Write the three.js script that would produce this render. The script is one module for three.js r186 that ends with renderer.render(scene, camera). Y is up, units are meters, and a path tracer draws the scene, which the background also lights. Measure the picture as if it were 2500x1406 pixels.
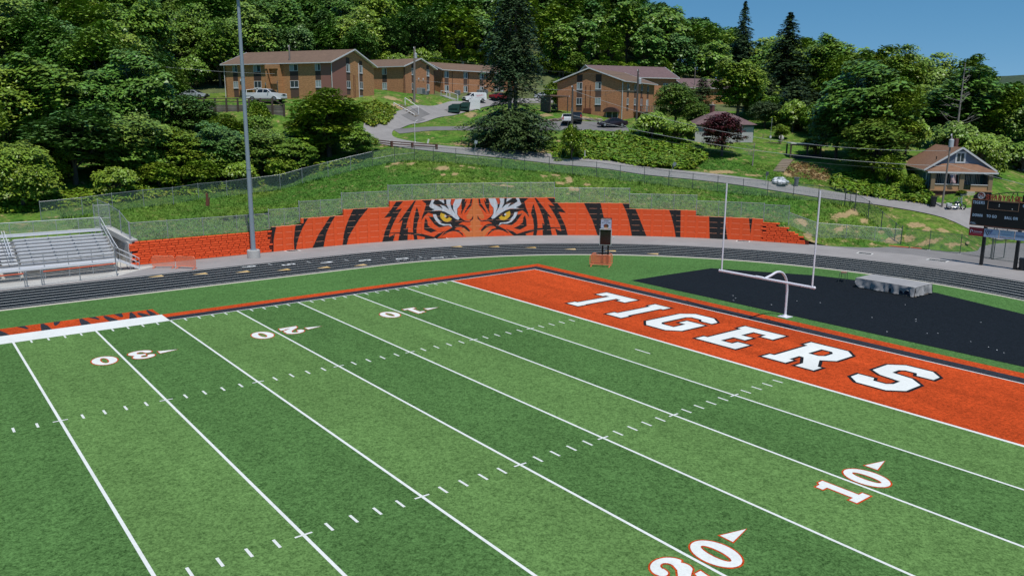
import * as THREE from 'three';
import { mergeGeometries, mergeVertices, toCreasedNormals } from 'three/addons/utils/BufferGeometryUtils.js';
import { RoundedBoxGeometry } from 'three/addons/geometries/RoundedBoxGeometry.js';

// ---------------------------------------------------------------- camera, sky, sun, exposure
const scene = new THREE.Scene();
const camera = new THREE.PerspectiveCamera(39.42, 1024 / 575, 0.5, 6000);
{
  const yaw = 0.6605, pit = -0.2079, rol = 0.006;
  camera.position.set(-36.928, 13.519, 55.899);
  const f = new THREE.Vector3(Math.sin(yaw) * Math.cos(pit), Math.sin(pit), -Math.cos(yaw) * Math.cos(pit));
  const r = new THREE.Vector3(Math.cos(yaw), 0, Math.sin(yaw)), u = r.clone().cross(f);
  camera.up.copy(u).multiplyScalar(Math.cos(rol)).addScaledVector(r, -Math.sin(rol));
  camera.lookAt(camera.position.clone().add(f));
}
const SUN = new THREE.Vector3(-0.125, 1, 0.43).normalize();
{
  const w = 512, h = 256, a = new Float32Array(w * h * 4);
  for (let j = 0; j < h; j++) for (let i = 0; i < w; i++) {
    const el = Math.max(0, Math.sin(((j + 0.5) / h - 0.5) * Math.PI));
    const t = Math.pow(1 - el, 5), t2 = Math.pow(1 - el, 24), k = (j * w + i) * 4;
    const mix = (z, m, o) => z + (m - z) * t + (o - m) * t2 * 0.8;
    a[k] = mix(0.038, 0.165, 0.36); a[k + 1] = mix(0.160, 0.430, 0.55); a[k + 2] = mix(0.370, 0.70, 0.72); a[k + 3] = 1;
  }
  const sky = new THREE.DataTexture(a, w, h, THREE.RGBAFormat, THREE.FloatType);
  sky.mapping = THREE.EquirectangularReflectionMapping; sky.magFilter = THREE.LinearFilter; sky.needsUpdate = true;
  scene.background = sky; scene.environment = sky;
}
const sun = new THREE.DirectionalLight(new THREE.Color().setRGB(1, 0.955, 0.89), 3.9);
sun.position.copy(SUN).multiplyScalar(300).add(new THREE.Vector3(20, 0, -30)); sun.target.position.set(20, 0, -30);
sun.castShadow = true; sun.shadow.mapSize.set(4096, 4096); sun.shadow.radius = 1;
Object.assign(sun.shadow.camera, { left: -180, right: 180, top: 180, bottom: -180, near: 10, far: 700 });
scene.add(sun, sun.target);
const EXPOSURE = 0.95;

// ---------------------------------------------------------------- helpers
function rand(seed) { let a = seed >>> 0; return () => { a = (a + 0x6D2B79F5) | 0; let t = Math.imul(a ^ (a >>> 15), 1 | a); t = (t + Math.imul(t ^ (t >>> 7), 61 | t)) ^ t; return ((t ^ (t >>> 14)) >>> 0) / 4294967296; }; }
const NT = (() => { const r = rand(20240607), a = new Float32Array(65536); for (let k = 0; k < 65536; k++) a[k] = r(); return a; })();
const hash2 = (x, y, s = 0) => NT[((y + s * 37) & 255) << 8 | ((x + s * 101) & 255)];
function vnoise(x, y, per = 0, s = 0) {            // value noise, periodic when per > 0
  const xi = Math.floor(x), yi = Math.floor(y), fx = x - xi, fy = y - yi, u = fx * fx * (3 - 2 * fx), v = fy * fy * (3 - 2 * fy);
  let x0 = xi, x1 = xi + 1, y0 = yi, y1 = yi + 1; if (per) { x0 %= per; x1 %= per; y0 %= per; y1 %= per; if (x0 < 0) x0 += per; if (x1 < 0) x1 += per; if (y0 < 0) y0 += per; if (y1 < 0) y1 += per; }
  const sx = s * 101, sy = s * 37, ra = ((y0 + sy) & 255) << 8, rb = ((y1 + sy) & 255) << 8, ca = (x0 + sx) & 255, cb = (x1 + sx) & 255, a = NT[ra | ca], b = NT[ra | cb], c = NT[rb | ca], d = NT[rb | cb];
  return a + (b - a) * u + (c - a) * v + (a - b - c + d) * u * v;
}
const fbm = (x, y, o = 4, s = 0) => { let t = 0, a = 0.5, f = 1; for (let k = 0; k < o; k++) { t += a * vnoise(x * f, y * f, 0, s + k); a *= 0.5; f *= 2.03; } return t / (1 - Math.pow(0.5, o)); };
const clamp = (x, a = 0, b = 1) => Math.min(b, Math.max(a, x)), lerp = (a, b, t) => a + (b - a) * t, smooth = (a, b, x) => { const t = clamp((x - a) / (b - a)); return t * t * (3 - 2 * t); };
const V = (x, y, z) => new THREE.Vector3(x, y, z);
const SRGB = Float32Array.from({ length: 4096 }, (_, i) => { const v = (i + 0.5) / 4096; return 255 * (v <= 0.0031308 ? 12.92 * v : 1.055 * Math.pow(v, 1 / 2.4) - 0.055); });
function tex(n, m, fn, srgb = true) {              // fn(x, y) -> [r, g, b] 0..1 linear reflectance when srgb
  const a = new Uint8Array(n * m * 4), e = v => srgb ? SRGB[Math.min(4095, Math.max(0, v * 4095 | 0))] : 255 * v;
  for (let j = 0; j < m; j++) for (let i = 0; i < n; i++) { const c = fn(i, j), k = (j * n + i) * 4; a[k] = clamp(e(c[0]), 0, 255); a[k + 1] = clamp(e(c[1]), 0, 255); a[k + 2] = clamp(e(c[2]), 0, 255); a[k + 3] = 255; }
  const t = new THREE.DataTexture(a, n, m, THREE.RGBAFormat); t.magFilter = THREE.LinearFilter; t.minFilter = THREE.LinearMipmapLinearFilter; t.generateMipmaps = true;
  t.wrapS = t.wrapT = THREE.RepeatWrapping; if (srgb) t.colorSpace = THREE.SRGBColorSpace; t.needsUpdate = true; return t;
}
function grain(n, octaves, c, amp, seed) {         // tileable multi-octave grain round the colour c
  return tex(n, n, (i, j) => { let v = 0, w = 0; for (const [p, a] of octaves) { v += a * (vnoise(i * p / n, j * p / n, p, seed + p) - 0.5); w += a; } v = v / w * amp * 2; return [c[0] * (1 + v), c[1] * (1 + v), c[2] * (1 + v)]; });
}
const lin = (r, g, b) => new THREE.Color().setRGB(r, g, b);
const matte = (o, s = 0.15) => new THREE.MeshPhysicalMaterial({ roughness: 0.95, specularIntensity: s, side: THREE.DoubleSide, ...o });
const mat = (c, roughness = 0.8, o = {}) => new THREE.MeshStandardMaterial({ color: lin(...c), roughness, metalness: 0, side: THREE.DoubleSide, ...o });
const used = new Map();
function numbered(n) { const k = used.get(n) || 0; used.set(n, k + 1); return k ? `${n}_${String(k).padStart(3, '0')}` : n; }
function shade(o) { o.traverse(m => { if (m.isMesh) { m.castShadow = true; m.receiveShadow = true; } }); return o; }
function tag(o, label, category, group) { o.userData.label = label; o.userData.category = category; if (group) o.userData.group = group; return o; }
function thing(name, label, category, pos = [0, 0, 0], turn = 0, group) { const g = new THREE.Group(); g.name = numbered(name); g.position.set(...pos); g.rotation.y = turn; tag(g, label, category, group); scene.add(g); return g; }
function part(parent, name, geo, m, label) { const o = new THREE.Mesh(Array.isArray(geo) ? join(geo) : geo, m); o.name = name; o.castShadow = o.receiveShadow = true; if (label) o.userData.label = label; parent.add(o); return o; }
function single(name, label, category, geo, m, group) { const o = part(scene, numbered(name), geo, m); return tag(o, label, category, group); }
function setting(name, geo, m) { const o = geo ? part(scene, numbered(name), geo, m) : new THREE.Group(); if (!geo) { o.name = numbered(name); scene.add(o); } o.userData.kind = 'structure'; return o; }
function stuff(o, name, label, category) { o.name = numbered(name); o.userData = { kind: 'stuff', label, category }; o.castShadow = o.receiveShadow = true; scene.add(o); return o; }
function copyOf(o, pos, turn = 0, scl = 1, label) { const c = o.clone(); c.name = numbered(o.name.replace(/_\d{3}$/, '')); c.userData = { ...o.userData }; if (label) c.userData.label = label; c.position.set(...pos); c.rotation.y = turn; if (Array.isArray(scl)) c.scale.set(...scl); else c.scale.setScalar(scl); scene.add(c); return c; }
function join(list) { const keep = ['position', 'normal', 'uv'], a = list.map(g => { const q = g.index ? g.toNonIndexed() : g; if (!q.attributes.normal) q.computeVertexNormals(); if (!q.attributes.uv) q.setAttribute('uv', new THREE.BufferAttribute(new Float32Array(q.attributes.position.count * 2), 2)); for (const k of Object.keys(q.attributes)) if (!keep.includes(k)) q.deleteAttribute(k); return q; }); return a.length > 1 ? mergeGeometries(a) : a[0]; }
const box = (w, h, d, x = 0, y = 0, z = 0) => new THREE.BoxGeometry(w, h, d).translate(x, y, z);
const rbox = (w, h, d, r, x = 0, y = 0, z = 0) => new RoundedBoxGeometry(w, h, d, 1, r).translate(x, y, z);
function bar(a, b, r, n = 6, r2 = r) {             // cylinder from a to b
  const A = V(...a), B = V(...b), L = A.distanceTo(B), g = new THREE.CylinderGeometry(r2, r, L, n, 1);
  return g.translate(0, L / 2, 0).applyQuaternion(new THREE.Quaternion().setFromUnitVectors(V(0, 1, 0), B.clone().sub(A).normalize())).translate(A.x, A.y, A.z);
}
function beam(a, b, w, h) {                        // rectangular beam from a to b
  const A = V(...a), B = V(...b), L = A.distanceTo(B), m = new THREE.Matrix4().lookAt(A, B, Math.abs(B.y - A.y) / L > 0.99 ? V(1, 0, 0) : V(0, 1, 0));
  return new THREE.BoxGeometry(w, h, L).applyMatrix4(m).translate((A.x + B.x) / 2, (A.y + B.y) / 2, (A.z + B.z) / 2);
}
const tubeOf = (pts, r, n = 6, seg = 24, closed = false) => new THREE.TubeGeometry(new THREE.CatmullRomCurve3(pts.map(p => V(...p)), closed), seg, r, n, closed);
function extrude(pts, depth, bevel = 0) { const s = new THREE.Shape(pts.map(p => new THREE.Vector2(p[0], p[1]))); return new THREE.ExtrudeGeometry(s, { depth, bevelEnabled: bevel > 0, bevelSize: bevel, bevelThickness: bevel, bevelSegments: 1, curveSegments: 8 }); }
function quadGeo(rows, uvScale = 1) {              // grid of points [[V3..]..] -> surface with uv in metres from x, z
  const n = rows.length, m = rows[0].length, p = [], uv = [], idx = [];
  for (const r of rows) for (const q of r) { p.push(q.x, q.y, q.z); uv.push(q.x * uvScale, q.z * uvScale); }
  for (let i = 0; i < n - 1; i++) for (let j = 0; j < m - 1; j++) { const a = i * m + j; idx.push(a, a + 1, a + m, a + 1, a + m + 1, a + m); }
  const g = new THREE.BufferGeometry(); g.setAttribute('position', new THREE.Float32BufferAttribute(p, 3)); g.setAttribute('uv', new THREE.Float32BufferAttribute(uv, 2)); g.setIndex(idx); g.computeVertexNormals();
  const nn = g.attributes.normal; let s = 0; for (let k = 0; k < nn.count; k++) s += nn.getY(k); if (s < 0) { for (let k = 0; k < idx.length; k += 3) { const t = idx[k]; idx[k] = idx[k + 1]; idx[k + 1] = t; } g.setIndex(idx); g.computeVertexNormals(); }
  return g;
}
function flatPoly(pts, y, holes = [], uvScale = 1) { // polygon in x, z laid flat
  const s = new THREE.Shape(pts.map(p => new THREE.Vector2(p[0], -p[1]))); for (const h of holes) s.holes.push(new THREE.Path(h.map(p => new THREE.Vector2(p[0], -p[1]))));
  const g = new THREE.ShapeGeometry(s).rotateX(-Math.PI / 2).translate(0, y, 0), p = g.attributes.position, uv = g.attributes.uv;
  for (let k = 0; k < p.count; k++) uv.setXY(k, p.getX(k) * uvScale, p.getZ(k) * uvScale); return g;
}
// surveyed coordinates, in metres
const MURAL=[["k",[[8.72,4.4],[9.51,4.4],[8.6,3.43],[9.37,3.62],[8.83,2.85],[8.28,1.91],[7.89,1.06],[7.76,0.47],[8.51,0.79],[8.22,-0.07],[6.97,-0.03],[7.29,1.1],[7.73,2.03],[8.13,2.77],[7.27,2.65],[8.13,3.61]]],["k",[[27.37,4.4],[26.58,4.4],[27.49,3.43],[26.72,3.62],[27.26,2.85],[27.81,1.91],[28.2,1.06],[28.33,0.47],[27.58,0.79],[27.87,-0.07],[29.12,-0.03],[28.8,1.1],[28.36,2.03],[27.96,2.77],[28.82,2.65],[27.96,3.61]]],["k",[[10.85,4.44],[11.02,4.43],[10.47,3.37],[10.01,2.24],[9.78,1.32],[10.04,1.45],[9.94,-0.11],[8.85,-0.06],[9.07,1.04],[9.41,2.31],[8.9,1.99],[9.5,2.77],[9.99,3.39]]],["k",[[25.24,4.44],[25.07,4.43],[25.62,3.37],[26.08,2.24],[26.31,1.32],[26.05,1.45],[26.15,-0.11],[27.24,-0.06],[27.02,1.04],[26.68,2.31],[27.19,1.99],[26.59,2.77],[26.1,3.39]]],["k",[[11.1,3.71],[11.24,3.38],[11.42,2.59],[11.17,2.0],[11.03,1.16],[11.04,0.6],[11.13,-0.06],[10.74,-0.06],[10.65,0.53],[10.59,1.19],[10.74,2.39],[10.92,3.03]]],["k",[[24.99,3.71],[24.85,3.38],[24.67,2.59],[24.92,2.0],[25.06,1.16],[25.05,0.6],[24.96,-0.06],[25.35,-0.06],[25.44,0.53],[25.5,1.19],[25.35,2.39],[25.17,3.03]]],["k",[[11.72,4.41],[12.9,4.44],[16.5,4.47],[16.25,3.77],[15.91,3.31],[15.93,2.65],[16.19,2.36],[16.7,1.96],[17.43,1.85],[17.78,2.17],[17.33,1.78],[16.51,1.8],[15.99,1.51],[16.5,1.47],[16.94,1.29],[17.33,0.85],[17.57,0.17],[17.13,0.66],[16.74,1.06],[16.31,1.22],[15.82,1.19],[15.52,0.96],[16.06,0.84],[16.5,0.4],[16.64,0.08],[16.2,0.51],[15.72,0.74],[15.28,0.78],[14.79,0.66],[14.0,0.27],[14.4,0.72],[15.28,1.21],[14.84,1.39],[13.72,1.25],[13.15,1.67],[12.43,2.64],[13.01,2.48],[12.99,2.83],[12.44,3.01],[12.0,2.66],[11.63,2.16],[11.76,2.71],[12.01,3.26],[12.22,4.02]]],["k",[[24.37,4.41],[23.19,4.44],[19.59,4.47],[19.84,3.77],[20.18,3.31],[20.16,2.65],[19.9,2.36],[19.39,1.96],[18.66,1.85],[18.31,2.17],[18.76,1.78],[19.58,1.8],[20.1,1.51],[19.59,1.47],[19.15,1.29],[18.76,0.85],[18.52,0.17],[18.96,0.66],[19.35,1.06],[19.78,1.22],[20.27,1.19],[20.57,0.96],[20.03,0.84],[19.59,0.4],[19.45,0.08],[19.89,0.51],[20.37,0.74],[20.81,0.78],[21.3,0.66],[22.09,0.27],[21.69,0.72],[20.81,1.21],[21.25,1.39],[22.37,1.25],[22.94,1.67],[23.66,2.64],[23.08,2.48],[23.1,2.83],[23.65,3.01],[24.09,2.66],[24.46,2.16],[24.33,2.71],[24.08,3.26],[23.87,4.02]]],["k",[[12.12,2.42],[12.35,2.04],[12.37,1.57],[12.8,1.22],[13.19,1.01],[13.48,0.91],[12.72,0.7],[11.92,1.12],[11.96,1.77]]],["k",[[23.97,2.42],[23.74,2.04],[23.72,1.57],[23.29,1.22],[22.9,1.01],[22.61,0.91],[23.37,0.7],[24.17,1.12],[24.13,1.77]]],["k",[[6.85,0.81],[7.82,0.93],[8.78,0.94],[9.74,0.91],[10.71,0.81],[11.67,0.62],[12.45,0.39],[13.08,0.19],[13.62,0.57],[14.45,0.84],[13.51,0.05],[13.17,-0.07],[11.9,-0.05],[12.05,0.2],[11.43,0.39],[10.7,0.57],[9.74,0.72],[8.78,0.82],[7.82,0.86]]],["k",[[29.24,0.81],[28.27,0.93],[27.31,0.94],[26.35,0.91],[25.38,0.81],[24.42,0.62],[23.64,0.39],[23.01,0.19],[22.47,0.57],[21.64,0.84],[22.58,0.05],[22.92,-0.07],[24.19,-0.05],[24.04,0.2],[24.66,0.39],[25.39,0.57],[26.35,0.72],[27.31,0.82],[28.27,0.86]]],["l",[[17.81,4.44],[18.08,4.44],[18.06,-0.04],[16.98,-0.03],[16.69,0.44],[16.21,0.89],[16.65,1.11],[17.28,0.61],[17.67,0.88],[17.23,1.23],[17.48,1.42],[17.43,1.75],[17.75,2.12],[17.78,2.41],[17.29,2.04],[17.0,2.14],[17.0,2.48],[17.34,3.08],[17.69,3.74]]],["l",[[18.28,4.44],[18.01,4.44],[18.03,-0.04],[19.11,-0.03],[19.4,0.44],[19.88,0.89],[19.44,1.11],[18.81,0.61],[18.42,0.88],[18.86,1.23],[18.61,1.42],[18.66,1.75],[18.34,2.12],[18.31,2.41],[18.8,2.04],[19.09,2.14],[19.09,2.48],[18.75,3.08],[18.4,3.74]]],["k",[[16.5,4.47],[16.86,4.46],[16.76,4.0],[17.03,4.32],[16.86,3.66],[16.32,2.64],[16.42,3.3],[16.37,3.91]]],["k",[[19.59,4.47],[19.23,4.46],[19.33,4.0],[19.06,4.32],[19.23,3.66],[19.77,2.64],[19.67,3.3],[19.72,3.91]]],["k",[[17.52,4.45],[17.68,4.45],[17.59,3.69],[17.2,3.28],[16.71,2.72],[16.86,3.1],[17.39,3.89]]],["k",[[18.57,4.45],[18.41,4.45],[18.5,3.69],[18.89,3.28],[19.38,2.72],[19.23,3.1],[18.7,3.89]]],["k",[[17.78,2.5],[17.78,2.12],[17.43,1.82],[16.85,1.81],[17.34,1.9],[17.6,2.13]]],["k",[[18.31,2.5],[18.31,2.12],[18.66,1.82],[19.24,1.81],[18.75,1.9],[18.49,2.13]]],["w",[[12.87,4.47],[13.26,4.46],[13.01,4.04],[14.19,3.39],[13.81,3.89],[14.43,3.69],[14.91,3.27],[14.63,3.82],[14.59,4.45],[15.17,4.46],[15.07,4.0],[15.21,3.43],[15.64,2.76],[15.4,3.33],[15.4,3.85],[15.65,4.45],[16.5,4.47],[16.25,3.77],[15.88,3.31],[15.88,2.7],[16.17,2.22],[16.02,2.03],[15.73,2.14],[15.1,2.63],[14.43,3.03],[13.85,3.19],[12.73,3.19],[13.22,3.33],[12.74,3.56],[12.55,3.75],[12.7,4.02]]],["w",[[23.22,4.47],[22.83,4.46],[23.08,4.04],[21.9,3.39],[22.28,3.89],[21.66,3.69],[21.18,3.27],[21.46,3.82],[21.5,4.45],[20.92,4.46],[21.02,4.0],[20.88,3.43],[20.45,2.76],[20.69,3.33],[20.69,3.85],[20.44,4.45],[19.59,4.47],[19.84,3.77],[20.21,3.31],[20.21,2.7],[19.92,2.22],[20.07,2.03],[20.36,2.14],[20.99,2.63],[21.66,3.03],[22.24,3.19],[23.36,3.19],[22.87,3.33],[23.35,3.56],[23.54,3.75],[23.39,4.02]]],["w",[[13.62,4.45],[14.3,4.45],[14.36,3.97]]],["w",[[22.47,4.45],[21.79,4.45],[21.73,3.97]]],["o",[[15.19,4.46],[15.65,4.45],[15.45,3.98],[15.33,3.71],[15.11,3.95]]],["o",[[20.9,4.46],[20.44,4.45],[20.64,3.98],[20.76,3.71],[20.98,3.95]]],["w",[[12.99,2.8],[13.38,2.79],[13.54,2.36],[13.83,2.02],[14.12,1.89],[13.78,1.95],[14.02,1.73],[14.41,1.62],[15.09,1.59],[15.31,1.21],[14.89,1.46],[14.21,1.44],[13.73,1.65],[13.3,2.09],[13.06,2.52]]],["w",[[23.1,2.8],[22.71,2.79],[22.55,2.36],[22.26,2.02],[21.97,1.89],[22.31,1.95],[22.07,1.73],[21.68,1.62],[21.0,1.59],[20.78,1.21],[21.2,1.46],[21.88,1.44],[22.36,1.65],[22.79,2.09],[23.03,2.52]]],["y",[[13.94,2.96],[14.42,2.75],[14.61,2.6],[14.42,2.47],[14.56,2.27],[14.81,2.31],[14.9,2.45],[15.27,2.18],[15.05,1.93],[14.65,1.85],[14.27,1.96],[13.93,2.3],[13.84,2.63]]],["y",[[22.15,2.96],[21.67,2.75],[21.48,2.6],[21.67,2.47],[21.53,2.27],[21.28,2.31],[21.19,2.45],[20.82,2.18],[21.04,1.93],[21.44,1.85],[21.82,1.96],[22.16,2.3],[22.25,2.63]]],["w",[[14.35,2.61],[14.49,2.68],[14.61,2.6],[14.61,2.46],[14.49,2.41],[14.37,2.47]]],["w",[[21.74,2.61],[21.6,2.68],[21.48,2.6],[21.48,2.46],[21.6,2.41],[21.72,2.47]]],["k",[[-5.58,2.56],[-4.89,2.65],[-5.11,1.99],[-5.29,1.19],[-5.37,-0.02],[-5.48,-0.04],[-5.55,1.11]]],["k",[[-2.83,2.65],[-1.96,2.7],[-1.93,3.33],[-1.38,3.29],[-2.13,2.19],[-2.59,1.23],[-2.83,0.48],[-2.94,-0.03],[-3.12,-0.02],[-3.13,1.0],[-3.0,1.87]]],["k",[[1.16,3.34],[1.7,3.33],[0.93,2.18],[0.54,1.42],[0.29,0.59],[0.14,-0.04],[-1.1,-0.01],[-0.42,1.27],[0.4,2.33]]],["k",[[3.76,3.92],[5.51,3.91],[4.38,2.68],[3.68,1.75],[3.1,0.88],[2.8,-0.08],[2.34,-0.04],[2.51,1.04],[2.79,1.99],[3.18,2.81]]],["k",[[30.93,3.86],[32.89,3.87],[33.35,2.08],[33.44,1.2],[33.21,-0.18],[32.73,-0.18],[32.0,1.8],[31.36,3.02]]],["k",[[35.44,3.9],[36.28,3.92],[36.3,3.24],[37.0,3.25],[37.59,1.95],[38.47,-0.11],[36.76,-0.15],[36.32,1.78],[35.95,2.86]]],["k",[[40.88,3.24],[42.24,3.28],[42.36,-0.08],[41.86,-0.1],[41.53,1.38],[41.21,2.44]]],["k",[[45.5,2.62],[47.21,2.69],[47.41,1.64],[47.72,-0.12],[45.73,-0.23]]],["k",[[49.93,2.64],[50.34,2.66],[50.24,0.79]]]];
const FENCE_LINE=[[-24.87,2.98,-38.04],[-21.06,3.46,-37.8],[-18.09,3.49,-38.09],[-14.66,3.56,-39.32],[-11.19,3.61,-40.53],[-7.63,3.58,-42.93],[-3.9,3.79,-43.97],[-0.67,3.91,-44.08],[2.55,4.4,-43.0],[5.27,5.1,-42.37],[8.21,5.95,-40.96],[11.05,6.57,-40.21],[13.85,7.21,-39.5],[16.47,7.78,-38.27],[18.58,7.95,-36.67],[20.25,7.83,-34.7],[22.28,7.67,-32.43],[24.55,7.53,-30.63],[26.64,7.16,-28.26],[28.66,7.0,-26.0],[31.14,6.76,-24.01],[33.14,6.39,-21.71],[35.53,6.15,-19.79],[37.54,5.85,-17.5],[39.94,5.51,-15.54],[42.0,5.21,-13.22],[43.95,4.86,-10.96],[46.0,4.56,-8.64],[47.65,4.32,-6.0],[49.62,4.18,-3.79],[51.23,3.95,-1.18],[52.71,3.77,1.31],[52.39,3.61,4.99],[51.87,3.31,6.6],[51.51,2.57,8.47],[51.09,1.58,10.35],[50.65,0.45,12.24],[50.54,0.11,13.03]];
const ROAD_LINE=[[68.25,1.29,18.57],[64.95,1.96,17.12],[61.84,2.52,15.21],[61.23,2.98,12.67],[59.86,3.53,6.93],[58.03,3.89,1.52],[55.98,4.61,-4.79],[53.33,5.38,-10.29],[45.72,6.41,-21.0],[38.97,7.51,-29.77],[35.14,8.13,-34.21],[30.0,8.67,-39.0],[26.19,9.16,-42.74],[23.8,9.66,-46.67],[22.54,10.21,-51.02],[23.52,11.01,-55.66],[28.3,11.98,-61.26],[36.64,13.35,-66.8],[45.15,14.48,-70.83],[52.28,15.47,-74.62],[60.93,16.4,-78.51],[72.66,17.02,-79.91],[84.35,17.38,-78.69]];
const LOT_LINE=[[27.22,11.33,-57.39],[30.62,11.77,-56.82],[33.77,11.97,-55.72],[39.54,11.93,-52.51],[46.47,12.03,-48.45],[53.52,12.33,-44.35],[60.43,12.32,-38.98]];
const GROUND_POINTS=[[-24.87,2.98,-38.04],[-18.09,3.49,-38.09],[-11.19,3.61,-40.53],[-3.9,3.79,-43.97],[2.55,4.4,-43.0],[8.21,5.95,-40.96],[13.85,7.21,-39.5],[18.58,7.95,-36.67],[22.28,7.67,-32.43],[26.64,7.16,-28.26],[31.14,6.76,-24.01],[35.53,6.15,-19.79],[39.94,5.51,-15.54],[43.95,4.86,-10.96],[47.65,4.32,-6.0],[51.23,3.95,-1.18],[52.71,3.77,1.31],[52.39,3.61,4.99],[51.87,3.31,6.6],[51.51,2.57,8.47],[51.09,1.58,10.35],[50.65,0.45,12.24],[50.54,0.11,13.03],[68.25,1.29,18.57],[64.95,1.96,17.12],[61.84,2.52,15.21],[61.23,2.98,12.67],[59.86,3.53,6.93],[58.03,3.89,1.52],[55.98,4.61,-4.79],[53.33,5.38,-10.29],[45.72,6.41,-21.0],[38.97,7.51,-29.77],[35.14,8.13,-34.21],[30.0,8.67,-39.0],[26.19,9.16,-42.74],[23.8,9.66,-46.67],[22.54,10.21,-51.02],[23.52,11.01,-55.66],[28.3,11.98,-61.26],[36.64,13.35,-66.8],[45.15,14.48,-70.83],[52.28,15.47,-74.62],[60.93,16.4,-78.51],[72.66,17.02,-79.91],[84.35,17.38,-78.69],[30.62,11.77,-56.82],[33.77,11.97,-55.72],[39.54,11.93,-52.51],[46.47,12.03,-48.45],[53.52,12.33,-44.35],[60.43,12.32,-38.98],[53.19,13.08,-51.28],[59.26,13.12,-46.57],[58.8,14.21,-52.4],[62.09,14.97,-59.1],[63.48,15.63,-67.26],[67.51,13.07,-46.62],[78.11,13.61,-48.88],[10.45,16.54,-86.69],[17.65,16.38,-75.89],[21.53,16.01,-67.6],[31.46,16.21,-70.28],[22.36,15.07,-61.52],[9.62,15.68,-72.88],[13.8,15.57,-68.3],[7.45,16.57,-92.92],[7.47,13.1,-67.38],[11.17,12.83,-63.79],[3.26,13.49,-73.35],[42.38,17.53,-77.69],[51.53,17.82,-83.6],[65.41,17.94,-83.2],[40.23,16.24,-72.54],[51.16,16.86,-77.16],[29.23,13.79,-64.9],[19.99,10.91,-55.79],[37.64,15.32,-69.78],[72.65,10.11,-23.71],[66.14,9.84,-27.41],[59.75,7.35,-16.18],[65.71,8.09,-15.63],[52.83,10.77,-34.11],[47.51,8.88,-28.69],[53.65,7.82,-22.33],[57.75,10.19,-30.14],[44.68,10.24,-34.48],[36.14,9.66,-38.37],[38.47,10.75,-41.38],[33.56,10.41,-45.11],[29.54,10.64,-50.23],[71.78,8.4,-14.88],[73.79,8.2,-8.08],[63.14,5.68,-3.39],[63.25,4.55,3.47],[75.12,8.65,-3.29],[66.36,5.09,11.56],[63.68,3.73,12.43],[68.42,5.1,14.46],[67.39,3.81,15.94],[87.77,6.62,9.67],[69.52,6.0,6.01],[53.11,1.54,13.87],[53.24,0.82,17.39],[54.05,0.47,18.76],[55.48,1.93,14.95],[2.72,7.16,-55.25],[8.1,7.93,-53.87],[-5.3,6.28,-56.07],[-15.43,6.69,-54.99],[-22.3,6.52,-53.82],[-26.92,5.06,-50.54],[-9.39,9.7,-70.51],[-15.07,12.47,-82.14],[-22.93,12.46,-81.77],[12.25,8.29,-49.45],[2.12,23.83,-117.12],[-7.73,31.8,-139.84],[15.87,21.07,-112.17],[41.79,28.28,-132.78],[55.77,29.73,-128.78],[73.03,31.67,-128.83],[95.72,32.69,-124.42],[112.91,31.74,-110.81],[121.73,28.27,-96.57],[129.34,20.04,-81.98],[28.0,65.39,-218.11],[79.29,69.5,-218.19],[133.92,68.21,-201.3],[166.95,52.27,-171.38],[193.81,33.69,-145.55],[198.21,20.88,-112.82],[204.45,14.63,-93.36],[117.63,15.49,-44.56],[98.87,15.3,-46.15],[156.87,14.93,-52.76],[225.39,14.81,-64.21],[301.93,14.5,-69.37],[140.17,10.82,-12.87],[109.49,10.4,-10.71],[-45,2.2,-32],[-60,2.5,-32],[-45,9,-60],[-70,8,-60],[-60,40,-130],[-90,30,-110],[-30,3,-34],[-36,2.6,-29],[110,-0.4,30],[110,-0.5,60],[80,-0.5,50],[60,-0.5,45],[60,-0.5,24],[85,-0.5,34],[62,-0.35,18.9],[57,-0.3,19],[64,-0.4,21],[56,-0.5,23],[60,-0.5,28],[66,-0.5,26],[70,-0.5,36],[54,-0.4,20],[54,-0.5,26],[50.5,-0.3,18],[51,-0.5,24],[48.5,-0.3,20],[49,-0.5,30],[72,-0.3,24],[150,0,-10],[250,0,-30],[300,5,-150],[60,70,-300],[0,95,-300],[-80,100,-260],[150,28,-260],[-17.48,2.08,-24.0],[-13.05,2.08,-24.0],[-8.62,2.08,-24.0],[-5.6,2.48,-24.0],[-4.0,2.48,-24.0],[-2.0,3.1,-24.0],[0.42,3.1,-23.98],[2.98,3.72,-23.84],[5.67,3.72,-23.54],[9.43,4.34,-22.86],[14.2,4.34,-21.55],[18.82,4.34,-19.76],[23.22,4.34,-17.5],[27.17,3.72,-14.95],[30.67,3.72,-12.2],[33.71,3.1,-9.33],[36.31,3.1,-6.43],[38.64,2.46,-3.37],[40.7,2.46,-0.18],[42.15,1.9,2.91],[42.8,1.2,4.28],[43.41,0.5,5.66],[43.98,0.12,7.07],[44.82,-0.05,9.44],[45.91,-0.3,13.32],[46.67,-0.4,17.28],[47.19,-0.5,23.31],[46.7,-0.5,31.35],[43.08,-0.5,43.91]];
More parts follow.
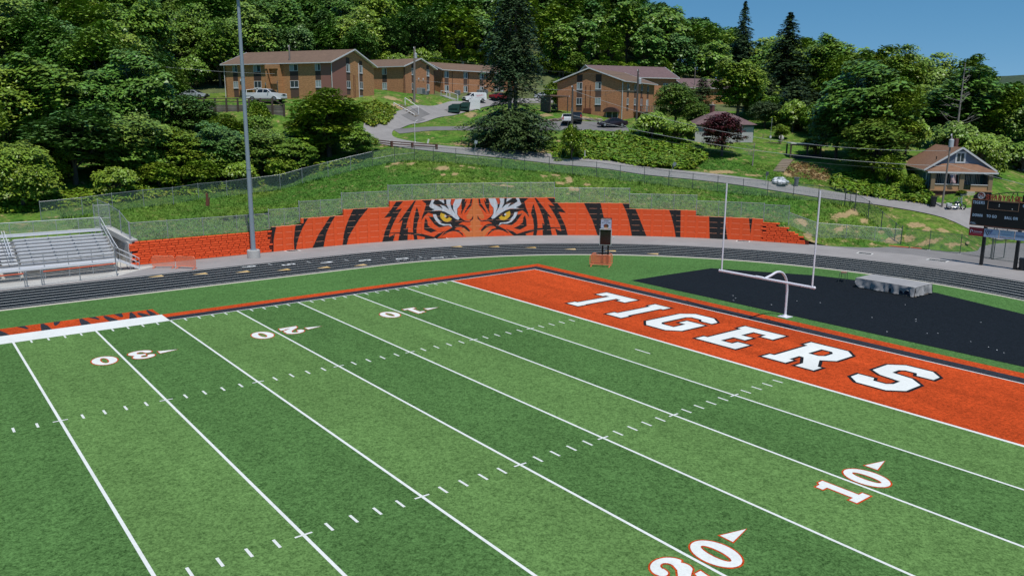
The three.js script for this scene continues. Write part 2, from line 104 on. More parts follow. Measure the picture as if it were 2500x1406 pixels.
const DIRT_POINTS=[[19.64,-31.78,1.1,1.22,0.66,1.0],[18.31,-29.38,0.5,0.5,0.66,1.0],[19.78,-28.9,0.5,0.5,0.66,1.0],[22.46,-31.26,0.56,0.6,0.66,1.0],[17.67,-36.0,0.67,0.73,0.66,1.05],[16.27,-37.72,0.9,0.84,0.66,0.9],[14.88,-37.42,0.56,0.5,0.66,0.7],[29.36,-23.02,0.55,0.61,0.66,1.1],[31.02,-22.73,0.77,0.5,0.66,0.9],[31.55,-20.55,0.54,1.95,0.66,1.15],[30.04,-17.93,0.85,1.11,0.66,1.15],[29.6,-20.04,0.75,0.62,0.66,1.0],[22.7,-22.44,1.26,0.5,0.66,0.8],[32.38,-18.16,0.5,0.5,0.66,1.0],[23.21,-30.31,0.67,0.5,0.66,0.8],[50.2,6.09,1.49,0.67,0.66,0.55],[51.49,6.69,0.9,0.94,0.66,0.85],[50.88,8.35,0.79,0.5,0.66,0.7],[54.36,12.75,0.87,0.69,0.66,0.85],[53.82,14.06,0.57,0.55,0.66,0.75],[54.92,15.24,0.67,0.5,0.66,0.7],[51.75,13.05,0.67,0.71,0.66,0.8],[50.47,12.11,1.43,0.69,0.66,0.6],[50.74,10.46,0.87,0.5,0.66,0.5],[51.53,15.19,1.4,0.5,0.66,0.6],[53.12,17.68,1.57,0.5,0.66,0.9],[47.83,7.2,1.46,0.7,0.66,0.55],[45.96,3.68,0.69,1.19,0.66,0.9],[44.55,5.47,0.58,1.07,0.66,1.0],[43.93,6.42,0.57,0.5,0.66,1.1],[65.04,-9.02,1.81,2.67,0.66,0.8],[63.51,-5.47,1.29,2.2,0.66,1.0],[61.8,-8.78,1.19,1.54,0.66,0.7],[54.67,-15.03,3.57,0.87,0.66,0.55],[50.94,-16.24,1.77,0.98,0.66,0.8],[57.34,-11.56,1.77,0.76,0.66,0.8],[39.18,-37.35,1.4,1.36,0.66,0.95],[33.66,-43.66,0.9,1.69,0.66,0.7],[33.45,-41.79,1.01,1.46,0.66,0.75],[38.54,-34.68,1.24,1.25,0.66,0.5],[47.85,-74.97,1.14,0.87,0.66,0.8],[36.7,-73.84,2.0,1.7,0.66,0.9],[35.56,-69.77,1.2,1.15,0.66,0.9],[49.99,-68.61,1.43,3.45,0.66,0.85],[41.28,-74.42,0.94,1.45,0.66,0.6],[31.06,-43.64,2.54,0.97,0.66,0.35],[56.44,-55.16,1.52,2.38,0.66,0.7],[60.86,-50.39,2.26,2.38,0.66,0.6],[75.37,-48.38,1.27,4.77,0.66,0.8]];
const SPECIMENS=[["broad",12.23,-48.94,10.28,5.88],["ash",-25.64,-43.73,7.6,4.16],["ash",-29.38,-51.85,12.12,5.28],["broad",-19.27,-50.58,9.89,5.08],["broad",-12.58,-51.98,9.06,4.69],["broad",-20.53,-66.17,13.82,6.05],["broad",-8.06,-65.71,13.97,5.07],["broad",-6.87,-52.91,7.34,4.03],["broad",-1.77,-51.57,7.86,3.57],["broad",2.69,-49.45,7.07,3.27],["broad",6.29,-46.81,5.33,3.16],["shrub",7.78,-63.23,4.54,2.19],["broad",1.69,-58.76,6.32,3.57],["broad",-1.11,-66.21,7.04,4.29],["broad",-1.52,-78.89,9.2,4.11],["broad",14.41,-44.89,4.8,2.35],["broad",-12.79,-65.99,11.12,4.49],["broad",-24.45,-64.53,11.6,4.94],["shrub",-10.7,-47.99,3.61,3.0],["shrub",-5.58,-48.66,3.78,2.85],["shrub",-16.28,-44.53,3.86,2.81],["shrub",-0.77,-47.52,3.42,2.64],["shrub",3.98,-45.65,3.66,2.67],["shrub",17.48,-46.71,2.25,1.5],["maple",90.26,-39.47,12.18,5.12],["willow",71.6,-38.23,8.49,4.78],["willow",71.97,-33.85,5.6,3.17],["shrub",57.8,-30.94,4.45,3.31],["shrub",60.61,-27.64,4.04,2.91],["shrub",72.04,-31.04,4.01,2.44],["shrub",40.11,-29.69,5.39,1.91],["shrub",61.06,-31.43,2.35,2.59],["purple",61.35,-20.18,6.8,3.4],["grey",85.78,-30.27,5.18,3.74],["shrub",79.15,-22.47,2.5,1.87],["shrub",74.43,-13.24,2.68,2.35],["broad",72.54,-4.68,15.03,6.16],["broad",73.71,-1.07,13.56,4.0],["broad",72.74,-8.66,10.64,3.7],["broad",67.95,-0.3,8.69,4.51],["shrub",65.38,3.13,4.3,2.12],["broad",96.92,-1.44,14.19,6.74],["broad",97.53,4.47,13.77,4.48],["broad",98.7,-6.8,9.83,4.14],["broad",95.9,8.47,12.5,3.73],["shrub",83.86,6.52,4.59,2.97],["shrub",80.55,10.1,4.31,1.75],["broad",116.11,-18.64,9.21,4.59],["shrub",63.9,7.25,2.83,1.73],["broad",103.0,-29.19,4.63,3.82],["broad",101.75,-23.52,5.74,4.06],["shrub",66.05,12.17,0.56,0.7],["broad",122.56,-46.53,6.93,5.35],["broad",127.2,-29.58,7.61,5.05],["spruce",145.41,-80.48,23.47,3.94],["spruce",110.78,-43.54,19.45,5.41],["cedar",88.86,-26.6,8.39,3.28],["cedar",96.7,-36.86,7.38,2.32],["cedar",84.79,-43.51,7.51,2.6],["cedar",101.0,-30.34,5.31,2.75]];
// ---------------------------------------------------------------- terrain
const WR = 47.8, WCX = -1, WCZ = 24.4;             // the wall: straight along x, then an arc
function wallPoint(s, d = 0) { if (s < 0) return [s + WCX, WCZ - WR - d]; const L = WR * Math.PI / 2; if (s > L) return [WCX + WR + d, WCZ + s - L]; const t = s / WR; return [WCX + (WR + d) * Math.sin(t), WCZ - (WR + d) * Math.cos(t)]; }
const wallNormal = s => { if (s < 0) return [0, 1]; const t = Math.min(s / WR, Math.PI / 2); return [-Math.sin(t), Math.cos(t)]; };   // towards the field
function wallCoord(x, z) { if (x < WCX) return [x - WCX, WCZ - WR - z]; const L = WR * Math.PI / 2; if (z > WCZ) return [L + z - WCZ, x - WCX - WR]; const r = Math.hypot(x - WCX, z - WCZ); return [Math.atan2(x - WCX, WCZ - z) * WR, r - WR]; }
const groundAt = (() => {                          // smooth surface through the surveyed points
  const P = GROUND_POINTS, n = P.length, N = n + 3, A = Array.from({ length: N }, () => new Float64Array(N + 1)), k = (dx, dz) => Math.sqrt(dx * dx + dz * dz + 4);
  for (let i = 0; i < n; i++) { for (let j = 0; j < n; j++) A[i][j] = k(P[i][0] - P[j][0], P[i][2] - P[j][2]); A[i][i] -= 0.25; const q = [1, P[i][0] / 100, P[i][2] / 100]; for (let c = 0; c < 3; c++) A[i][n + c] = A[n + c][i] = q[c]; A[i][N] = P[i][1]; }
  for (let c = 0; c < N; c++) { let b = c; for (let r = c + 1; r < N; r++) if (Math.abs(A[r][c]) > Math.abs(A[b][c])) b = r; [A[c], A[b]] = [A[b], A[c]]; for (let r = 0; r < N; r++) if (r !== c) { const f = A[r][c] / A[c][c]; if (f) for (let q = c; q <= N; q++) A[r][q] -= f * A[c][q]; } }
  const w = A.map((r, i) => r[N] / r[i]);
  return (x, z) => { let y = w[n] + w[n + 1] * x / 100 + w[n + 2] * z / 100; for (let i = 0; i < n; i++) y += w[i] * k(x - P[i][0], z - P[i][2]); return y; };
})();
// distance to a polyline in plan
function lineDist(L, x, z) { let b = 1e9, bt = 0; for (let i = 0; i + 1 < L.length; i++) { const [ax, , az] = L[i], [bx, , bz] = L[i + 1], dx = bx - ax, dz = bz - az, t = clamp(((x - ax) * dx + (z - az) * dz) / (dx * dx + dz * dz)); const d = Math.hypot(x - ax - dx * t, z - az - dz * t); if (d < b) { b = d; bt = i + t; } } return [b, bt]; }
const smoothLine = (L, n) => new THREE.CatmullRomCurve3(L.map(p => V(...p)), false, 'centripetal').getSpacedPoints(n).map(p => [p.x, p.y, p.z]);
const ROAD = smoothLine(ROAD_LINE, 150), LOT = smoothLine(LOT_LINE, 50);
const roadHalf = t => t / 150 < 0.62 ? 2.15 : lerp(2.15, 2.45, smooth(0.62, 0.72, t / 150));

const dirtSpots = [];                               // bare patches on the bank: x, z, rx, rz, turn
{
  const add = (x, z, a, b, r) => dirtSpots.push([x, z, a, b, r]);
  DIRT_POINTS.forEach(p => add(...p));
}
function dirtAmount(x, z) { let m = 0; for (const [cx, cz, a, b, r, w = 1] of dirtSpots) { const dx = x - cx, dz = z - cz; if (dx > 12 || dx < -12 || dz > 12 || dz < -12) continue; const u = (dx * Math.cos(r) + dz * Math.sin(r)) / a, v = (-dx * Math.sin(r) + dz * Math.cos(r)) / b, q = u * u + v * v; if (q < 4) m = Math.max(m, w * (1.25 - Math.sqrt(q))); } return m; }

function inPoly(P, x, z) { let c = false; for (let i = 0, j = P.length - 1; i < P.length; j = i++) if ((P[i][1] > z) !== (P[j][1] > z) && x < (P[j][0] - P[i][0]) * (z - P[i][1]) / (P[j][1] - P[i][1]) + P[i][0]) c = !c; return c; }

// mown grass, painted per place: blades' tone, dry straw, bare earth
const LX = -64, LZ = -112, LS = 184;
const lawnMap = tex(2048, 2048, (i, j) => {
  const x = LX + (i + 0.5) / 2048 * LS, z = LZ + (j + 0.5) / 2048 * LS;
  const n1 = fbm(x * 0.16, z * 0.16, 3, 5), n2 = vnoise(x * 2.6, z * 2.6, 0, 9), n3 = vnoise(x * 7, z * 7, 0, 12), n4 = vnoise(x * 0.9, z * 0.9, 0, 3), n5 = hash2(i, j, 4);
  const tone = 0.66 + 0.3 * (n2 - 0.5) + 0.4 * (n3 - 0.5) + 0.22 * (n4 - 0.5) + 0.25 * (n5 - 0.5), yel = clamp(0.25 + 1.5 * (n1 - 0.45) + 0.5 * (n4 - 0.5) + 0.5 * (n2 - 0.5));
  let c = [lerp(0.068, 0.135, yel) * tone * 1.6, lerp(0.170, 0.205, yel) * tone * 1.6, lerp(0.022, 0.034, yel) * tone * 1.6];
  const dm = dirtAmount(x, z) - 0.3 + 1.5 * (fbm(x * 1.25, z * 1.25, 3, 21) - 0.5) + 0.7 * (n3 - 0.5) + 0.35 * (n2 - 0.5), e = smooth(0.1, 0.3, dm), s = smooth(-0.3, 0.08, dm) * 0.6;
  const dry = [0.20, 0.165, 0.065], earth = [0.40 * (0.75 + 0.4 * n3), 0.295 * (0.75 + 0.4 * n3), 0.15 * (0.75 + 0.4 * n3)];
  for (let k = 0; k < 3; k++) c[k] = lerp(lerp(c[k], dry[k], s * (0.5 + n2 * 0.5)), earth[k], e);
  return c;
});
lawnMap.wrapS = lawnMap.wrapT = THREE.ClampToEdgeWrapping;
const bladeBump = tex(512, 512, (i, j) => { const v = 0.5 * vnoise(i / 3, j / 3, 171, 2) + 0.5 * vnoise(i / 9, j / 9, 57, 3); return [v, v, v]; }, false);
const lawnMat = matte({ map: lawnMap, bumpMap: bladeBump, bumpScale: 0.05 });
lawnMat.bumpMap.repeat.set(40, 40);
const floorMap = grain(512, [[8, 1], [32, 1], [128, 1.2]], [0.100, 0.125, 0.040], 0.7, 31);
const forestFloor = new THREE.MeshStandardMaterial({ map: floorMap, roughness: 1, side: THREE.DoubleSide });
function bankGrid(s0, s1, ns, ds, uvf) {
  const rows = []; for (const d of ds) { const r = []; for (let i = 0; i <= ns; i++) { const s = lerp(s0, s1, i / ns), [x, z] = wallPoint(s, d); r.push(V(x, groundAt(x, z), z)); } rows.push(r); }
  const g = quadGeo(rows), p = g.attributes.position, uv = g.attributes.uv; for (let k = 0; k < p.count; k++) uv.setXY(k, ...uvf(p.getX(k), p.getZ(k))); return g;
}
const dNear = []; for (let d = 0.32; d < 74; d += 0.8 + d * 0.006) dNear.push(d); const dSplit = dNear[dNear.length - 1];
setting('grass_bank', bankGrid(-18.9, 86, 170, dNear, (x, z) => [(x - LX) / LS, (z - LZ) / LS]), lawnMat);
setting('grass_bank', bankGrid(-50, -18.9, 44, [4.35, ...dNear.filter(d => d > 4.8)], (x, z) => [(x - LX) / LS, (z - LZ) / LS]), lawnMat);
const dFar = [dSplit]; while (dFar[dFar.length - 1] < 420) dFar.push(dFar[dFar.length - 1] * 1.045 + 1);
setting('wooded_hill', bankGrid(-50, 100, 110, dFar, (x, z) => [x / 9, z / 9]), forestFloor);
setting('side_slope', bankGrid(-220, -50, 60, [...dNear.filter((_, i) => i % 4 === 0), ...dFar], (x, z) => [x / 9, z / 9]), forestFloor);
setting('ground', flatPoly([[-2500, -2500], [2500, -2500], [2500, 2500], [-2500, 2500]], -0.6, [], 1 / 9), forestFloor);
{ // far ridge across the valley, bluish with trees
  const rows = []; for (let r = 0; r <= 8; r++) { const a = []; for (let i = 0; i <= 60; i++) { const t = i / 60, x = lerp(640, 1700, t), z = lerp(-600, 450, t) - (r - 4) * 45; const h = 62 * Math.sin(Math.PI * r / 8) * (0.75 + 0.5 * fbm(t * 9, r * 0.4, 4, 77)) * smooth(0, 0.2, t); a.push(V(x + (r - 4) * 60, h - 1, z)); } rows.push(a); }
  const g = quadGeo(rows, 1 / 30); setting('far_hill', g, new THREE.MeshStandardMaterial({ map: grain(256, [[16, 1], [64, 1.4]], [0.035, 0.06, 0.022], 0.9, 8), roughness: 1, side: THREE.DoubleSide }));
}
// ---------------------------------------------------------------- roads
const asphaltOld = grain(512, [[6, 1.2], [24, 1], [90, 0.6], [300, 0.9]], [0.285, 0.272, 0.265], 0.24, 51), asphaltNew = grain(512, [[5, 1.3], [20, 1], [90, 0.5], [300, 0.9]], [0.185, 0.18, 0.178], 0.26, 61);
const roadMat = matte({ map: asphaltOld }), lotMat = matte({ map: asphaltNew });
function ribbon(L, half, lift) {
  const rows = []; for (let i = 0; i < L.length; i++) { const a = L[Math.max(0, i - 1)], b = L[Math.min(L.length - 1, i + 1)], dx = b[0] - a[0], dz = b[2] - a[2], l = Math.hypot(dx, dz), nx = -dz / l, nz = dx / l, w = half(i), r = []; for (let k = -4; k <= 4; k++) { const x = L[i][0] + nx * w * k / 4, z = L[i][2] + nz * w * k / 4; r.push(V(x, groundAt(x, z) + lift, z)); } rows.push(r); }
  return quadGeo(rows, 1 / 10);
}
setting('road', ribbon(ROAD, roadHalf, 0.10), roadMat);
{ const pm = matte({ map: asphaltNew }); for (const [i, w, k] of [[100, 1.5, 0.4], [104, 1.2, -0.9], [112, 0.9, 0.8]]) { const L = ROAD.slice(i, i + 4).map(p => [p[0] + k, p[1], p[2]]); setting('asphalt_patch', ribbon(L, () => w, 0.135), pm); } }
setting('parking_lot', ribbon(LOT, i => lerp(2.6, 4.6, smooth(12, 34, i)), 0.06), lotMat);
// ---------------------------------------------------------------- playing field
const Y = 0.9144;
const turfMap = (c, amp, s, streak = 1) => tex(1024, 1024, (i, j) => {           // 12 m tile of artificial fibres
  let v = 0; for (const [p, q, a] of [[6, 6 * streak, 0.06], [16, 16 * streak, 0.08], [48, 48, 0.2], [128, 128, 0.7], [340, 340, 1.0]]) v += a * (vnoise(i * p / 1024, j * q / 1024, p === q ? p : 0, s + p) - 0.5);
  v += 0.35 * (hash2(i, j, s) - 0.5); const m = 1 + amp * v; return [c[0] * m, c[1] * (1 + amp * 0.9 * v), c[2] * m];
});
function turfMat(c, amp, s, rough = 0.95) { return matte({ map: turfMap(c, amp, s), vertexColors: true }); }
const TURF = { light: turfMat([0.112, 0.212, 0.061], 0.8, 101), dark: turfMat([0.077, 0.165, 0.047], 0.9, 131), side: turfMat([0.078, 0.176, 0.048], 0.8, 151), orange: turfMat([0.50, 0.066, 0.0145], 0.7, 171), navy: turfMat([0.034, 0.036, 0.046], 0.6, 191), white: turfMat([0.74, 0.76, 0.73], 0.14, 211), black: turfMat([0.0115, 0.0155, 0.0205], 0.5, 231) };
function wear(g, amp = 0.16, f = 0.22, st = [1, 1]) {                 // blotchy fibre tone, as matted and brushed turf has
  const p = g.attributes.position, c = new Float32Array(p.count * 3); for (let k = 0; k < p.count; k++) { const x = p.getX(k) * f * st[0], z = p.getZ(k) * f * st[1], v = 1 + amp * 2 * (fbm(x, z, 4, 71) - 0.5) + amp * (vnoise(x * 4.2, z * 4.2, 0, 13) - 0.5); c[3 * k] = c[3 * k + 1] = c[3 * k + 2] = v; } g.setAttribute('color', new THREE.BufferAttribute(c, 3)); return g;
}
function sheet(x0, x1, z0, z1, y, step = 0.8) { const nx = Math.max(1, Math.round((x1 - x0) / step)), nz = Math.max(1, Math.round((z1 - z0) / step)), rows = []; for (let j = 0; j <= nz; j++) { const r = []; for (let i = 0; i <= nx; i++) r.push(V(lerp(x0, x1, i / nx), y, lerp(z0, z1, j / nz))); rows.push(r); } return quadGeo(rows, 1 / 12); }
const paint = (g) => wear(g, 0.05, 0.8);
const field = setting('football_field');
const FZ = 53.333 * Y, HZ = [FZ / 3, 2 * FZ / 3];
// the green carpet that reaches out to the track (a D shape), then panels laid on it
const TCX = -2, TCZ = 24.4, TR = 34.25;
{
  const r = [], n = 72; const inner = TR - 0.02; const rows = [];
  for (let j = 0; j <= 60; j++) { const a = lerp(-Math.PI / 2, Math.PI / 2, j / 60), z = TCZ + inner * Math.sin(a), xe = TCX + inner * Math.cos(a), row = []; for (let i = 0; i <= n; i++) row.push(V(lerp(-75, xe, i / n), 0, z)); rows.push(row); }
  part(field, 'turf_surround', wear(quadGeo(rows, 1 / 12), 0.12, 0.18, [0.5, 1.3]), TURF.side);
}
for (let k = -7; k < 16; k++) { const x1 = -k * 5 * Y, x0 = x1 - 5 * Y; if (k < 0) continue; part(field, 'turf_panel', wear(sheet(x0, x1, 0, FZ, 0.005), 0.11, 0.25, [2.6, 0.45]), k % 2 ? TURF.dark : TURF.light); }
part(field, 'end_zone', wear(sheet(0, 10 * Y, 0, FZ, 0.005), 0.24, 0.25, [3.4, 0.3]), TURF.orange);
// border: navy band then orange band round the end, along the far side
const NB = 0.98, OB = 1.95;
{
  const e = 10 * Y + 0.1, h = 0.006;
  part(field, 'navy_border', paint(sheet(e, e + NB, -0.1 - NB, FZ + 2, h)), TURF.navy); part(field, 'navy_border', paint(sheet(-22.9, e, -0.1 - NB, -0.1, h)), TURF.navy);
  part(field, 'orange_border', wear(sheet(e + NB, e + OB, -0.1 - OB, FZ + 3, h)), TURF.orange); part(field, 'orange_border', wear(sheet(-22.95, e + NB, -0.1 - OB, -0.1 - NB, h)), TURF.orange);
  part(field, 'team_area', wear(sheet(-69, -22.95, -4.1, -2.02, h)), TURF.orange);
  part(field, 'coaching_strip', paint(sheet(-68.6, -22.87, -2.02, 0.1, 0.010)), TURF.white);
}
const linesY = 0.011, line = (name, x0, x1, z0, z1, y = linesY) => part(field, name, paint(sheet(x0, x1, z0, z1, y, 1.6)), TURF.white);
line('side_line', -22.8, 10 * Y + 0.1, -0.1, 0.0); line('end_line', 10 * Y, 10 * Y + 0.1, 0, FZ); line('goal_line', -0.1, 0.1, 0.01, FZ);
for (let k = 1; k < 16; k++) line('yard_line', -k * 5 * Y - 0.06, -k * 5 * Y + 0.06, k < 5 ? 0.01 : 0.11, FZ);
{
  const tickG = paint(sheet(-0.05, 0.05, -0.305, 0.305, 0, 0.4)), crossG = paint(sheet(-0.305, 0.305, -0.045, 0.045, 0, 0.4));
  for (let y = 1; y < 50; y++) for (const z of HZ) {
    if (y % 5) { const m = part(field, 'hash_mark', tickG, TURF.white); m.position.set(-y * Y, linesY, z); } else { const m = part(field, 'hash_cross', crossG, TURF.white); m.position.set(-y * Y, linesY + 0.004, z); }
  }
  for (let y = 1; y < 50; y++) if (y % 5) { const m = part(field, 'side_tick', tickG, TURF.white); m.position.set(-y * Y, linesY, y < 25 ? 0.38 : 0.47); }
  line('conversion_mark', -2.74 + 0.15, -2.64 + 0.15, 23.75, 24.95);
}
// lettering -----------------------------------------------------------------
function offset(P, d) { // mitred offset of a closed outline (counter-clockwise grows)
  const n = P.length; let A = 0; for (let i = 0; i < n; i++) { const a = P[i], b = P[(i + 1) % n]; A += a[0] * b[1] - b[0] * a[1]; } const s = A > 0 ? 1 : -1;
  return P.map((p, i) => { const a = P[(i + n - 1) % n], b = P[(i + 1) % n]; let e1 = [p[0] - a[0], p[1] - a[1]], e2 = [b[0] - p[0], b[1] - p[1]]; const l1 = Math.hypot(...e1) || 1, l2 = Math.hypot(...e2) || 1; const n1 = [e1[1] / l1 * s, -e1[0] / l1 * s], n2 = [e2[1] / l2 * s, -e2[0] / l2 * s]; const k = Math.max(0.35, 1 + n1[0] * n2[0] + n1[1] * n2[1]); return [p[0] + d * (n1[0] + n2[0]) / k, p[1] + d * (n1[1] + n2[1]) / k]; });
}
// glyphs: outline and holes in a w x 1 box, x right, y up
const arc = (cx, cy, rx, ry, a0, a1, n) => Array.from({ length: n + 1 }, (_, i) => { const a = (a0 + (a1 - a0) * i / n) * Math.PI / 180; return [cx + rx * Math.cos(a), cy + ry * Math.sin(a)]; });
const BLOCK = {
  T: [[[0.20, 0], [0.44, 0], [0.44, 0.16], [0.42, 0.16], [0.42, 0.80], [0.52, 0.80], [0.52, 0.72], [0.68, 0.72], [0.68, 1], [0, 1], [0, 0.77], [0.16, 0.77], [0.16, 0.83], [0.25, 0.83], [0.25, 0.16], [0.20, 0.16]].map(p => p)],
  I: [[[0, 0], [0.29, 0], [0.29, 0.16], [0.25, 0.16], [0.25, 0.84], [0.30, 0.84], [0.30, 1], [0, 1], [0, 0.84], [0.06, 0.84], [0.06, 0.16], [0, 0.16]]],
  G: [[[0.15, 0], [0.50, 0], [0.66, 0.14], [0.66, 0.60], [0.34, 0.60], [0.34, 0.44], [0.46, 0.44], [0.46, 0.20], [0.24, 0.20], [0.19, 0.26], [0.19, 0.74], [0.24, 0.81], [0.42, 0.81], [0.48, 0.74], [0.66, 0.74], [0.66, 0.86], [0.48, 1], [0.15, 1], [0, 0.84], [0, 0.15]]],
  E: [[[0, 0], [0.62, 0], [0.62, 0.28], [0.44, 0.28], [0.44, 0.17], [0.26, 0.17], [0.26, 0.42], [0.44, 0.42], [0.44, 0.58], [0.26, 0.58], [0.26, 0.83], [0.46, 0.83], [0.46, 0.72], [0.64, 0.72], [0.64, 1], [0, 1], [0, 0.84], [0.06, 0.84], [0.06, 0.16], [0, 0.16]]],
  R: [[[0, 0], [0.32, 0], [0.32, 0.16], [0.26, 0.16], [0.26, 0.36], [0.32, 0.36], [0.45, 0.15], [0.45, 0], [0.68, 0], [0.68, 0.16], [0.63, 0.16], [0.50, 0.40], [0.64, 0.52], [0.64, 0.86], [0.50, 1], [0, 1], [0, 0.84], [0.06, 0.84], [0.06, 0.16], [0, 0.16]], [[0.26, 0.54], [0.40, 0.54], [0.45, 0.60], [0.45, 0.76], [0.40, 0.82], [0.26, 0.82]]],
  S: [[[0.14, 0], [0.46, 0], [0.60, 0.14], [0.60, 0.44], [0.44, 0.58], [0.20, 0.62], [0.20, 0.76], [0.25, 0.81], [0.38, 0.81], [0.42, 0.72], [0.60, 0.72], [0.60, 0.86], [0.46, 1], [0.16, 1], [0.02, 0.86], [0.02, 0.54], [0.16, 0.44], [0.41, 0.39], [0.41, 0.25], [0.36, 0.19], [0.22, 0.19], [0.18, 0.28], [0, 0.28], [0, 0.13]]],
};
const DIGIT = {
  0: [arc(0.36, 0.5, 0.36, 0.5, 0, 360, 40).slice(0, -1), arc(0.36, 0.5, 0.115, 0.33, 0, 360, 28).slice(0, -1)],
  1: [[[0.08, 0], [0.60, 0], [0.60, 0.17], [0.46, 0.17], [0.46, 1], [0.30, 1], [0.24, 0.93], [0.08, 0.92], [0.08, 0.76], [0.24, 0.76], [0.24, 0.17], [0.08, 0.17]]],
  2: [[[0.0, 0], [0.66, 0], [0.70, 0.30], [0.55, 0.30], [0.52, 0.22], [0.30, 0.21], ...arc(0.34, 0.55, 0.34, 0.26, -30, 30, 5), ...arc(0.35, 0.70, 0.35, 0.30, 5, 178, 18), [0.02, 0.63], ...arc(0.12, 0.66, 0.11, 0.10, 200, 360, 7), [0.24, 0.72], ...arc(0.34, 0.73, 0.12, 0.13, 170, -10, 8), [0.40, 0.56], [0.20, 0.36], [0.03, 0.20]]],
  3: [[...arc(0.35, 0.28, 0.36, 0.28, 180, 400, 20), [0.58, 0.52], ...arc(0.34, 0.74, 0.33, 0.26, -40, 180, 16), ...arc(0.12, 0.72, 0.105, 0.095, 190, 350, 6), ...arc(0.33, 0.74, 0.105, 0.115, 160, -75, 8), [0.24, 0.63], [0.24, 0.46], [0.33, 0.46], ...arc(0.34, 0.30, 0.12, 0.14, 80, -170, 9), ...arc(0.11, 0.29, 0.11, 0.10, 10, 150, 6)]],
};
function glyphMesh(parent, name, outline, holes, place, y, m, wearAmt = 0.06) { // place(p) -> [x, z]
  const g = flatPoly(outline.map(place), y, holes.map(h => h.map(place)), 1 / 12); return part(parent, name, wear(g, wearAmt, 0.8), m);
}
const letterBlack = turfMat([0.016, 0.017, 0.021], 0.5, 241);
for (const [ch, z0, w] of [['T', 11.15, 3.4 / 0.68], ['I', 16.32, 1.5 / 0.3], ['G', 19.42, 3.2 / 0.66], ['E', 24.35, 3.12 / 0.64], ['R', 29.25, 3.35 / 0.68], ['S', 34.42, 2.98 / 0.6]]) {
  const [o, ...h] = BLOCK[ch], H = 5.08, px = p => [2.3 + p[1] * H, z0 + p[0] * w], sc = p => [p[0] * w / H, p[1]];
  const O = o.map(sc), Hs = h.map(q => q.map(sc)), pl = p => [2.3 + p[1] * H, z0 + p[0] * H];
  glyphMesh(field, 'letter_outline', offset(O, 0.036), Hs.map(q => offset(q, -0.036)), pl, 0.012, letterBlack);
  glyphMesh(field, 'letter', O, Hs, pl, 0.017, TURF.white, 0.10);
}
function yardNumber(yd, near) {
  const H = 1.78, out = 0.06, zb = near ? 42.42 : 6.55, dir = near ? 1 : -1, X = -yd * Y;
  const place = (ox) => p => [X + dir * (ox + p[0] * H), zb - dir * p[1] * H];
  [[String(yd)[0], -1.62], [String(yd)[1], near ? 0.17 : 0.33]].forEach(([ch, ox]) => {
    const [o, ...h] = DIGIT[ch]; const q = near ? ox : ox;
    glyphMesh(field, 'number_outline', offset(o, out / H * 1.1), h.map(k => offset(k, -out / H * 1.1)), place(q), 0.012, TURF.orange);
    glyphMesh(field, 'number', o, h, place(q), 0.017, TURF.white, 0.08);
  });
  const tx = X + (near ? 1.84 : 1.92), tz = near ? 41.15 : 7.55, tri = [[tx, tz - 0.26], [tx + 1.05, tz], [tx, tz + 0.26]];
  glyphMesh(field, 'arrow_outline', offset(tri, 0.055), [], p => p, 0.012, TURF.orange); glyphMesh(field, 'arrow', tri, [], p => p, 0.017, TURF.white);
}
for (const yd of [10, 20, 30]) { yardNumber(yd, true); yardNumber(yd, false); }
// black tiger stripes dyed into the team area
[[-32.2, 0.9, 0.25, 0.1], [-29.9, 1.0, 0.30, 1], [-31.1, 0.5, 0.22, 0], [-29.0, 0.55, 0.2, 0], [-27.6, 1.0, 0.3, 1], [-26.9, 0.5, 0.22, 0], [-25.9, 0.95, 0.28, 1], [-25.25, 0.6, 0.25, 0], [-24.7, 0.95, 0.26, 1], [-23.8, 0.75, 0.3, 1], [-23.35, 1, 0.22, 0.5]].forEach(([x, l, w, up], i) => {
  const z0 = up ? -2.04 : -4.06, dz = (up ? -1 : 1) * 2 * l, b = (i % 3 - 1) * 0.25; const P = [[x - w, z0], [x + w, z0], [x + w * 0.8 + b * 0.5, z0 + dz * 0.5], [x + b + w * 0.3, z0 + dz], [x + b - w * 0.3, z0 + dz * 0.97], [x - w * 0.7 + b * 0.6, z0 + dz * 0.5]];
  part(field, 'tiger_stripe', wear(flatPoly(P, 0.012, [], 1 / 12), 0.06, 0.8), TURF.navy);
});
// jump approach apron in black rubber inside the D
{
  const P = [[12.55, 8.9], [16, 8.95], [22.75, 9.25], [27.5, 17], [28.9, 22], [28.75, 27.1], [26.4, 34.4], [20, 44], [12.6, 52], [12.5, 40]];
  const g = flatPoly(P, 0.014, [], 1 / 12); part(field, 'jump_apron', wear(g, 0.1, 0.3), TURF.black);
}
// ---------------------------------------------------------------- running track
const track = setting('running_track');
const TO = 42.0;
function ring(r0, r1, y, n = 120, nr = 8) { // straight along the far side, then the bend, then back
  const path = r => { const a = []; for (let i = 0; i <= 20; i++) a.push([lerp(-90, TCX, i / 20), TCZ - r]); for (let i = 1; i <= n; i++) { const t = Math.PI * i / n; a.push([TCX + r * Math.sin(t), TCZ - r * Math.cos(t)]); } return a; };
  const rows = []; for (let k = 0; k <= nr; k++) rows.push(path(lerp(r0, r1, k / nr)).map(([x, z]) => V(x, y, z))); return quadGeo(rows, 1 / 12);
}
const trackMat = matte({ map: grain(512, [[8, 1], [40, 0.7], [340, 1.2]], [0.0125, 0.0175, 0.0215], 0.5, 301) });
const lineMat = mat([0.62, 0.64, 0.63], 0.8), tanMat = mat([0.62, 0.42, 0.16], 0.8), curbMat = mat([0.60, 0.58, 0.50], 0.8);
part(track, 'surface', ring(TR, TO, 0.002), trackMat);
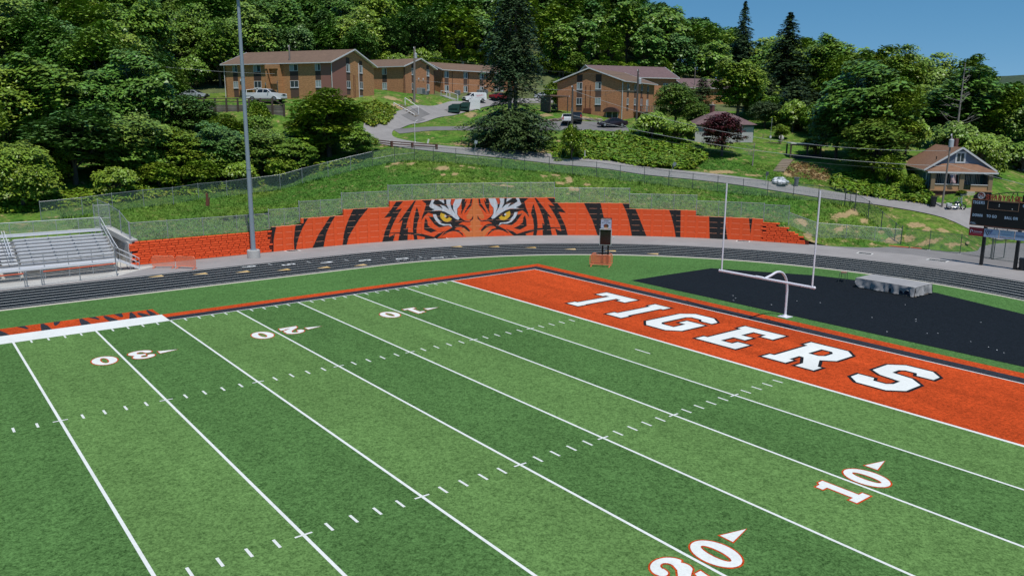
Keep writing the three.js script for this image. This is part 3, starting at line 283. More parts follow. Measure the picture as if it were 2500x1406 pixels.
part(track, 'kerb', ring(TR, TR + 0.14, 0.05, 120, 1), curbMat); { const k = ring(TR, TR + 0.003, 0.0); const p = k.attributes.position; for (let i = 0; i < p.count; i++) if (i >= p.count / 9) p.setY(i, 0.05); part(track, 'kerb_face', k, curbMat); }
for (let k = 0; k <= 6; k++) part(track, 'lane_line', ring(35.1 + k * 1.07, 35.1 + k * 1.07 + 0.09, 0.007, 120, 1), lineMat);
function onTrack(s, r) { // s metres round the line r = 35.4 measured from the start of the bend
  if (s < 0) return [TCX + s, TCZ - r, 0]; const t = s / 37; return [TCX + r * Math.sin(t), TCZ - r * Math.cos(t), t]; }
const laneR = k => 35.1 + (k - 0.5) * 1.07;
const laneDigits = { 1: DIGIT[1], 2: DIGIT[2], 3: DIGIT[3], 4: [[[0.36, 0], [0.56, 0], [0.56, 0.22], [0.68, 0.22], [0.68, 0.40], [0.56, 0.40], [0.56, 1], [0.38, 1], [0, 0.40], [0, 0.22], [0.36, 0.22]]], 5: [[[0, 0.25], [0.10, 0.05], [0.30, 0], [0.55, 0.04], [0.68, 0.2], [0.68, 0.45], [0.55, 0.6], [0.35, 0.63], [0.20, 0.58], [0.22, 0.82], [0.62, 0.82], [0.62, 1], [0.05, 1], [0.0, 0.42], [0.2, 0.42], [0.34, 0.47], [0.46, 0.42], [0.48, 0.28], [0.38, 0.18], [0.24, 0.20], [0.18, 0.28]]], 6: [arc(0.35, 0.32, 0.35, 0.32, 100, 420, 20).concat([[0.3, 0.62], [0.55, 1], [0.32, 1], [0.08, 0.62]]), arc(0.36, 0.30, 0.13, 0.14, 0, 360, 14).slice(0, -1)] };
// lane numbers, start lines and exchange marks on the bend
for (let k = 1; k <= 6; k++) {
  const s = 7.6 - (k - 1) * 3.4, [cx, cz, t] = onTrack(s, laneR(k)), [o, ...h] = laneDigits[k], H = 0.86, c = Math.cos(t), n = Math.sin(t);
  // digits read by runners heading along the lane: up points down the track
  const place = p => { const a = (p[1] - 0.5) * -1.5 * H, b = (p[0] - 0.35) * H * 0.95; return [cx + c * a + n * b, cz + n * a - c * b]; };
  part(track, 'lane_number', flatPoly(o.map(place), 0.012, h.map(q => q.map(place))), lineMat);
  const [ax, az] = onTrack(s + 2, laneR(k) - 0.5), [bx, bz] = onTrack(s + 2, laneR(k) + 0.5); part(track, 'start_line', beam([ax, 0.008, az], [bx, 0.008, bz], 0.06, 0.006), lineMat);
}
for (const [s, r] of [[-17.5, 41.03], [-14.1, 39.94], [-10.8, 38.69], [-7.5, 37.49], [-4.1, 36.45], [-0.8, 35.6], [11.5, 41.56], [15, 40.51], [18.5, 39.25], [22.4, 37.87], [26.5, 36.91], [30.9, 35.72]]) {
  const [cx, cz, t] = onTrack(s, r), c = Math.cos(t), n = Math.sin(t), q = (a, b) => [cx + c * a + n * b, cz + n * a - c * b];
  part(track, 'exchange_mark', flatPoly([q(0.55, 0.42), q(0.55, -0.42), q(-0.65, 0)], 0.012), tanMat);
}
for (let k = 0; k < 9; k++) { const [ax, az] = onTrack(3.2 + k * 0.75, 35.75), [bx, bz] = onTrack(3.55 + k * 0.75, 35.75); part(track, 'dash_mark', beam([ax, 0.008, az], [bx, 0.008, bz], 0.05, 0.006), lineMat); }
// ---------------------------------------------------------------- asphalt apron between track and wall, opening to the right
const apronMap = grain(512, [[5, 1.4], [16, 1], [80, 0.5], [340, 0.9]], [0.315, 0.297, 0.290], 0.2, 401);
const apronMat = matte({ map: apronMap });
const darkAsphalt = matte({ map: grain(512, [[4, 1.4], [14, 1], [80, 0.5], [340, 0.9]], [0.235, 0.226, 0.225], 0.24, 421) });
{
  const n = 140, L0 = -70, L1 = 150, rows = []; for (let k = 0; k <= 6; k++) { const r = []; for (let i = 0; i <= n; i++) { const s = lerp(L0, L1, i / n), [x, z] = wallPoint(s, lerp(-7.6, s > 57 ? 3 : 0.3, k / 6)); r.push(V(x, -0.004, z)); } rows.push(r); }
  setting('asphalt_apron', quadGeo(rows, 1 / 12), apronMat);
}
setting('service_lot', flatPoly([[46.0, 16.5], [44.6, 12], [44.0, 7.2], [46, 7], [60, 10], [75, 18], [130, 30], [130, 110], [46, 110], [46, 40]], 0.002, [], 1 / 12), darkAsphalt);
{ // painted bays in the lot
  const w = mat([0.7, 0.7, 0.7], 0.8); for (let k = 0; k < 5; k++) { const o = part(scene, numbered('bay_line'), box(6.2, 0.006, 0.11, 63 + k * 0.6, 0.011, 23.6 + k * 2.7).rotateY(0), w); o.rotation.y = 0; o.userData.kind = 'structure'; }
}
// ---------------------------------------------------------------- drain frames in the apron
{
  const frameMat = mat([0.68, 0.66, 0.62], 0.8), grateMat = mat([0.02, 0.02, 0.022], 0.6, { metalness: 0.3 });
  [[-4.58, -22.75, 0, 'white framed drain grate at the foot of the wall by the first black stripes'], [12.56, -21.1, 0.28, 'white framed drain grate in front of the painted left cheek'], [39.4, 0.5, 1.05, 'white framed drain grate near the orange stepped blocks'], [42.63, 13.29, 1.3, 'white framed drain grate beside the asphalt joint below the fence gate'], [44.5, 19.8, 1.45, 'wide white framed drain next to the scoreboard shadow']].forEach(([x, z, r, l], i) => {
    const g = thing('drain_grate', l, 'drain', [x, 0, z], -r), a = i === 4 ? 0.95 : 0.75, b = 0.42;
    for (const [w, d, px, pz] of [[2 * a, 0.12, 0, b], [2 * a, 0.12, 0, -b], [0.12, 2 * b - 0.12, a - 0.06, 0], [0.12, 2 * b - 0.12, -a + 0.06, 0]]) part(g, 'frame', box(w, 0.03, d, px, 0.012, pz), frameMat);
    const bars = []; for (let k = -4; k <= 4; k++) bars.push(box(0.05, 0.02, 2 * b - 0.12, k * a / 5.5, 0.004, 0)); part(g, 'grate', bars, grateMat); part(g, 'pit', box(2 * a - 0.2, 0.006, 2 * b - 0.12, 0, 0.0, 0), grateMat);
  });
}
// ---------------------------------------------------------------- the mural wall: posts with stacked panels between
const ORANGE = [0.87, 0.100, 0.017];
const muralMat = (() => {
  const S0 = -6, S1 = 52, H = 5, W = 2048, h = Math.round(W * H / (S1 - S0)), cv = document.createElement('canvas'); cv.width = W; cv.height = h; const c = cv.getContext('2d');
  const css = ([r, g, b]) => { const e = v => Math.round(255 * (v <= 0.0031308 ? 12.92 * v : 1.055 * Math.pow(v, 1 / 2.4) - 0.055)); return `rgb(${e(r)},${e(g)},${e(b)})`; };
  const ink = { k: css([0.012, 0.012, 0.013]), w: css([0.66, 0.70, 0.74]), y: css([0.80, 0.49, 0.03]), l: css([0.74, 0.20, 0.052]), o: css([0.66, 0.075, 0.022]) };
  c.fillStyle = css(ORANGE); c.fillRect(0, 0, W, h);
  for (const [k, P] of MURAL) { c.fillStyle = ink[k]; c.beginPath(); P.forEach(([s, y], i) => { const X = (s - S0) / (S1 - S0) * W, Yy = h - y / H * h; i ? c.lineTo(X, Yy) : c.moveTo(X, Yy); }); c.closePath(); c.fill(); }
  const r = rand(5); for (let k = 0; k < 2600; k++) { const X = r() * W, Yy = r() * h; c.fillStyle = r() < 0.5 ? 'rgba(255,150,90,0.05)' : 'rgba(60,10,0,0.05)'; c.fillRect(X, Yy, 2 + r() * 14, 1 + r() * 4); }
  const t = new THREE.CanvasTexture(cv); t.colorSpace = THREE.SRGBColorSpace; t.magFilter = THREE.LinearFilter;
  const m = new THREE.MeshStandardMaterial({ map: t, roughness: 0.72, side: THREE.DoubleSide }); m.userData.uv = (s, y) => [(s - S0) / (S1 - S0), y / H]; return m;
})();
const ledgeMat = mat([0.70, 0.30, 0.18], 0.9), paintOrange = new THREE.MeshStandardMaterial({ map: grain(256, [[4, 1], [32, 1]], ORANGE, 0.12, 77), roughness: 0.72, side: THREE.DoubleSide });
function panelGeo(s0, s1, y0, y1, lo, hi, depth) { // face leans out a little towards its top; a narrow ledge shows there
  const A = wallPoint(s0), B = wallPoint(s1), N = wallNormal((s0 + s1) / 2), P = (e, y, d) => [e[0] + N[0] * d, y, e[1] + N[1] * d];
  const q = 0.012, p = [], uv = [], grp = [];
  const quad = (pts, uvs, m) => { for (const i of [0, 1, 2, 0, 2, 3]) { p.push(...pts[i]); uv.push(...uvs[i]); } grp.push(m); };
  const U = muralMat.userData.uv, ta = U(s0, y0), tb = U(s1, y1), fu = [[ta[0], ta[1]], [tb[0], ta[1]], [tb[0], tb[1]], [ta[0], tb[1]]], z4 = [[0, 0], [1, 0], [1, 1], [0, 1]];
  quad([P(A, y0 + q, lo), P(B, y0 + q, lo), P(B, y1 - q, hi), P(A, y1 - q, hi)], fu, 0);
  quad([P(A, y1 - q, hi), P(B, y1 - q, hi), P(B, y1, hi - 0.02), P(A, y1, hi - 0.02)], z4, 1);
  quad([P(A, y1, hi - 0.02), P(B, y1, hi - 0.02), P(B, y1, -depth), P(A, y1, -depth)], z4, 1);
  quad([P(A, y0, lo - 0.03), P(B, y0, lo - 0.03), P(B, y0 + q, lo), P(A, y0 + q, lo)], fu, 0);
  quad([P(A, y0, -depth), P(A, y0, lo - 0.03), P(A, y1, hi - 0.02), P(A, y1, -depth)], [fu[0], fu[0], fu[3], fu[3]], 0);
  quad([P(B, y0, lo - 0.03), P(B, y0, -depth), P(B, y1, -depth), P(B, y1, hi - 0.02)], [fu[1], fu[1], fu[2], fu[2]], 0);
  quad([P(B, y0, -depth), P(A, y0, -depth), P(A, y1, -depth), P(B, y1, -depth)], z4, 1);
  const g = new THREE.BufferGeometry(); g.setAttribute('position', new THREE.Float32BufferAttribute(p, 3)); g.setAttribute('uv', new THREE.Float32BufferAttribute(uv, 2)); g.computeVertexNormals();
  grp.forEach((m, i) => g.addGroup(i * 6, 6, m)); return g;
}
const SECTIONS = [[-5.4, -2.2, 4, 3], [-2.2, 2.6, 5, 4], [2.6, 7.94, 6, 4], [7.94, 27.5, 7, 16], [27.5, 36.3, 6, 7], [36.3, 44.0, 5, 6], [44.0, 51.5, 4, 6]], ROW = 0.638;
const mural = thing('mural_wall', 'long curved orange panel wall painted with black stripes and tiger eyes', 'wall');
for (const [s0, s1, rows, cols] of SECTIONS) for (let c = 0; c < cols; c++) {
  const w = (s1 - s0) / cols, a = s0 + c * w, b = a + 0.34;
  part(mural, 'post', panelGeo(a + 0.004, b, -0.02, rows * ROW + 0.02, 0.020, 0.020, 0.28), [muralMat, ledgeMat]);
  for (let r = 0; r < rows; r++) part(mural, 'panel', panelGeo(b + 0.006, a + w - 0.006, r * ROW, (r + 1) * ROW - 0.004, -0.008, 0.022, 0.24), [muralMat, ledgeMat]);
}
// ---------------------------------------------------------------- rough-faced block walls at both ends
function roughBlock(w, h, d, seed) { // split-face block, front towards +z
  const r = rand(seed), nx = Math.max(3, Math.round(w / 0.14)), ny = 3, p = [], idx = [], b = 0.03;
  const at = (i, j) => { const e = i === 0 || i === nx || j === 0 || j === ny; return [(i === 0 ? -w / 2 : i === nx ? w / 2 : i === 1 ? -w / 2 + 0.035 : i === nx - 1 ? w / 2 - 0.035 : -w / 2 + w * i / nx), (j === 0 ? 0 : j === ny ? h : j === 1 ? 0.03 : h - 0.03), e ? -0.05 : (r() - 0.4) * 0.022]; };
  for (let j = 0; j <= ny; j++) for (let i = 0; i <= nx; i++) { const q = at(i, j); p.push(...q); }
  for (let j = 0; j < ny; j++) for (let i = 0; i < nx; i++) { const a = j * (nx + 1) + i; idx.push(a, a + 1, a + nx + 2, a, a + nx + 2, a + nx + 1); }
  const k = p.length / 3; p.push(-w / 2, h, -0.055, w / 2, h, -0.055, w / 2, h, -d, -w / 2, h, -d, -w / 2, 0, -0.055, w / 2, 0, -0.055, w / 2, 0, -d, -w / 2, 0, -d);
  idx.push(k, k + 1, k + 2, k, k + 2, k + 3, k + 4, k, k + 3, k + 4, k + 3, k + 7, k + 1, k + 5, k + 6, k + 1, k + 6, k + 2);
  const g = new THREE.BufferGeometry(); g.setAttribute('position', new THREE.Float32BufferAttribute(p, 3)); g.setIndex(idx); const q = g.toNonIndexed(); q.computeVertexNormals(); const n = q.attributes.position.count, uv = new Float32Array(n * 2); for (let i = 0; i < n; i++) { uv[2 * i] = q.attributes.position.getX(i) / 2; uv[2 * i + 1] = q.attributes.position.getY(i) / 2; } q.setAttribute('uv', new THREE.BufferAttribute(uv, 2)); return q;
}
const BLK = [0.62, 0.78, 0.94, 0.44, 0.52].map((w, i) => [w, [0, 1].map(k => [roughBlock(w - 0.03, 0.226, 0.3, 900 + i * 7 + k), roughBlock(w - 0.03, 0.166, 0.3, 950 + i * 7 + k)])]);
function blockWall(label, s0, s1, topOf, seed) {
  const g = thing('block_wall', label, 'wall'), r = rand(seed); let n = 0;
  let y = 0; for (let row = 0; y < 2.2; row++) {
    const tall = row % 2 === 0, h = tall ? 0.25 : 0.19; if (y + h > 2.45) break;
    let s = s0 - r() * 0.5; while (s < s1 - 0.05) {
      const k = Math.floor(r() * (tall ? 3 : 5)) + (tall ? 0 : 0), [w, geos] = BLK[tall ? k : k]; const c = s + w / 2; 
      if (c - w / 2 >= s0 - 0.31 && topOf(c) >= y + h * 0.6 && c + w / 2 < s1 + 0.25) { const [x, z] = wallPoint(c), N = wallNormal(c); const m = part(g, 'block', geos[Math.floor(r() * 2)][tall ? 0 : 1], paintOrange); m.position.set(x + N[0] * 0.05, y, z + N[1] * 0.05); m.rotation.y = Math.atan2(N[0], N[1]); n++; }
      s += w;
    }
    y += h;
  }
  const rows = [[], []]; for (let i = 0; i <= 14; i++) { const s = lerp(s0, s1, i / 14), [x, z] = wallPoint(s, 0.0); rows[0].push(V(x, -0.1, z)); rows[1].push(V(x, Math.min(2.19, topOf(s)), z)); } part(g, 'core', quadGeo(rows), mat([0.10, 0.012, 0.006], 0.95));
  return n;
}
blockWall('orange split-face block wall behind the light pole base', -18.7, -5.42, () => 2.25, 11);
blockWall('orange split-face block wall stepping down to the grass', 51.52, 56.6, s => [2.2, 2.2, 1.76, 1.32, 0.88, 0.44][clamp(Math.floor((s - 51.6) / 0.86), 0, 5)] , 12);
// ---------------------------------------------------------------- materials for fittings
const M = {
  galv: mat([0.42, 0.44, 0.45], 0.45, { metalness: 0.55 }), darkPost: mat([0.075, 0.095, 0.09], 0.6, { metalness: 0.2 }), poleGrey: mat([0.30, 0.36, 0.41], 0.5, { metalness: 0.25 }),
  alu: mat([0.66, 0.67, 0.69], 0.5, { metalness: 0.1 }), aluDark: mat([0.33, 0.34, 0.36], 0.5, { metalness: 0.4 }), white: mat([0.78, 0.78, 0.80], 0.4), postWhite: mat([0.74, 0.73, 0.80], 0.35), concrete: new THREE.MeshStandardMaterial({ map: grain(256, [[6, 1], [40, 1]], [0.46, 0.45, 0.43], 0.2, 501), roughness: 0.9 }),
  walk: new THREE.MeshStandardMaterial({ map: grain(512, [[6, 1], [60, 1]], [0.52, 0.50, 0.46], 0.18, 511), roughness: 0.9, side: THREE.DoubleSide }), orangePaint: mat([0.80, 0.135, 0.05], 0.5), orangeSteel: mat([0.86, 0.24, 0.12], 0.5), black: mat([0.012, 0.012, 0.013], 0.45), blackMatt: mat([0.014, 0.014, 0.015], 0.8), glassDark: mat([0.010, 0.012, 0.013], 0.12), wood: new THREE.MeshStandardMaterial({ map: grain(256, [[3, 1], [60, 1]], [0.20, 0.165, 0.13], 0.4, 521), roughness: 0.9, side: THREE.DoubleSide }), woodDark: new THREE.MeshStandardMaterial({ map: grain(256, [[3, 1], [60, 1]], [0.085, 0.062, 0.05], 0.5, 531), roughness: 0.95, side: THREE.DoubleSide }), rubber: mat([0.015, 0.015, 0.016], 0.9),
};
// chain-link: woven wire as a cut-out lattice at its true pitch
const linkTex = (() => { const n = 64; const t = tex(n, n, (i, j) => { const u = (i + 0.5) / n, v = (j + 0.5) / n, a = Math.abs(((u + v) % 1) - 0.5), b = Math.abs((((u - v) % 1) + 1) % 1 - 0.5); const k = Math.min(a, b) < 0.062 ? 1 : 0; return [k, k, k]; }, false); t.minFilter = THREE.LinearFilter; t.generateMipmaps = false; return t; })();
const link = c => new THREE.MeshStandardMaterial({ color: lin(...c), roughness: 0.55, metalness: 0.2, alphaMap: linkTex, transparent: true, side: THREE.DoubleSide });
const linkGalv = link([0.50, 0.53, 0.53]), linkGreen = link([0.20, 0.30, 0.27]);
function fabric(a, b, h0, h1, y0 = 0.05) { // bay of mesh between two foot points, uv in wire pitches
  const L = Math.hypot(b[0] - a[0], b[2] - a[2]), q = 1 / 0.062, p = [a[0], a[1] + y0, a[2], b[0], b[1] + y0, b[2], b[0], b[1] + h1, b[2], a[0], a[1] + h0, a[2]];
  const g = new THREE.BufferGeometry(); g.setAttribute('position', new THREE.Float32BufferAttribute(p, 3)); g.setAttribute('uv', new THREE.Float32BufferAttribute([0, 0, L * q, 0, L * q, (h1 - y0) * q, 0, (h0 - y0) * q], 2)); g.setIndex([0, 1, 2, 0, 2, 3]); g.computeVertexNormals(); return g;
}
function fenceBay(g, a, b, ha, hb, o = {}) { part(g, 'top_rail', bar([a[0], a[1] + ha, a[2]], [b[0], b[1] + hb, b[2]], o.rail || 0.028), o.railMat || M.galv); part(g, 'mesh', fabric(a, b, ha, hb), o.link || linkGalv); }
function fencePost(g, a, h, r = 0.035, m = M.galv) { part(g, 'post', [bar([a[0], a[1] - 0.35, a[2]], [a[0], a[1] + h + 0.05, a[2]], r, 8), new THREE.SphereGeometry(r * 1.25, 6, 4).translate(a[0], a[1] + h + 0.06, a[2])], m); }
{ // fence standing on the mural wall, stepping with it
  const g = thing('chain_link_fence', 'galvanised chain-link fence stepping along the top of the mural wall', 'fence');
  const secs = [[-18.7, -5.5, 2.22, 4], [-5.5, -2.2, 2.6, 2], [-2.2, 2.6, 3.24, 2], [2.6, 7.94, 3.87, 2], [7.94, 27.5, 4.5, 7], [27.5, 36.3, 3.87, 3], [36.3, 44.0, 3.24, 3], [44.0, 51.5, 2.6, 3], [51.5, 54.2, 2.28, 1]];
  secs.forEach(([s0, s1, y, n], q) => { const H = q === 8 ? 1.9 : 1.72, P = i => { const [x, z] = wallPoint(lerp(s0, s1, i / n), 0.42); return [x, y - 0.05, z]; }; for (let i = 0; i <= n; i++) if (i < n || q === 8 || secs[q + 1][2] < y) fencePost(g, P(i), H, i === 0 ? 0.045 : 0.03, i === 0 || i === n ? M.galv : M.galv); for (let i = 0; i < n; i++) fenceBay(g, P(i), P(i + 1), H, H); });
  const A = wallPoint(54.2, 0.42), ch = [[A[0], 2.0, A[1]], [44.9, 0.55, 6.2], [46.9, 0.4, 8.6], [48.8, 0.25, 10.9]]; ch.forEach((p, i) => { if (i) fencePost(g, p, 1.75, 0.032, i === 1 ? M.darkPost : M.galv); });
  const E = [50.54, 0.11, 13.03], all = [...ch, E], hs = [1.4, 1.75, 1.75, 1.75, 1.75]; for (let i = 0; i + 1 < all.length; i++) fenceBay(g, all[i], all[i + 1], hs[i], hs[i + 1]);
}
{ // fence along the road
  const g = thing('chain_link_fence', 'long chain-link fence following the road round the grassy bank', 'fence');
  const F = FENCE_LINE.map(p => [p[0], groundAt(p[0], p[2]), p[2]]), n = F.length;
  F.forEach((p, i) => fencePost(g, p, 1.95, i >= 32 ? 0.05 : 0.034, i < 12 ? M.galv : M.darkPost));
  for (let i = 0; i + 1 < n; i++) { if (i === 32) continue; fenceBay(g, F[i], F[i + 1], 1.95, i === n - 2 ? 1.75 : 1.95, { railMat: i < 12 ? M.galv : M.darkPost, link: linkGreen, rail: 0.026 }); }
  part(g, 'brace_rail', bar([F[12][0], F[12][1] + 1.0, F[12][2]], [F[13][0], F[13][1] + 1.05, F[13][2]], 0.024), M.galv); part(g, 'brace_rail', bar([F[13][0], F[13][1] + 1.05, F[13][2]], [F[14][0], F[14][1] + 1.1, F[14][2]], 0.024), M.galv);
  for (const i of [16, 17]) part(g, 'brace_rail', bar([F[i][0], F[i][1] + 1.1, F[i][2]], [F[i + 1][0], F[i + 1][1] + 1.05, F[i + 1][2]], 0.024), M.galv);
  // double leaf gate
  const a = F[32], b = F[33], mid = [0, 1, 2].map(k => (a[k] + b[k]) / 2); for (const [p, q] of [[a, mid], [mid, b]]) { const gate = part(g, 'gate', fabric(p, q, 1.85, 1.85), linkGreen); part(gate, 'gate_frame', [bar([p[0], p[1] + 0.05, p[2]], [p[0], p[1] + 1.9, p[2]], 0.03), bar([q[0], q[1] + 0.05, q[2]], [q[0], q[1] + 1.9, q[2]], 0.03), bar([p[0], p[1] + 1.9, p[2]], [q[0], q[1] + 1.9, q[2]], 0.03), bar([p[0], p[1] + 0.95, p[2]], [q[0], q[1] + 0.95, q[2]], 0.025)], M.darkPost); }
}
{ // low fence across the asphalt behind the scoreboard
  const g = thing('chain_link_fence', 'dark chain-link fence crossing the asphalt behind the scoreboard posts', 'fence'); const P = [[50.75, 0, 13.35], [50.32, 0, 16.21], [50.45, 0, 19.33], [49.6, 0, 22.74], [49.3, 0, 25.76], [49, 0, 29], [48.8, 0, 32.2]];
  P.forEach((p, i) => { if (i) fencePost(g, p, 2.0, 0.035, M.darkPost); }); for (let i = 0; i + 1 < P.length; i++) { fenceBay(g, P[i], P[i + 1], 2.0, 2.0, { railMat: M.darkPost, link: linkGreen, rail: 0.024 }); part(g, 'bottom_rail', bar([P[i][0], 0.1, P[i][2]], [P[i + 1][0], 0.1, P[i + 1][2]], 0.02), M.darkPost); }
  for (const i of [1, 2]) part(g, 'footing', box(0.5, 0.05, 0.3, P[i][0], 0.015, P[i][2]), M.concrete);
}
{ // wing fence climbing behind the bleachers
  const g = thing('chain_link_fence', 'galvanised fence climbing the bank beside the aluminium bleachers', 'fence'); const P = [[-19.75, 2.15, -23.85], [-20.0, 2.55, -25.9], [-20.4, 3.0, -28.2], [-20.9, 3.3, -30.6]];
  P.forEach((p, i) => fencePost(g, p, i === 0 ? 1.78 : 2.25, 0.045)); for (let i = 0; i < 3; i++) fenceBay(g, P[i], P[i + 1], i ? 2.25 : 1.78, 2.25);
  for (const [dx, y] of [[0, 0.2], [0, 1.0], [0, 2.25]]) part(g, 'brace_rail', bar([-20.4, 3.0 + y, -28.2], [-21.75, 3.0 + y, -28.25], 0.03), M.galv); fencePost(g, [-21.75, 2.6, -28.25], 2.7, 0.04);
  part(g, 'mesh', fabric([-20.4, 3.0, -28.2], [-21.75, 3.0, -28.25], 2.25, 2.25), linkGalv);
  part(g, 'footing', [beam([-19.5, 2.1, -23.5], [-20.7, 2.95, -29], 0.7, 0.5)], M.concrete);
}
// ---------------------------------------------------------------- light pole
{
  const g = thing('light_pole', 'tall grey floodlight pole on round concrete base before the orange wall', 'light pole', [-9.27, 0, -21.08]);
  part(g, 'footing', new THREE.LatheGeometry([[0, 0.78], [0.56, 0.78], [0.62, 0.73], [0.62, -0.05]].map(p => new THREE.Vector2(...p)), 32), M.concrete);
  part(g, 'pole', new THREE.CylinderGeometry(0.13, 0.235, 26.6, 20, 1).translate(0, 14.0, 0), M.poleGrey); part(g, 'base_plate', new THREE.CylinderGeometry(0.36, 0.36, 0.06, 16).translate(0, 0.81, 0), M.poleGrey);
  for (const y of [8.6, 17.2, 22.9]) part(g, 'joint', new THREE.CylinderGeometry(0.265 - y * 0.0045, 0.268 - y * 0.0045, 0.05, 20).translate(0, y, 0), M.poleGrey);
  part(g, 'junction_box', box(0.28, 0.5, 0.2, 0.24, 24.3, 0.1), M.galv);
  for (const y of [25.1, 26.9]) { const arm = part(g, 'crossarm', box(5.2, 0.16, 0.16, 0, y, 0.1), M.poleGrey); for (let k = 0; k < 5; k++) part(arm, 'floodlight', new THREE.CylinderGeometry(0.34, 0.2, 0.42, 14).rotateX(1.1).translate(-2.3 + k * 1.15, y - 0.38, 0.32), M.galv); }
}
// ---------------------------------------------------------------- goal post
{
  const g = thing('goal_post', 'white football goal post with curved neck behind the end line', 'goal post', [11.9, 0, 24.38]);
  part(g, 'neck', tubeOf([[0, 0, 0], [0, 1.2, 0], [-0.02, 2.0, 0], [-0.25, 2.75, 0], [-0.75, 3.22, 0], [-1.4, 3.34, 0], [-2.0, 3.2, 0], [-2.756, 3.05, 0]], 0.085, 12, 48), M.postWhite);
  part(g, 'crossbar', bar([-2.756, 3.05, -3.72], [-2.756, 3.05, 3.72], 0.085, 14), M.postWhite); part(g, 'clamp', bar([-2.756, 3.07, -0.7], [-2.756, 3.07, -0.1], 0.1, 12), M.postWhite);
  for (const s of [-1, 1]) { part(g, 'upright', bar([-2.756, 3.05, s * 3.56], [-2.756, 9.2, s * 3.56], 0.055, 12), M.postWhite); part(g, 'end_cap', new THREE.SphereGeometry(0.1, 10, 6).translate(-2.756, 3.05, s * 3.72), M.postWhite); }
  part(g, 'base_plate', box(0.75, 0.03, 0.75, 0, 0.022, 0), M.postWhite); part(g, 'collar', new THREE.CylinderGeometry(0.1, 0.2, 0.16, 14).translate(0, 0.1, 0), M.postWhite);
}
// ---------------------------------------------------------------- lettering helper
function board(w, h, px, draw) { const cv = document.createElement('canvas'); cv.width = Math.round(w * px); cv.height = Math.round(h * px); const c = cv.getContext('2d'); c.textBaseline = 'middle'; draw(c, cv.width, cv.height); const t = new THREE.CanvasTexture(cv); t.colorSpace = THREE.SRGBColorSpace; t.magFilter = THREE.LinearFilter; return new THREE.MeshStandardMaterial({ map: t, roughness: 0.6 }); }
function fit(c, s, x, y, w, h, font, col, align = 'center') { c.save(); c.font = `${font} ${Math.round(h)}px sans-serif`; const k = w / c.measureText(s).width; c.translate(x, y); c.scale(k, 1); c.textAlign = 'center'; c.fillStyle = col; c.fillText(s, 0, 0); c.restore(); }
const face = (w, h) => new THREE.PlaneGeometry(w, h);
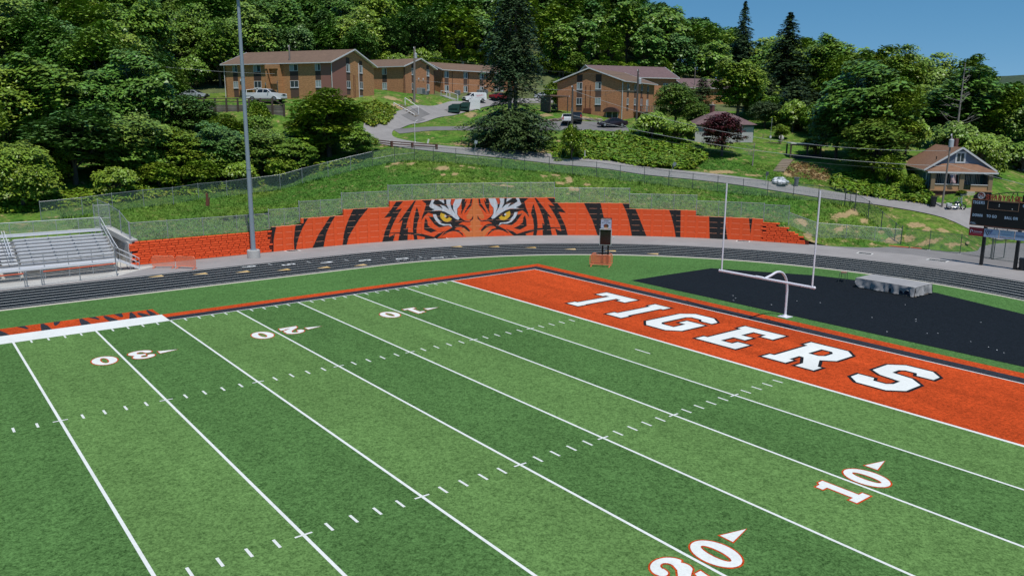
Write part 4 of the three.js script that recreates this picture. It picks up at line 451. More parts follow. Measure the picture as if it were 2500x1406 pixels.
// ---------------------------------------------------------------- scoreboard, facing the field (-x)
{
  const g = thing('scoreboard', 'black football scoreboard with orange header letters on dark posts', 'scoreboard', [45, 0, 22.15], -Math.PI / 2); // local x runs along the board, z towards the field
  const W = 8.7; part(g, 'cabinet', box(W, 2.44, 0.22, W / 2, 5.02, -0.13), M.black); 
  for (const x of [1.34, 4.3, 7.36]) part(g, 'post', box(0.26, 3.9, 0.26, x, 1.8, -0.4), M.black);
  for (const x of [1.34, 4.3, 7.36]) part(g, 'post', box(0.25, 3.2, 0.2, x, 5.3, -0.42), M.black, 'upper half of the post behind the board');
  const trim = mat([0.30, 0.11, 0.06], 0.6);
  for (const y of [6.25, 3.8]) part(g, 'frame', box(W, 0.035, 0.25, W / 2, y, -0.12), trim); for (const x of [0, W]) part(g, 'frame', box(0.035, 2.48, 0.25, x, 5.02, -0.12), trim);
  const faceMat = board(W, 2.4, 170, (c, w, h) => {
    const k = 170, X = z => z * k, Yv = y => h - (y - 3.82) * k; c.fillStyle = '#0b0c0e'; c.fillRect(0, 0, w, h); const col = '#b9d0e6';
    fit(c, 'TIGERS', X(0.58), Yv(5.98), X(1.08), 0.40 * k, 'bold', col); fit(c, 'DOWN', X(0.6), Yv(4.76), X(0.94), 0.36 * k, 'bold', col); fit(c, 'TO GO', X(1.86), Yv(4.77), X(0.92), 0.36 * k, 'bold', col); fit(c, 'BALL ON', X(3.55), Yv(4.75), X(1.16), 0.36 * k, 'bold', col); fit(c, 'T.O.L.', X(0.30), Yv(3.98), X(0.52), 0.25 * k, 'bold', col); fit(c, 'QTR', X(4.95), Yv(4.74), X(0.62), 0.36 * k, 'bold', col); fit(c, 'GUEST', X(4.88), Yv(5.98), X(1.0), 0.38 * k, 'bold', col);
    c.strokeStyle = '#b3835f'; c.lineWidth = 0.03 * k; c.strokeRect(X(1.42), Yv(6.20), X(2.66), 0.78 * k); c.fillStyle = '#f4f4f0'; for (const [a, b] of [[2.40, 5.92], [2.40, 5.76], [3.55, 5.60]]) { c.beginPath(); c.arc(X(a), Yv(b), 0.045 * k, 0, 7); c.fill(); }
  });
  const f = part(g, 'display_face', face(W - 0.06, 2.38).translate(W / 2, 5.02, -0.012), faceMat);
  part(g, 'clock_frame', [box(2.66, 0.03, 0.03, 2.75, 6.2, 0), box(2.66, 0.03, 0.03, 2.75, 5.42, 0), box(0.03, 0.78, 0.03, 1.42, 5.81, 0), box(0.03, 0.78, 0.03, 4.08, 5.81, 0)], mat([0.34, 0.2, 0.13], 0.6));
  // header: open arch with cut-out letters and tiger head
  const arch = t => [lerp(0.9, 7.8, t), 6.55 + 0.62 * Math.sin(Math.PI * clamp(t))]; const ap = []; for (let i = 0; i <= 16; i++) ap.push([...arch(i / 16), -0.14]); part(g, 'header_arch', tubeOf(ap, 0.045, 6, 40), M.black);
  for (let i = 1; i < 9; i++) { const [x, y] = arch(i / 9); part(g, 'header_strut', bar([x, 6.28, -0.16], [x + (i % 2 ? 0.25 : -0.25), y, -0.16], 0.035), M.black); }
  part(g, 'header_panel', extrude([[0, 6.27], [1.35, 6.27], [1.35, 6.85], [1.0, 6.98], [0.35, 6.9], [0, 6.55]], 0.05).translate(0, 0, -0.2), M.black);
  const L = { S: BLOCK.S, H: [[[0, 0], [0.2, 0], [0.2, 0.4], [0.42, 0.4], [0.42, 0], [0.62, 0], [0.62, 1], [0.42, 1], [0.42, 0.6], [0.2, 0.6], [0.2, 1], [0, 1]]], A: [[[0, 0], [0.18, 0], [0.22, 0.22], [0.42, 0.22], [0.46, 0], [0.64, 0], [0.42, 1], [0.22, 1]], [[0.26, 0.38], [0.32, 0.74], [0.38, 0.38]]], D: [[[0, 0], [0.42, 0], [0.6, 0.18], [0.6, 0.82], [0.42, 1], [0, 1]], [[0.2, 0.18], [0.2, 0.82], [0.36, 0.82], [0.41, 0.74], [0.41, 0.26], [0.36, 0.18]]], Y: [[[0.22, 0], [0.42, 0], [0.42, 0.4], [0.64, 1], [0.44, 1], [0.32, 0.64], [0.2, 1], [0, 1], [0.22, 0.4]]], I: BLOCK.I, E: BLOCK.E };
  const redLetter = mat([0.36, 0.060, 0.028], 0.6); 'SHADYSIDE'.split('').forEach((ch, i) => { const [o, ...h] = L[ch], hgt = 0.46, s = new THREE.Shape(o.map(p => new THREE.Vector2(p[0] * hgt, p[1] * hgt))); h.forEach(q => s.holes.push(new THREE.Path(q.map(p => new THREE.Vector2(p[0] * hgt, p[1] * hgt))))); part(g, 'header_letter', new THREE.ExtrudeGeometry(s, { depth: 0.06, bevelEnabled: false }).translate(1.16 + i * 0.362 + (ch === 'I' ? 0.08 : 0) - (i > 7 ? 0.1 : 0), 6.31, -0.05), redLetter); });
  const headMat = board(0.7, 0.68, 180, (c, w, h) => { const e = (x, y, rx, ry, col) => { c.fillStyle = col; c.beginPath(); c.ellipse(x * w, y * h, rx * w, ry * h, 0, 0, 7); c.fill(); }; c.fillStyle = '#0b0c0e'; c.fillRect(0, 0, w, h); e(0.5, 0.52, 0.46, 0.46, '#c9ccd0'); e(0.5, 0.46, 0.38, 0.36, '#8a3a22'); e(0.5, 0.72, 0.22, 0.22, '#d8dce0'); e(0.34, 0.42, 0.09, 0.07, '#e6e6e2'); e(0.66, 0.42, 0.09, 0.07, '#e6e6e2'); e(0.34, 0.43, 0.04, 0.05, '#101010'); e(0.66, 0.43, 0.04, 0.05, '#101010'); e(0.5, 0.62, 0.09, 0.06, '#1c1414'); e(0.5, 0.78, 0.13, 0.07, '#1a2a4a'); c.strokeStyle = '#14100e'; c.lineWidth = w * 0.035; for (const s of [-1, 1]) for (const [a, b, d, f2] of [[0.1, 0.2, 0.18, 0.32], [0.24, 0.2, 0.34, 0.3], [0.28, 0.56, 0.42, 0.6], [0.02, 0.14, 0.03, 0.28]]) { c.beginPath(); c.moveTo(w * (0.5 + s * a), h * b); c.lineTo(w * (0.5 + s * d), h * f2); c.stroke(); } });
  part(g, 'tiger_emblem', new THREE.CylinderGeometry(0.33, 0.33, 0.05, 24).rotateX(Math.PI / 2).translate(0.71, 6.62, -0.1), M.white); part(g, 'tiger_emblem', new THREE.CircleGeometry(0.325, 24).translate(0.71, 6.62, -0.07), headMat);
  // sponsor panels
  const ads = [[0, 1.3, '#8e2030', (c, w, h) => { c.strokeStyle = '#f2eef0'; c.lineWidth = h * 0.07; c.beginPath(); c.arc(w * 0.17, h * 0.42, h * 0.12, 2.6, 7.6); c.moveTo(w * 0.1, h * 0.68); c.lineTo(w * 0.1, h * 0.42); c.stroke(); fit(c, 'Panhandle', w * 0.62, h * 0.47, w * 0.62, h * 0.22, 'italic bold', '#f2e8ec'); c.fillStyle = '#d9b8c0'; c.fillRect(w * 0.28, h * 0.66, w * 0.6, h * 0.03); }],
    [1.35, 2.66, '#a9bcd2', (c, w, h) => { fit(c, 'OW', w * 0.28, h * 0.30, w * 0.48, h * 0.48, 'bold', '#10131c'); fit(c, 'V', w * 0.24, h * 0.66, w * 0.22, h * 0.52, 'bold', '#10131c'); c.fillStyle = '#6878a8'; c.beginPath(); c.moveTo(w * 0.52, h * 0.1); c.lineTo(w * 0.62, h * 0.1); c.lineTo(w * 0.36, h * 0.86); c.lineTo(w * 0.3, h * 0.86); c.fill(); fit(c, 'HOSE', w * 0.62, h * 0.64, w * 0.4, h * 0.22, 'italic', '#5a4d8c'); c.fillStyle = '#5a4d8c'; c.fillRect(w * 0.4, h * 0.84, w * 0.5, h * 0.03); }],
    [2.71, 4.0, '#a6bdd0', (c, w, h) => { fit(c, 'KAZE', w * 0.48, h * 0.2, w * 0.84, h * 0.2, '', '#6b8f94'); fit(c, 'Demolition', w * 0.46, h * 0.48, w * 0.74, h * 0.2, 'italic', '#3f5a86'); c.fillStyle = '#8fb0c4'; fit(c, 'BOSWELL FAMILY', w * 0.5, h * 0.84, w * 0.92, h * 0.18, 'bold', '#9a3a2c'); }],
    [4.05, 5.35, '#9fb6d2', (c, w, h) => { fit(c, 'WesBanco', w * 0.5, h * 0.5, w * 0.96, h * 0.36, '', '#14304a'); c.fillStyle = '#54708c'; c.fillRect(w * 0.06, h * 0.72, w * 0.8, h * 0.02); }], [5.4, 6.7, '#a9bcd2', () => {}], [6.75, 8.05, '#8e2030', () => {}]];
  ads.forEach(([a, b, col, draw], i) => { const w = b - a, h = 0.82, m = board(w, h, 190, (c, cw, ch) => { c.fillStyle = col; c.fillRect(0, 0, cw, ch); draw(c, cw, ch); }); const p = part(g, 'sponsor_panel', box(w, h, 0.05, (a + b) / 2, 3.17, -0.12), i % 5 === 0 ? mat([0.24, 0.02, 0.03], 0.6) : trim); part(p, 'print', face(w - 0.03, h - 0.04).translate((a + b) / 2, 3.17, -0.09), m); });
  part(g, 'catwalk', box(W - 1.4, 0.07, 0.3, W / 2 + 0.7, 3.72, -0.28), mat([0.42, 0.38, 0.38], 0.7));
}
// frames leaning behind the scoreboard, bin at its post
{
  const g = thing('display_rack', 'thin steel frame standing on the asphalt behind the scoreboard', 'rack', [50.1, 0, 22.75]);
  for (const [a, b] of [[[0.5, 0, -0.5], [0.5, 3.4, -0.5]], [[-0.4, 0, 0.1], [-0.4, 3.4, 0.1]], [[1.6, 0, 0.3], [1.6, 3.4, 0.3]]]) part(g, 'upright', bar(a, b, 0.045), M.darkPost); part(g, 'foot', [beam([-0.4, 0.03, 0.1], [1.6, 0.03, 0.3], 0.06, 0.05), beam([0.5, 0.03, -0.6], [-0.4, 0.03, 0.1], 0.06, 0.05)], M.darkPost); part(g, 'rail', bar([-0.4, 1.9, 0.1], [1.6, 1.9, 0.3], 0.025), M.darkPost);
}
function wheelieBin(name, label, x, y, z, turn, m, s = 1) {
  const g = thing(name, label, 'bin', [x, y, z], turn); g.scale.setScalar(s); const b = new THREE.CylinderGeometry(0.40, 0.31, 1.0, 4, 1).rotateY(Math.PI / 4).translate(0, 0.55, 0); part(g, 'body', b, m); part(g, 'rim', box(0.62, 0.06, 0.62, 0, 1.03, 0), m); part(g, 'lid', box(0.64, 0.05, 0.68, 0, 1.09, 0.02).rotateX(0.05), m); for (const s2 of [-1, 1]) part(g, 'wheel', new THREE.CylinderGeometry(0.1, 0.1, 0.06, 10).rotateZ(Math.PI / 2).translate(s2 * 0.24, 0.1, -0.28), M.rubber); return g;
}
wheelieBin('trash_bin', 'black trash bin beside the scoreboard post', 45.6, 0, 26.95, 0.3, mat([0.018, 0.02, 0.026], 0.5));
wheelieBin('trash_bin', 'black trash bin at the foot of the utility pole', 61.75, groundAt(61.75, 10.9) + 0.05, 10.9, 0.6, mat([0.02, 0.022, 0.025], 0.5), 1.1);
wheelieBin('trash_bin', 'grey trash bin next to the heap of bagged rubbish', 57.9, groundAt(57.9, -5.2) + 0.05, -5.2, 0.6, mat([0.16, 0.18, 0.19], 0.5), 1.05);
// ---------------------------------------------------------------- play clock sign with pizza board
{
  const g = thing('play_clock', 'black play clock on twin posts below a white pizza sign', 'play clock', [15.75, 0, 2.35], -0.85); // faces down the field
  for (const s of [-1, 1]) part(g, 'post', box(0.15, 4.45, 0.15, s * 0.26, 2.22, -0.12), M.black);
  part(g, 'cabinet', rbox(1.12, 1.52, 0.3, 0.02, 0, 2.72, 0.06), mat([0.52, 0.54, 0.53], 0.5)); part(g, 'screen', box(1.0, 1.4, 0.012, 0, 2.72, 0.214), M.glassDark); part(g, 'visor', box(1.1, 0.05, 0.12, 0, 3.46, 0.24), mat([0.5, 0.52, 0.52], 0.5));
  part(g, 'sign_panel', box(1.02, 0.98, 0.06, 0.02, 4.02, 0.02), M.black); part(g, 'sign_print', face(0.98, 0.94).translate(0.02, 4.02, 0.053), board(0.98, 0.94, 230, (c, w, h) => { c.fillStyle = '#aab4cc'; c.fillRect(0, 0, w, h); c.fillStyle = '#3a3436'; c.fillRect(0, 0, w, h * 0.16); fit(c, "MULLDOON'S", w * 0.5, h * 0.09, w * 0.92, h * 0.16, 'bold', '#d9d0ca'); fit(c, 'PIZZA', w * 0.5, h * 0.28, w * 0.46, h * 0.18, 'bold', '#2c2038'); fit(c, '671-2100', w * 0.5, h * 0.46, w * 0.8, h * 0.18, 'bold', '#24304c'); const e = (x, y, rx, ry, col) => { c.fillStyle = col; c.beginPath(); c.ellipse(x * w, y * h, rx * w, ry * h, 0, 0, 7); c.fill(); }; e(0.5, 0.78, 0.24, 0.2, '#3a3a2c'); e(0.46, 0.78, 0.13, 0.15, '#7a3a28'); c.fillStyle = '#c8b46a'; c.fillRect(w * 0.3, h * 0.92, w * 0.44, h * 0.05); }));
  part(g, 'horn', new THREE.ConeGeometry(0.12, 0.22, 12, 1, true).rotateZ(Math.PI / 2).translate(0.72, 2.66, -0.05), M.alu);
}
// crowd barriers
function barrier(parent) {
  const r = 0.034, L = 1.95, T = 1.08, m = M.orangeSteel; part(parent, 'frame', tubeOf([[-L / 2, 0.18, 0], [-L / 2, 0.9, 0], [-L / 2 + 0.12, T, 0], [0, T, 0], [L / 2 - 0.12, T, 0], [L / 2, 0.9, 0], [L / 2, 0.18, 0]], r, 6, 60), m); part(parent, 'bottom_rail', bar([-L / 2, 0.2, 0], [L / 2, 0.2, 0], r), m);
  for (let k = 1; k < 20; k++) { const x = -L / 2 + L * k / 20; part(parent, 'bar', bar([x, 0.2, 0], [x, T, 0], 0.03, 5), m); }
  for (const s of [-1, 1]) part(parent, 'foot', [bar([s * (L / 2 - 0.12), 0.035, -0.32], [s * (L / 2 - 0.12), 0.035, 0.32], r), bar([s * (L / 2 - 0.12), 0.035, 0], [s * (L / 2 - 0.12), 0.2, 0], r), box(0.1, 0.012, 0.72, s * (L / 2 - 0.12), 0.022, 0)], m); return parent;
}
{
  const a = barrier(thing('crowd_barrier', 'orange steel crowd barrier before the play clock, the one on the field side', 'barrier', [14.95, 0.006, 2.55], -0.9, 'orange crowd barriers'));
  copyOf(a, [15.75, 0.006, 1.95], -0.9, 1, 'orange steel crowd barrier behind the play clock posts');
  copyOf(a, [-17.85, 0, -20.5], -0.62, 1, 'orange steel crowd barrier at the bleacher steps'); copyOf(a, [-16.3, 0, -19.0], -0.88, 1, 'orange steel crowd barrier set end to end with the one by the bleacher steps');
}
// ---------------------------------------------------------------- covered landing mat, stand and scraps on the rubber
{
  const g = thing('landing_mat', 'high jump landing mat under a grey tarpaulin with loose folded skirts', 'landing mat', [26.9, 0.014, 24.35]);
  const W = 2.75, D = 4.95, H = 0.8, tarp = new THREE.MeshStandardMaterial({ map: grain(512, [[5, 1], [30, 0.8], [120, 0.6]], [0.33, 0.325, 0.325], 0.22, 541), roughness: 0.75, side: THREE.DoubleSide });
  const top = []; for (let j = 0; j <= 24; j++) { const r = []; for (let i = 0; i <= 14; i++) { const x = (i / 14 - 0.5) * W, z = (j / 24 - 0.5) * D; r.push(V(x, H + 0.03 * fbm(x * 2, z * 2, 3, 3) - 0.02 * smooth(0.42, 0.5, Math.abs(i / 14 - 0.5)) - 0.02 * smooth(0.45, 0.5, Math.abs(j / 24 - 0.5)), z)); } top.push(r); } part(g, 'cover_top', quadGeo(top, 0.5), tarp);
  const skirt = (n, f, seed, hem) => { const rows = []; for (let k = 0; k <= 6; k++) { const r = []; for (let i = 0; i <= n; i++) { const t = i / n, [x, z, nx, nz] = f(t), d = k / 6, wav = (fbm(t * n * 0.17, 0.3 + d * 0.9, 3, seed) - 0.5) * 0.62 * d + 0.10 * (Math.abs(Math.sin(t * n * 0.33 + seed)) - 0.5) * Math.sqrt(d); r.push(V(x + nx * (0.015 + wav + 0.05 * d), lerp(H - 0.02 + 0.03 * fbm(x * 2, z * 2, 3, 3) - 0.02, hem(t), d), z + nz * (0.015 + wav + 0.05 * d))); } rows.push(r); } const q = quadGeo(rows, 0.5); return q; };
  part(g, 'skirt', skirt(60, t => [-W / 2, (t - 0.5) * D, -1, 0], 4, t => (t > 0.80 && t < 0.94) ? 0.12 + 0.35 * Math.sin((t - 0.80) / 0.14 * Math.PI) : t < 0.07 ? 0.35 - t * 4 : 0.06), tarp); part(g, 'skirt', skirt(40, t => [(t - 0.5) * W, D / 2, 0, 1], 9, () => 0.1), tarp); part(g, 'skirt', skirt(40, t => [(t - 0.5) * W, -D / 2, 0, -1], 12, () => 0.07), tarp); part(g, 'skirt', skirt(60, t => [W / 2, (t - 0.5) * D, 1, 0], 14, () => 0.06), tarp);
  part(g, 'foam', box(W - 0.12, H - 0.1, D - 0.12, 0, H / 2 - 0.02, 0), mat([0.012, 0.014, 0.03], 0.8)); part(g, 'pallet', [box(W, 0.06, 0.1, 0, 0.05, D / 2 - 0.02), box(W, 0.06, 0.1, 0, 0.05, -D / 2 + 0.1), box(0.1, 0.06, D - 0.3, -W / 2 + 0.1, 0.05, 0)], M.wood);
}
{
  const g = thing('steel_stand', 'small dark steel bench frame with wooden top on the black rubber', 'stand', [26.7, 0.014, 20.1], 0.35); for (const [x, z] of [[-0.5, -0.22], [0.5, -0.22], [-0.5, 0.22], [0.5, 0.22]]) part(g, 'leg', bar([x * 1.1, 0, z * 1.2], [x, 0.8, z], 0.02), M.darkPost); part(g, 'top', box(0.62, 0.03, 0.44, 0.2, 0.82, 0), mat([0.22, 0.10, 0.07], 0.7)); part(g, 'frame', [bar([-0.5, 0.8, -0.22], [0.5, 0.8, -0.22], 0.02), bar([-0.5, 0.8, 0.22], [0.5, 0.8, 0.22], 0.02), bar([-0.5, 0.8, -0.22], [-0.5, 0.8, 0.22], 0.02)], M.darkPost);
}
{ // tape marks scattered on the rubber
  const m = mat([0.62, 0.64, 0.66], 0.7), r = rand(41); for (const [x, z] of [[14.6, 17.9], [14.0, 18.6], [13.2, 19.0], [14.3, 21.6], [17.0, 22.0], [17.9, 23.4], [16.6, 28.2], [22.5, 27.6], [15.4, 32.6], [18.6, 30.3], [18.0, 30.6], [16.0, 33.0], [15.6, 35.2], [15.2, 36.4], [14.9, 37.0], [14.6, 37.5], [21.4, 33.4], [23.1, 35.6], [13.7, 30.8]]) { const o = part(field, 'tape_mark', box(0.06 + r() * 0.08, 0.006, 0.05, 0, 0, 0), m); o.position.set(x, 0.02, z); o.rotation.y = r() * 3; }
}
// ---------------------------------------------------------------- aluminium bleachers
{
  const X1 = -21.45, X0 = -46, g = thing('bleachers', 'aluminium bleachers with plank seats and tubular railings beside the track', 'bleachers'), Lx = X1 - X0, cx = (X0 + X1) / 2, rows = 8;
  part(g, 'walkway', box(Lx, 0.07, 1.2, cx, 1.0, -21.55), M.alu); part(g, 'walkway_edge', box(Lx, 0.16, 0.05, cx, 0.93, -20.93), M.alu);
  for (let k = 0; k < rows; k++) { // split along x by the aisle
    const z = -22.45 - k * 0.61, y = 1.18 + k * 0.215; for (const [a, b, n] of [[X0, -30.35, 0], [-30.1, -28.95, 1], [-28.7, X1, 2]]) { const L = b - a, c = (a + b) / 2; if (n !== 1) { part(g, 'seat', rbox(L, 0.055, 0.29, 0.012, c, y + 0.36, z - 0.02), M.alu); } part(g, 'footboard', rbox(L, 0.05, 0.56, 0.012, c, y - 0.02 + (n === 1 ? 0.08 : 0), z - 0.3), M.alu); }
    part(g, 'riser', box(Lx, 0.14, 0.03, cx, y - 0.10, z - 0.04), M.aluDark);
    for (let q = 0; q < 14; q++) part(g, 'seat_bracket', box(0.05, 0.36, 0.16, X1 - 0.9 - q * 1.82 - (k % 2) * 0.0, y + 0.19, z - 0.02), M.aluDark);
    part(g, 'end_bracket', [bar([X1 + 0.02, y - 0.05, z - 0.4], [X1 + 0.02, y + 0.36, z - 0.02], 0.03), box(0.06, 0.06, 0.5, X1 + 0.02, y - 0.08, z - 0.25)], M.aluDark);
  }
  const zb = -27.35, yb = 2.95; part(g, 'back_plank', rbox(Lx, 0.3, 0.06, 0.02, cx, yb + 0.1, zb), M.alu);
  for (let x = X1; x > X0; x -= 1.83) { part(g, 'back_post', bar([x, 0.5, zb - 0.06], [x, 4.2, zb - 0.06], 0.028), M.galv); part(g, 'front_post', bar([x - 0.3, 0, -20.98], [x - 0.3, 2.12, -20.98], 0.032), M.galv); part(g, 'leg', beam([x, 0, -26.8], [x, 2.6, -26.9], 0.08, 0.08), M.galv); part(g, 'leg', beam([x, 0, -23.8], [x, 1.5, -23.8], 0.08, 0.08), M.galv); part(g, 'brace', beam([x, 0.1, -23.8], [x, 2.4, -26.8], 0.05, 0.05), M.galv); }
  for (const y of [4.2]) part(g, 'back_rail', bar([X0, y, zb - 0.06], [X1, y, zb - 0.06], 0.03), M.alu); part(g, 'mesh', fabric([X0, yb, zb - 0.06], [X1, yb, zb - 0.06], 1.22, 1.22), linkGalv);
  for (const y of [2.1, 1.6]) part(g, 'front_rail', bar([X0, y, -20.98], [X1 - 0.2, y, -20.98], 0.026), M.galv);
  part(g, 'side_rail', [bar([X1 + 0.05, 4.2, zb], [X1 + 0.05, 2.5, -22.5], 0.032), bar([X1 + 0.05, 2.5, -22.5], [X1 + 0.05, 2.1, -21.0], 0.032), bar([X1 + 0.05, 3.6, zb], [X1 + 0.05, 1.9, -22.5], 0.026)], M.alu); for (const z of [-22.5, -24.1, -25.7, zb]) part(g, 'side_post', bar([X1 + 0.05, 0.9, z], [X1 + 0.05, 2.5 + (-22.5 - z) * 0.35, z], 0.03), M.galv);
  part(g, 'mesh', (() => { const q = fabric([X1 + 0.05, 2.95, zb], [X1 + 0.05, 1.2, -22.5], 1.25, 1.3); return q; })(), linkGalv);
  // aisle handrail
  part(g, 'aisle_rail', [bar([-29.5, 1.9, -22.6], [-29.5, 3.6, -26.6], 0.03), bar([-29.3, 1.9, -22.6], [-29.3, 3.6, -26.6], 0.03)], M.alu); for (let k = 0; k < 4; k++) part(g, 'aisle_post', bar([-29.4, 1.1 + k * 0.46, -22.7 - k * 1.25], [-29.4, 2.0 + k * 0.53, -22.7 - k * 1.25], 0.026), M.galv);
  // side stairs down to the asphalt
  for (let k = 0; k < 5; k++) part(g, 'stair_tread', rbox(0.3, 0.05, 1.2, 0.012, X1 + 0.25 + k * 0.31, 0.86 - k * 0.19, -21.75), M.alu);
  for (const z of [-21.15, -22.4]) { part(g, 'stair_rail', [bar([X1 + 0.1, 2.0, z], [X1 + 1.75, 0.98, z], 0.03), bar([X1 + 0.1, 1.55, z], [X1 + 1.75, 0.55, z], 0.024)], M.alu); part(g, 'stair_stringer', beam([X1 + 0.05, 0.92, z], [X1 + 1.75, 0.05, z], 0.05, 0.16), M.alu); for (let k = 0; k < 3; k++) part(g, 'stair_post', bar([X1 + 0.15 + k * 0.78, 0, z], [X1 + 0.15 + k * 0.78, 1.98 - k * 0.48, z], 0.026), M.galv); }
}
{ // pit the stand sits in: floor, back wall and wing wall holding the bank
  setting('stand_floor', flatPoly([[-60, -20.7], [-19.75, -23.3], [-19.75, -27.9], [-60, -27.9]], -0.002, [], 1 / 6), M.walk);
  const w = thing('retaining_wall', 'plain concrete wall holding the bank behind and beside the bleachers', 'wall'), top = []; for (let i = 0; i <= 20; i++) { const x = lerp(-50, -19.9, i / 20); top.push([x, groundAt(x, -27.75)]); } const s = new THREE.Shape([[-50, -0.1], ...top.slice().map(p => p), [-19.9, -0.1]].map(p => new THREE.Vector2(p[0], p[1]))); part(w, 'back_wall', new THREE.ExtrudeGeometry(s, { depth: 0.2, bevelEnabled: false }).translate(0, 0, -27.85), M.concrete);
  const side = []; for (let i = 0; i <= 8; i++) { const z = lerp(-27.8, -23.5, i / 8); side.push([z, groundAt(-19.6, z) + 0.12]); } const s2 = new THREE.Shape([[-27.8, -0.1], ...side, [-23.5, -0.1]].map(p => new THREE.Vector2(-p[0], p[1]))); part(w, 'wing_wall', new THREE.ExtrudeGeometry(s2, { depth: 0.3, bevelEnabled: false }).rotateY(Math.PI / 2).translate(-20.05, 0, 0), M.concrete);
}
{ // concrete walk in front of them and the low fence with orange rail
  setting('bleacher_walk', flatPoly([[-90, -20.75], [-22.4, -20.75], [-21.0, -22.2], [-18.7, -22.4], [-18.2, -21.7], [-20.2, -20.3], [-22.2, -18.6], [-26, -18.15], [-90, -17.9]], 0.008, [], 1 / 6), M.walk);
  const g = thing('walk_fence', 'low chain-link fence with orange top rail below the bleachers', 'fence'); const P = [[-22.15, 0, -18.75], [-25.05, 0, -18.4], [-27.75, 0, -18.1]], Q = [[-29.1, 0, -18.05], [-32, 0, -18], [-35, 0, -18], [-38, 0, -18], [-41, 0, -18]];
  const tall = P[0]; part(g, 'post', bar(tall, [tall[0], 2.9, tall[2]], 0.05, 8), M.galv); for (const p of [...P.slice(1), ...Q]) fencePost(g, p, 1.15, 0.04); for (const L of [P, Q]) for (let i = 0; i + 1 < L.length; i++) { part(g, 'orange_rail', bar([L[i][0], 1.12, L[i][2]], [L[i + 1][0], 1.12, L[i + 1][2]], 0.05), M.orangePaint); part(g, 'mesh', fabric(L[i], L[i + 1], 1.1, 1.1), linkGalv); }
  part(g, 'gate', fabric(P[2], Q[0], 1.1, 1.1), linkGalv); fencePost(g, [-28.95, 0, -18.05], 1.15, 0.045); fencePost(g, [-27.9, 0, -18.1], 1.15, 0.045);
}
{ const g = thing('orange_pipe', 'orange padded pipe lying at the edge of the grass bank', 'pipe', [49.95, 0.0, 13.5], 0); part(g, 'pipe', [bar([-0.6, 0.07, -1.2], [0.15, 0.07, 0.7], 0.07, 8), bar([0.3, 0.06, 0.8], [0.5, 0.06, 1.9], 0.06, 8)], mat([0.55, 0.13, 0.07], 0.7)); part(g, 'end_ring', bar([0.13, 0.07, 0.66], [0.16, 0.07, 0.74], 0.085, 8), M.rubber); }
{ const g = thing('log', 'short pale log lying at the corner of the grass bank', 'log', [54.4, groundAt(54.4, 18.3) + 0.16, 18.3], 0.5); part(g, 'wood', new THREE.CylinderGeometry(0.17, 0.19, 0.95, 10).rotateZ(1.35), mat([0.46, 0.34, 0.16], 0.9)); part(g, 'end_grain', new THREE.CylinderGeometry(0.165, 0.165, 0.012, 10).rotateZ(1.35).translate(-0.47, 0.105, 0), mat([0.55, 0.43, 0.24], 0.9)); }
// ---------------------------------------------------------------- apartment blocks
const brickTan = tex(512, 512, (i, j) => { // 2.56 m tile: courses of 6.7 cm are far below a pixel here, so tone and mortar only
  const row = Math.floor(j / 13.5), u = (i + (row % 2) * 22) / 42, b = Math.floor(u), m = (j % 13.5 < 2 || (u - b) < 0.05) ? 0.85 : 1, v = 0.82 + 0.36 * hash2(((b % 12) + 12) % 12, row, 3) + 0.12 * (vnoise(i / 6, j / 6, 0, 4) - 0.5); return [0.46 * v * m, 0.235 * v * m, 0.105 * v * m]; });
const brickRed = tex(512, 512, (i, j) => { const row = Math.floor(j / 13.5), u = (i + (row % 2) * 22) / 42, b = Math.floor(u), m = (j % 13.5 < 2 || (u - b) < 0.05) ? 0.88 : 1, v = 0.78 + 0.44 * hash2(((b % 12) + 12) % 12, row, 6) + 0.12 * (vnoise(i / 6, j / 6, 0, 4) - 0.5); return [0.47 * v * m, 0.220 * v * m, 0.110 * v * m]; });
const shingleTex = c => tex(512, 512, (i, j) => { const row = Math.floor(j / 12), b = Math.floor((i + row * 17) / 26), v = 0.84 + 0.26 * hash2(b % 19, row, 8) + 0.12 * (vnoise(i / 40, j / 90, 0, 4) - 0.5) - (j % 12 < 1.5 ? 0.12 : 0); return c.map(k => k * v); });
const BM = { brick: new THREE.MeshStandardMaterial({ map: brickTan, roughness: 0.92, side: THREE.DoubleSide }), brickR: new THREE.MeshStandardMaterial({ map: brickRed, roughness: 0.92, side: THREE.DoubleSide }), shingle: new THREE.MeshStandardMaterial({ map: shingleTex([0.175, 0.112, 0.076]), roughness: 0.95, side: THREE.DoubleSide }), shingleM: new THREE.MeshStandardMaterial({ map: shingleTex([0.165, 0.105, 0.105]), roughness: 0.95, side: THREE.DoubleSide }), shingleH: new THREE.MeshStandardMaterial({ map: shingleTex([0.25, 0.135, 0.082]), roughness: 0.95, side: THREE.DoubleSide }), trim: mat([0.62, 0.63, 0.63], 0.6), frame: mat([0.58, 0.60, 0.62], 0.5), glass: mat([0.045, 0.062, 0.070], 0.08, { metalness: 0.0 }), curtain: mat([0.30, 0.36, 0.36], 0.3), panelBrown: mat([0.105, 0.062, 0.048], 0.8), panelDark: mat([0.055, 0.036, 0.030], 0.8), mauve: mat([0.30, 0.135, 0.105], 0.85), dark: mat([0.01, 0.009, 0.008], 0.9), gutter: mat([0.55, 0.56, 0.55], 0.5), rust: mat([0.14, 0.045, 0.025], 0.8), siding: mat([0.52, 0.52, 0.52], 0.7), blueGrey: mat([0.17, 0.205, 0.27], 0.8), teal: mat([0.10, 0.20, 0.22], 0.8), tanWood: mat([0.46, 0.27, 0.135], 0.8), brickDark: mat([0.13, 0.05, 0.042], 0.9), greenRoof: mat([0.05, 0.22, 0.145], 0.6) };
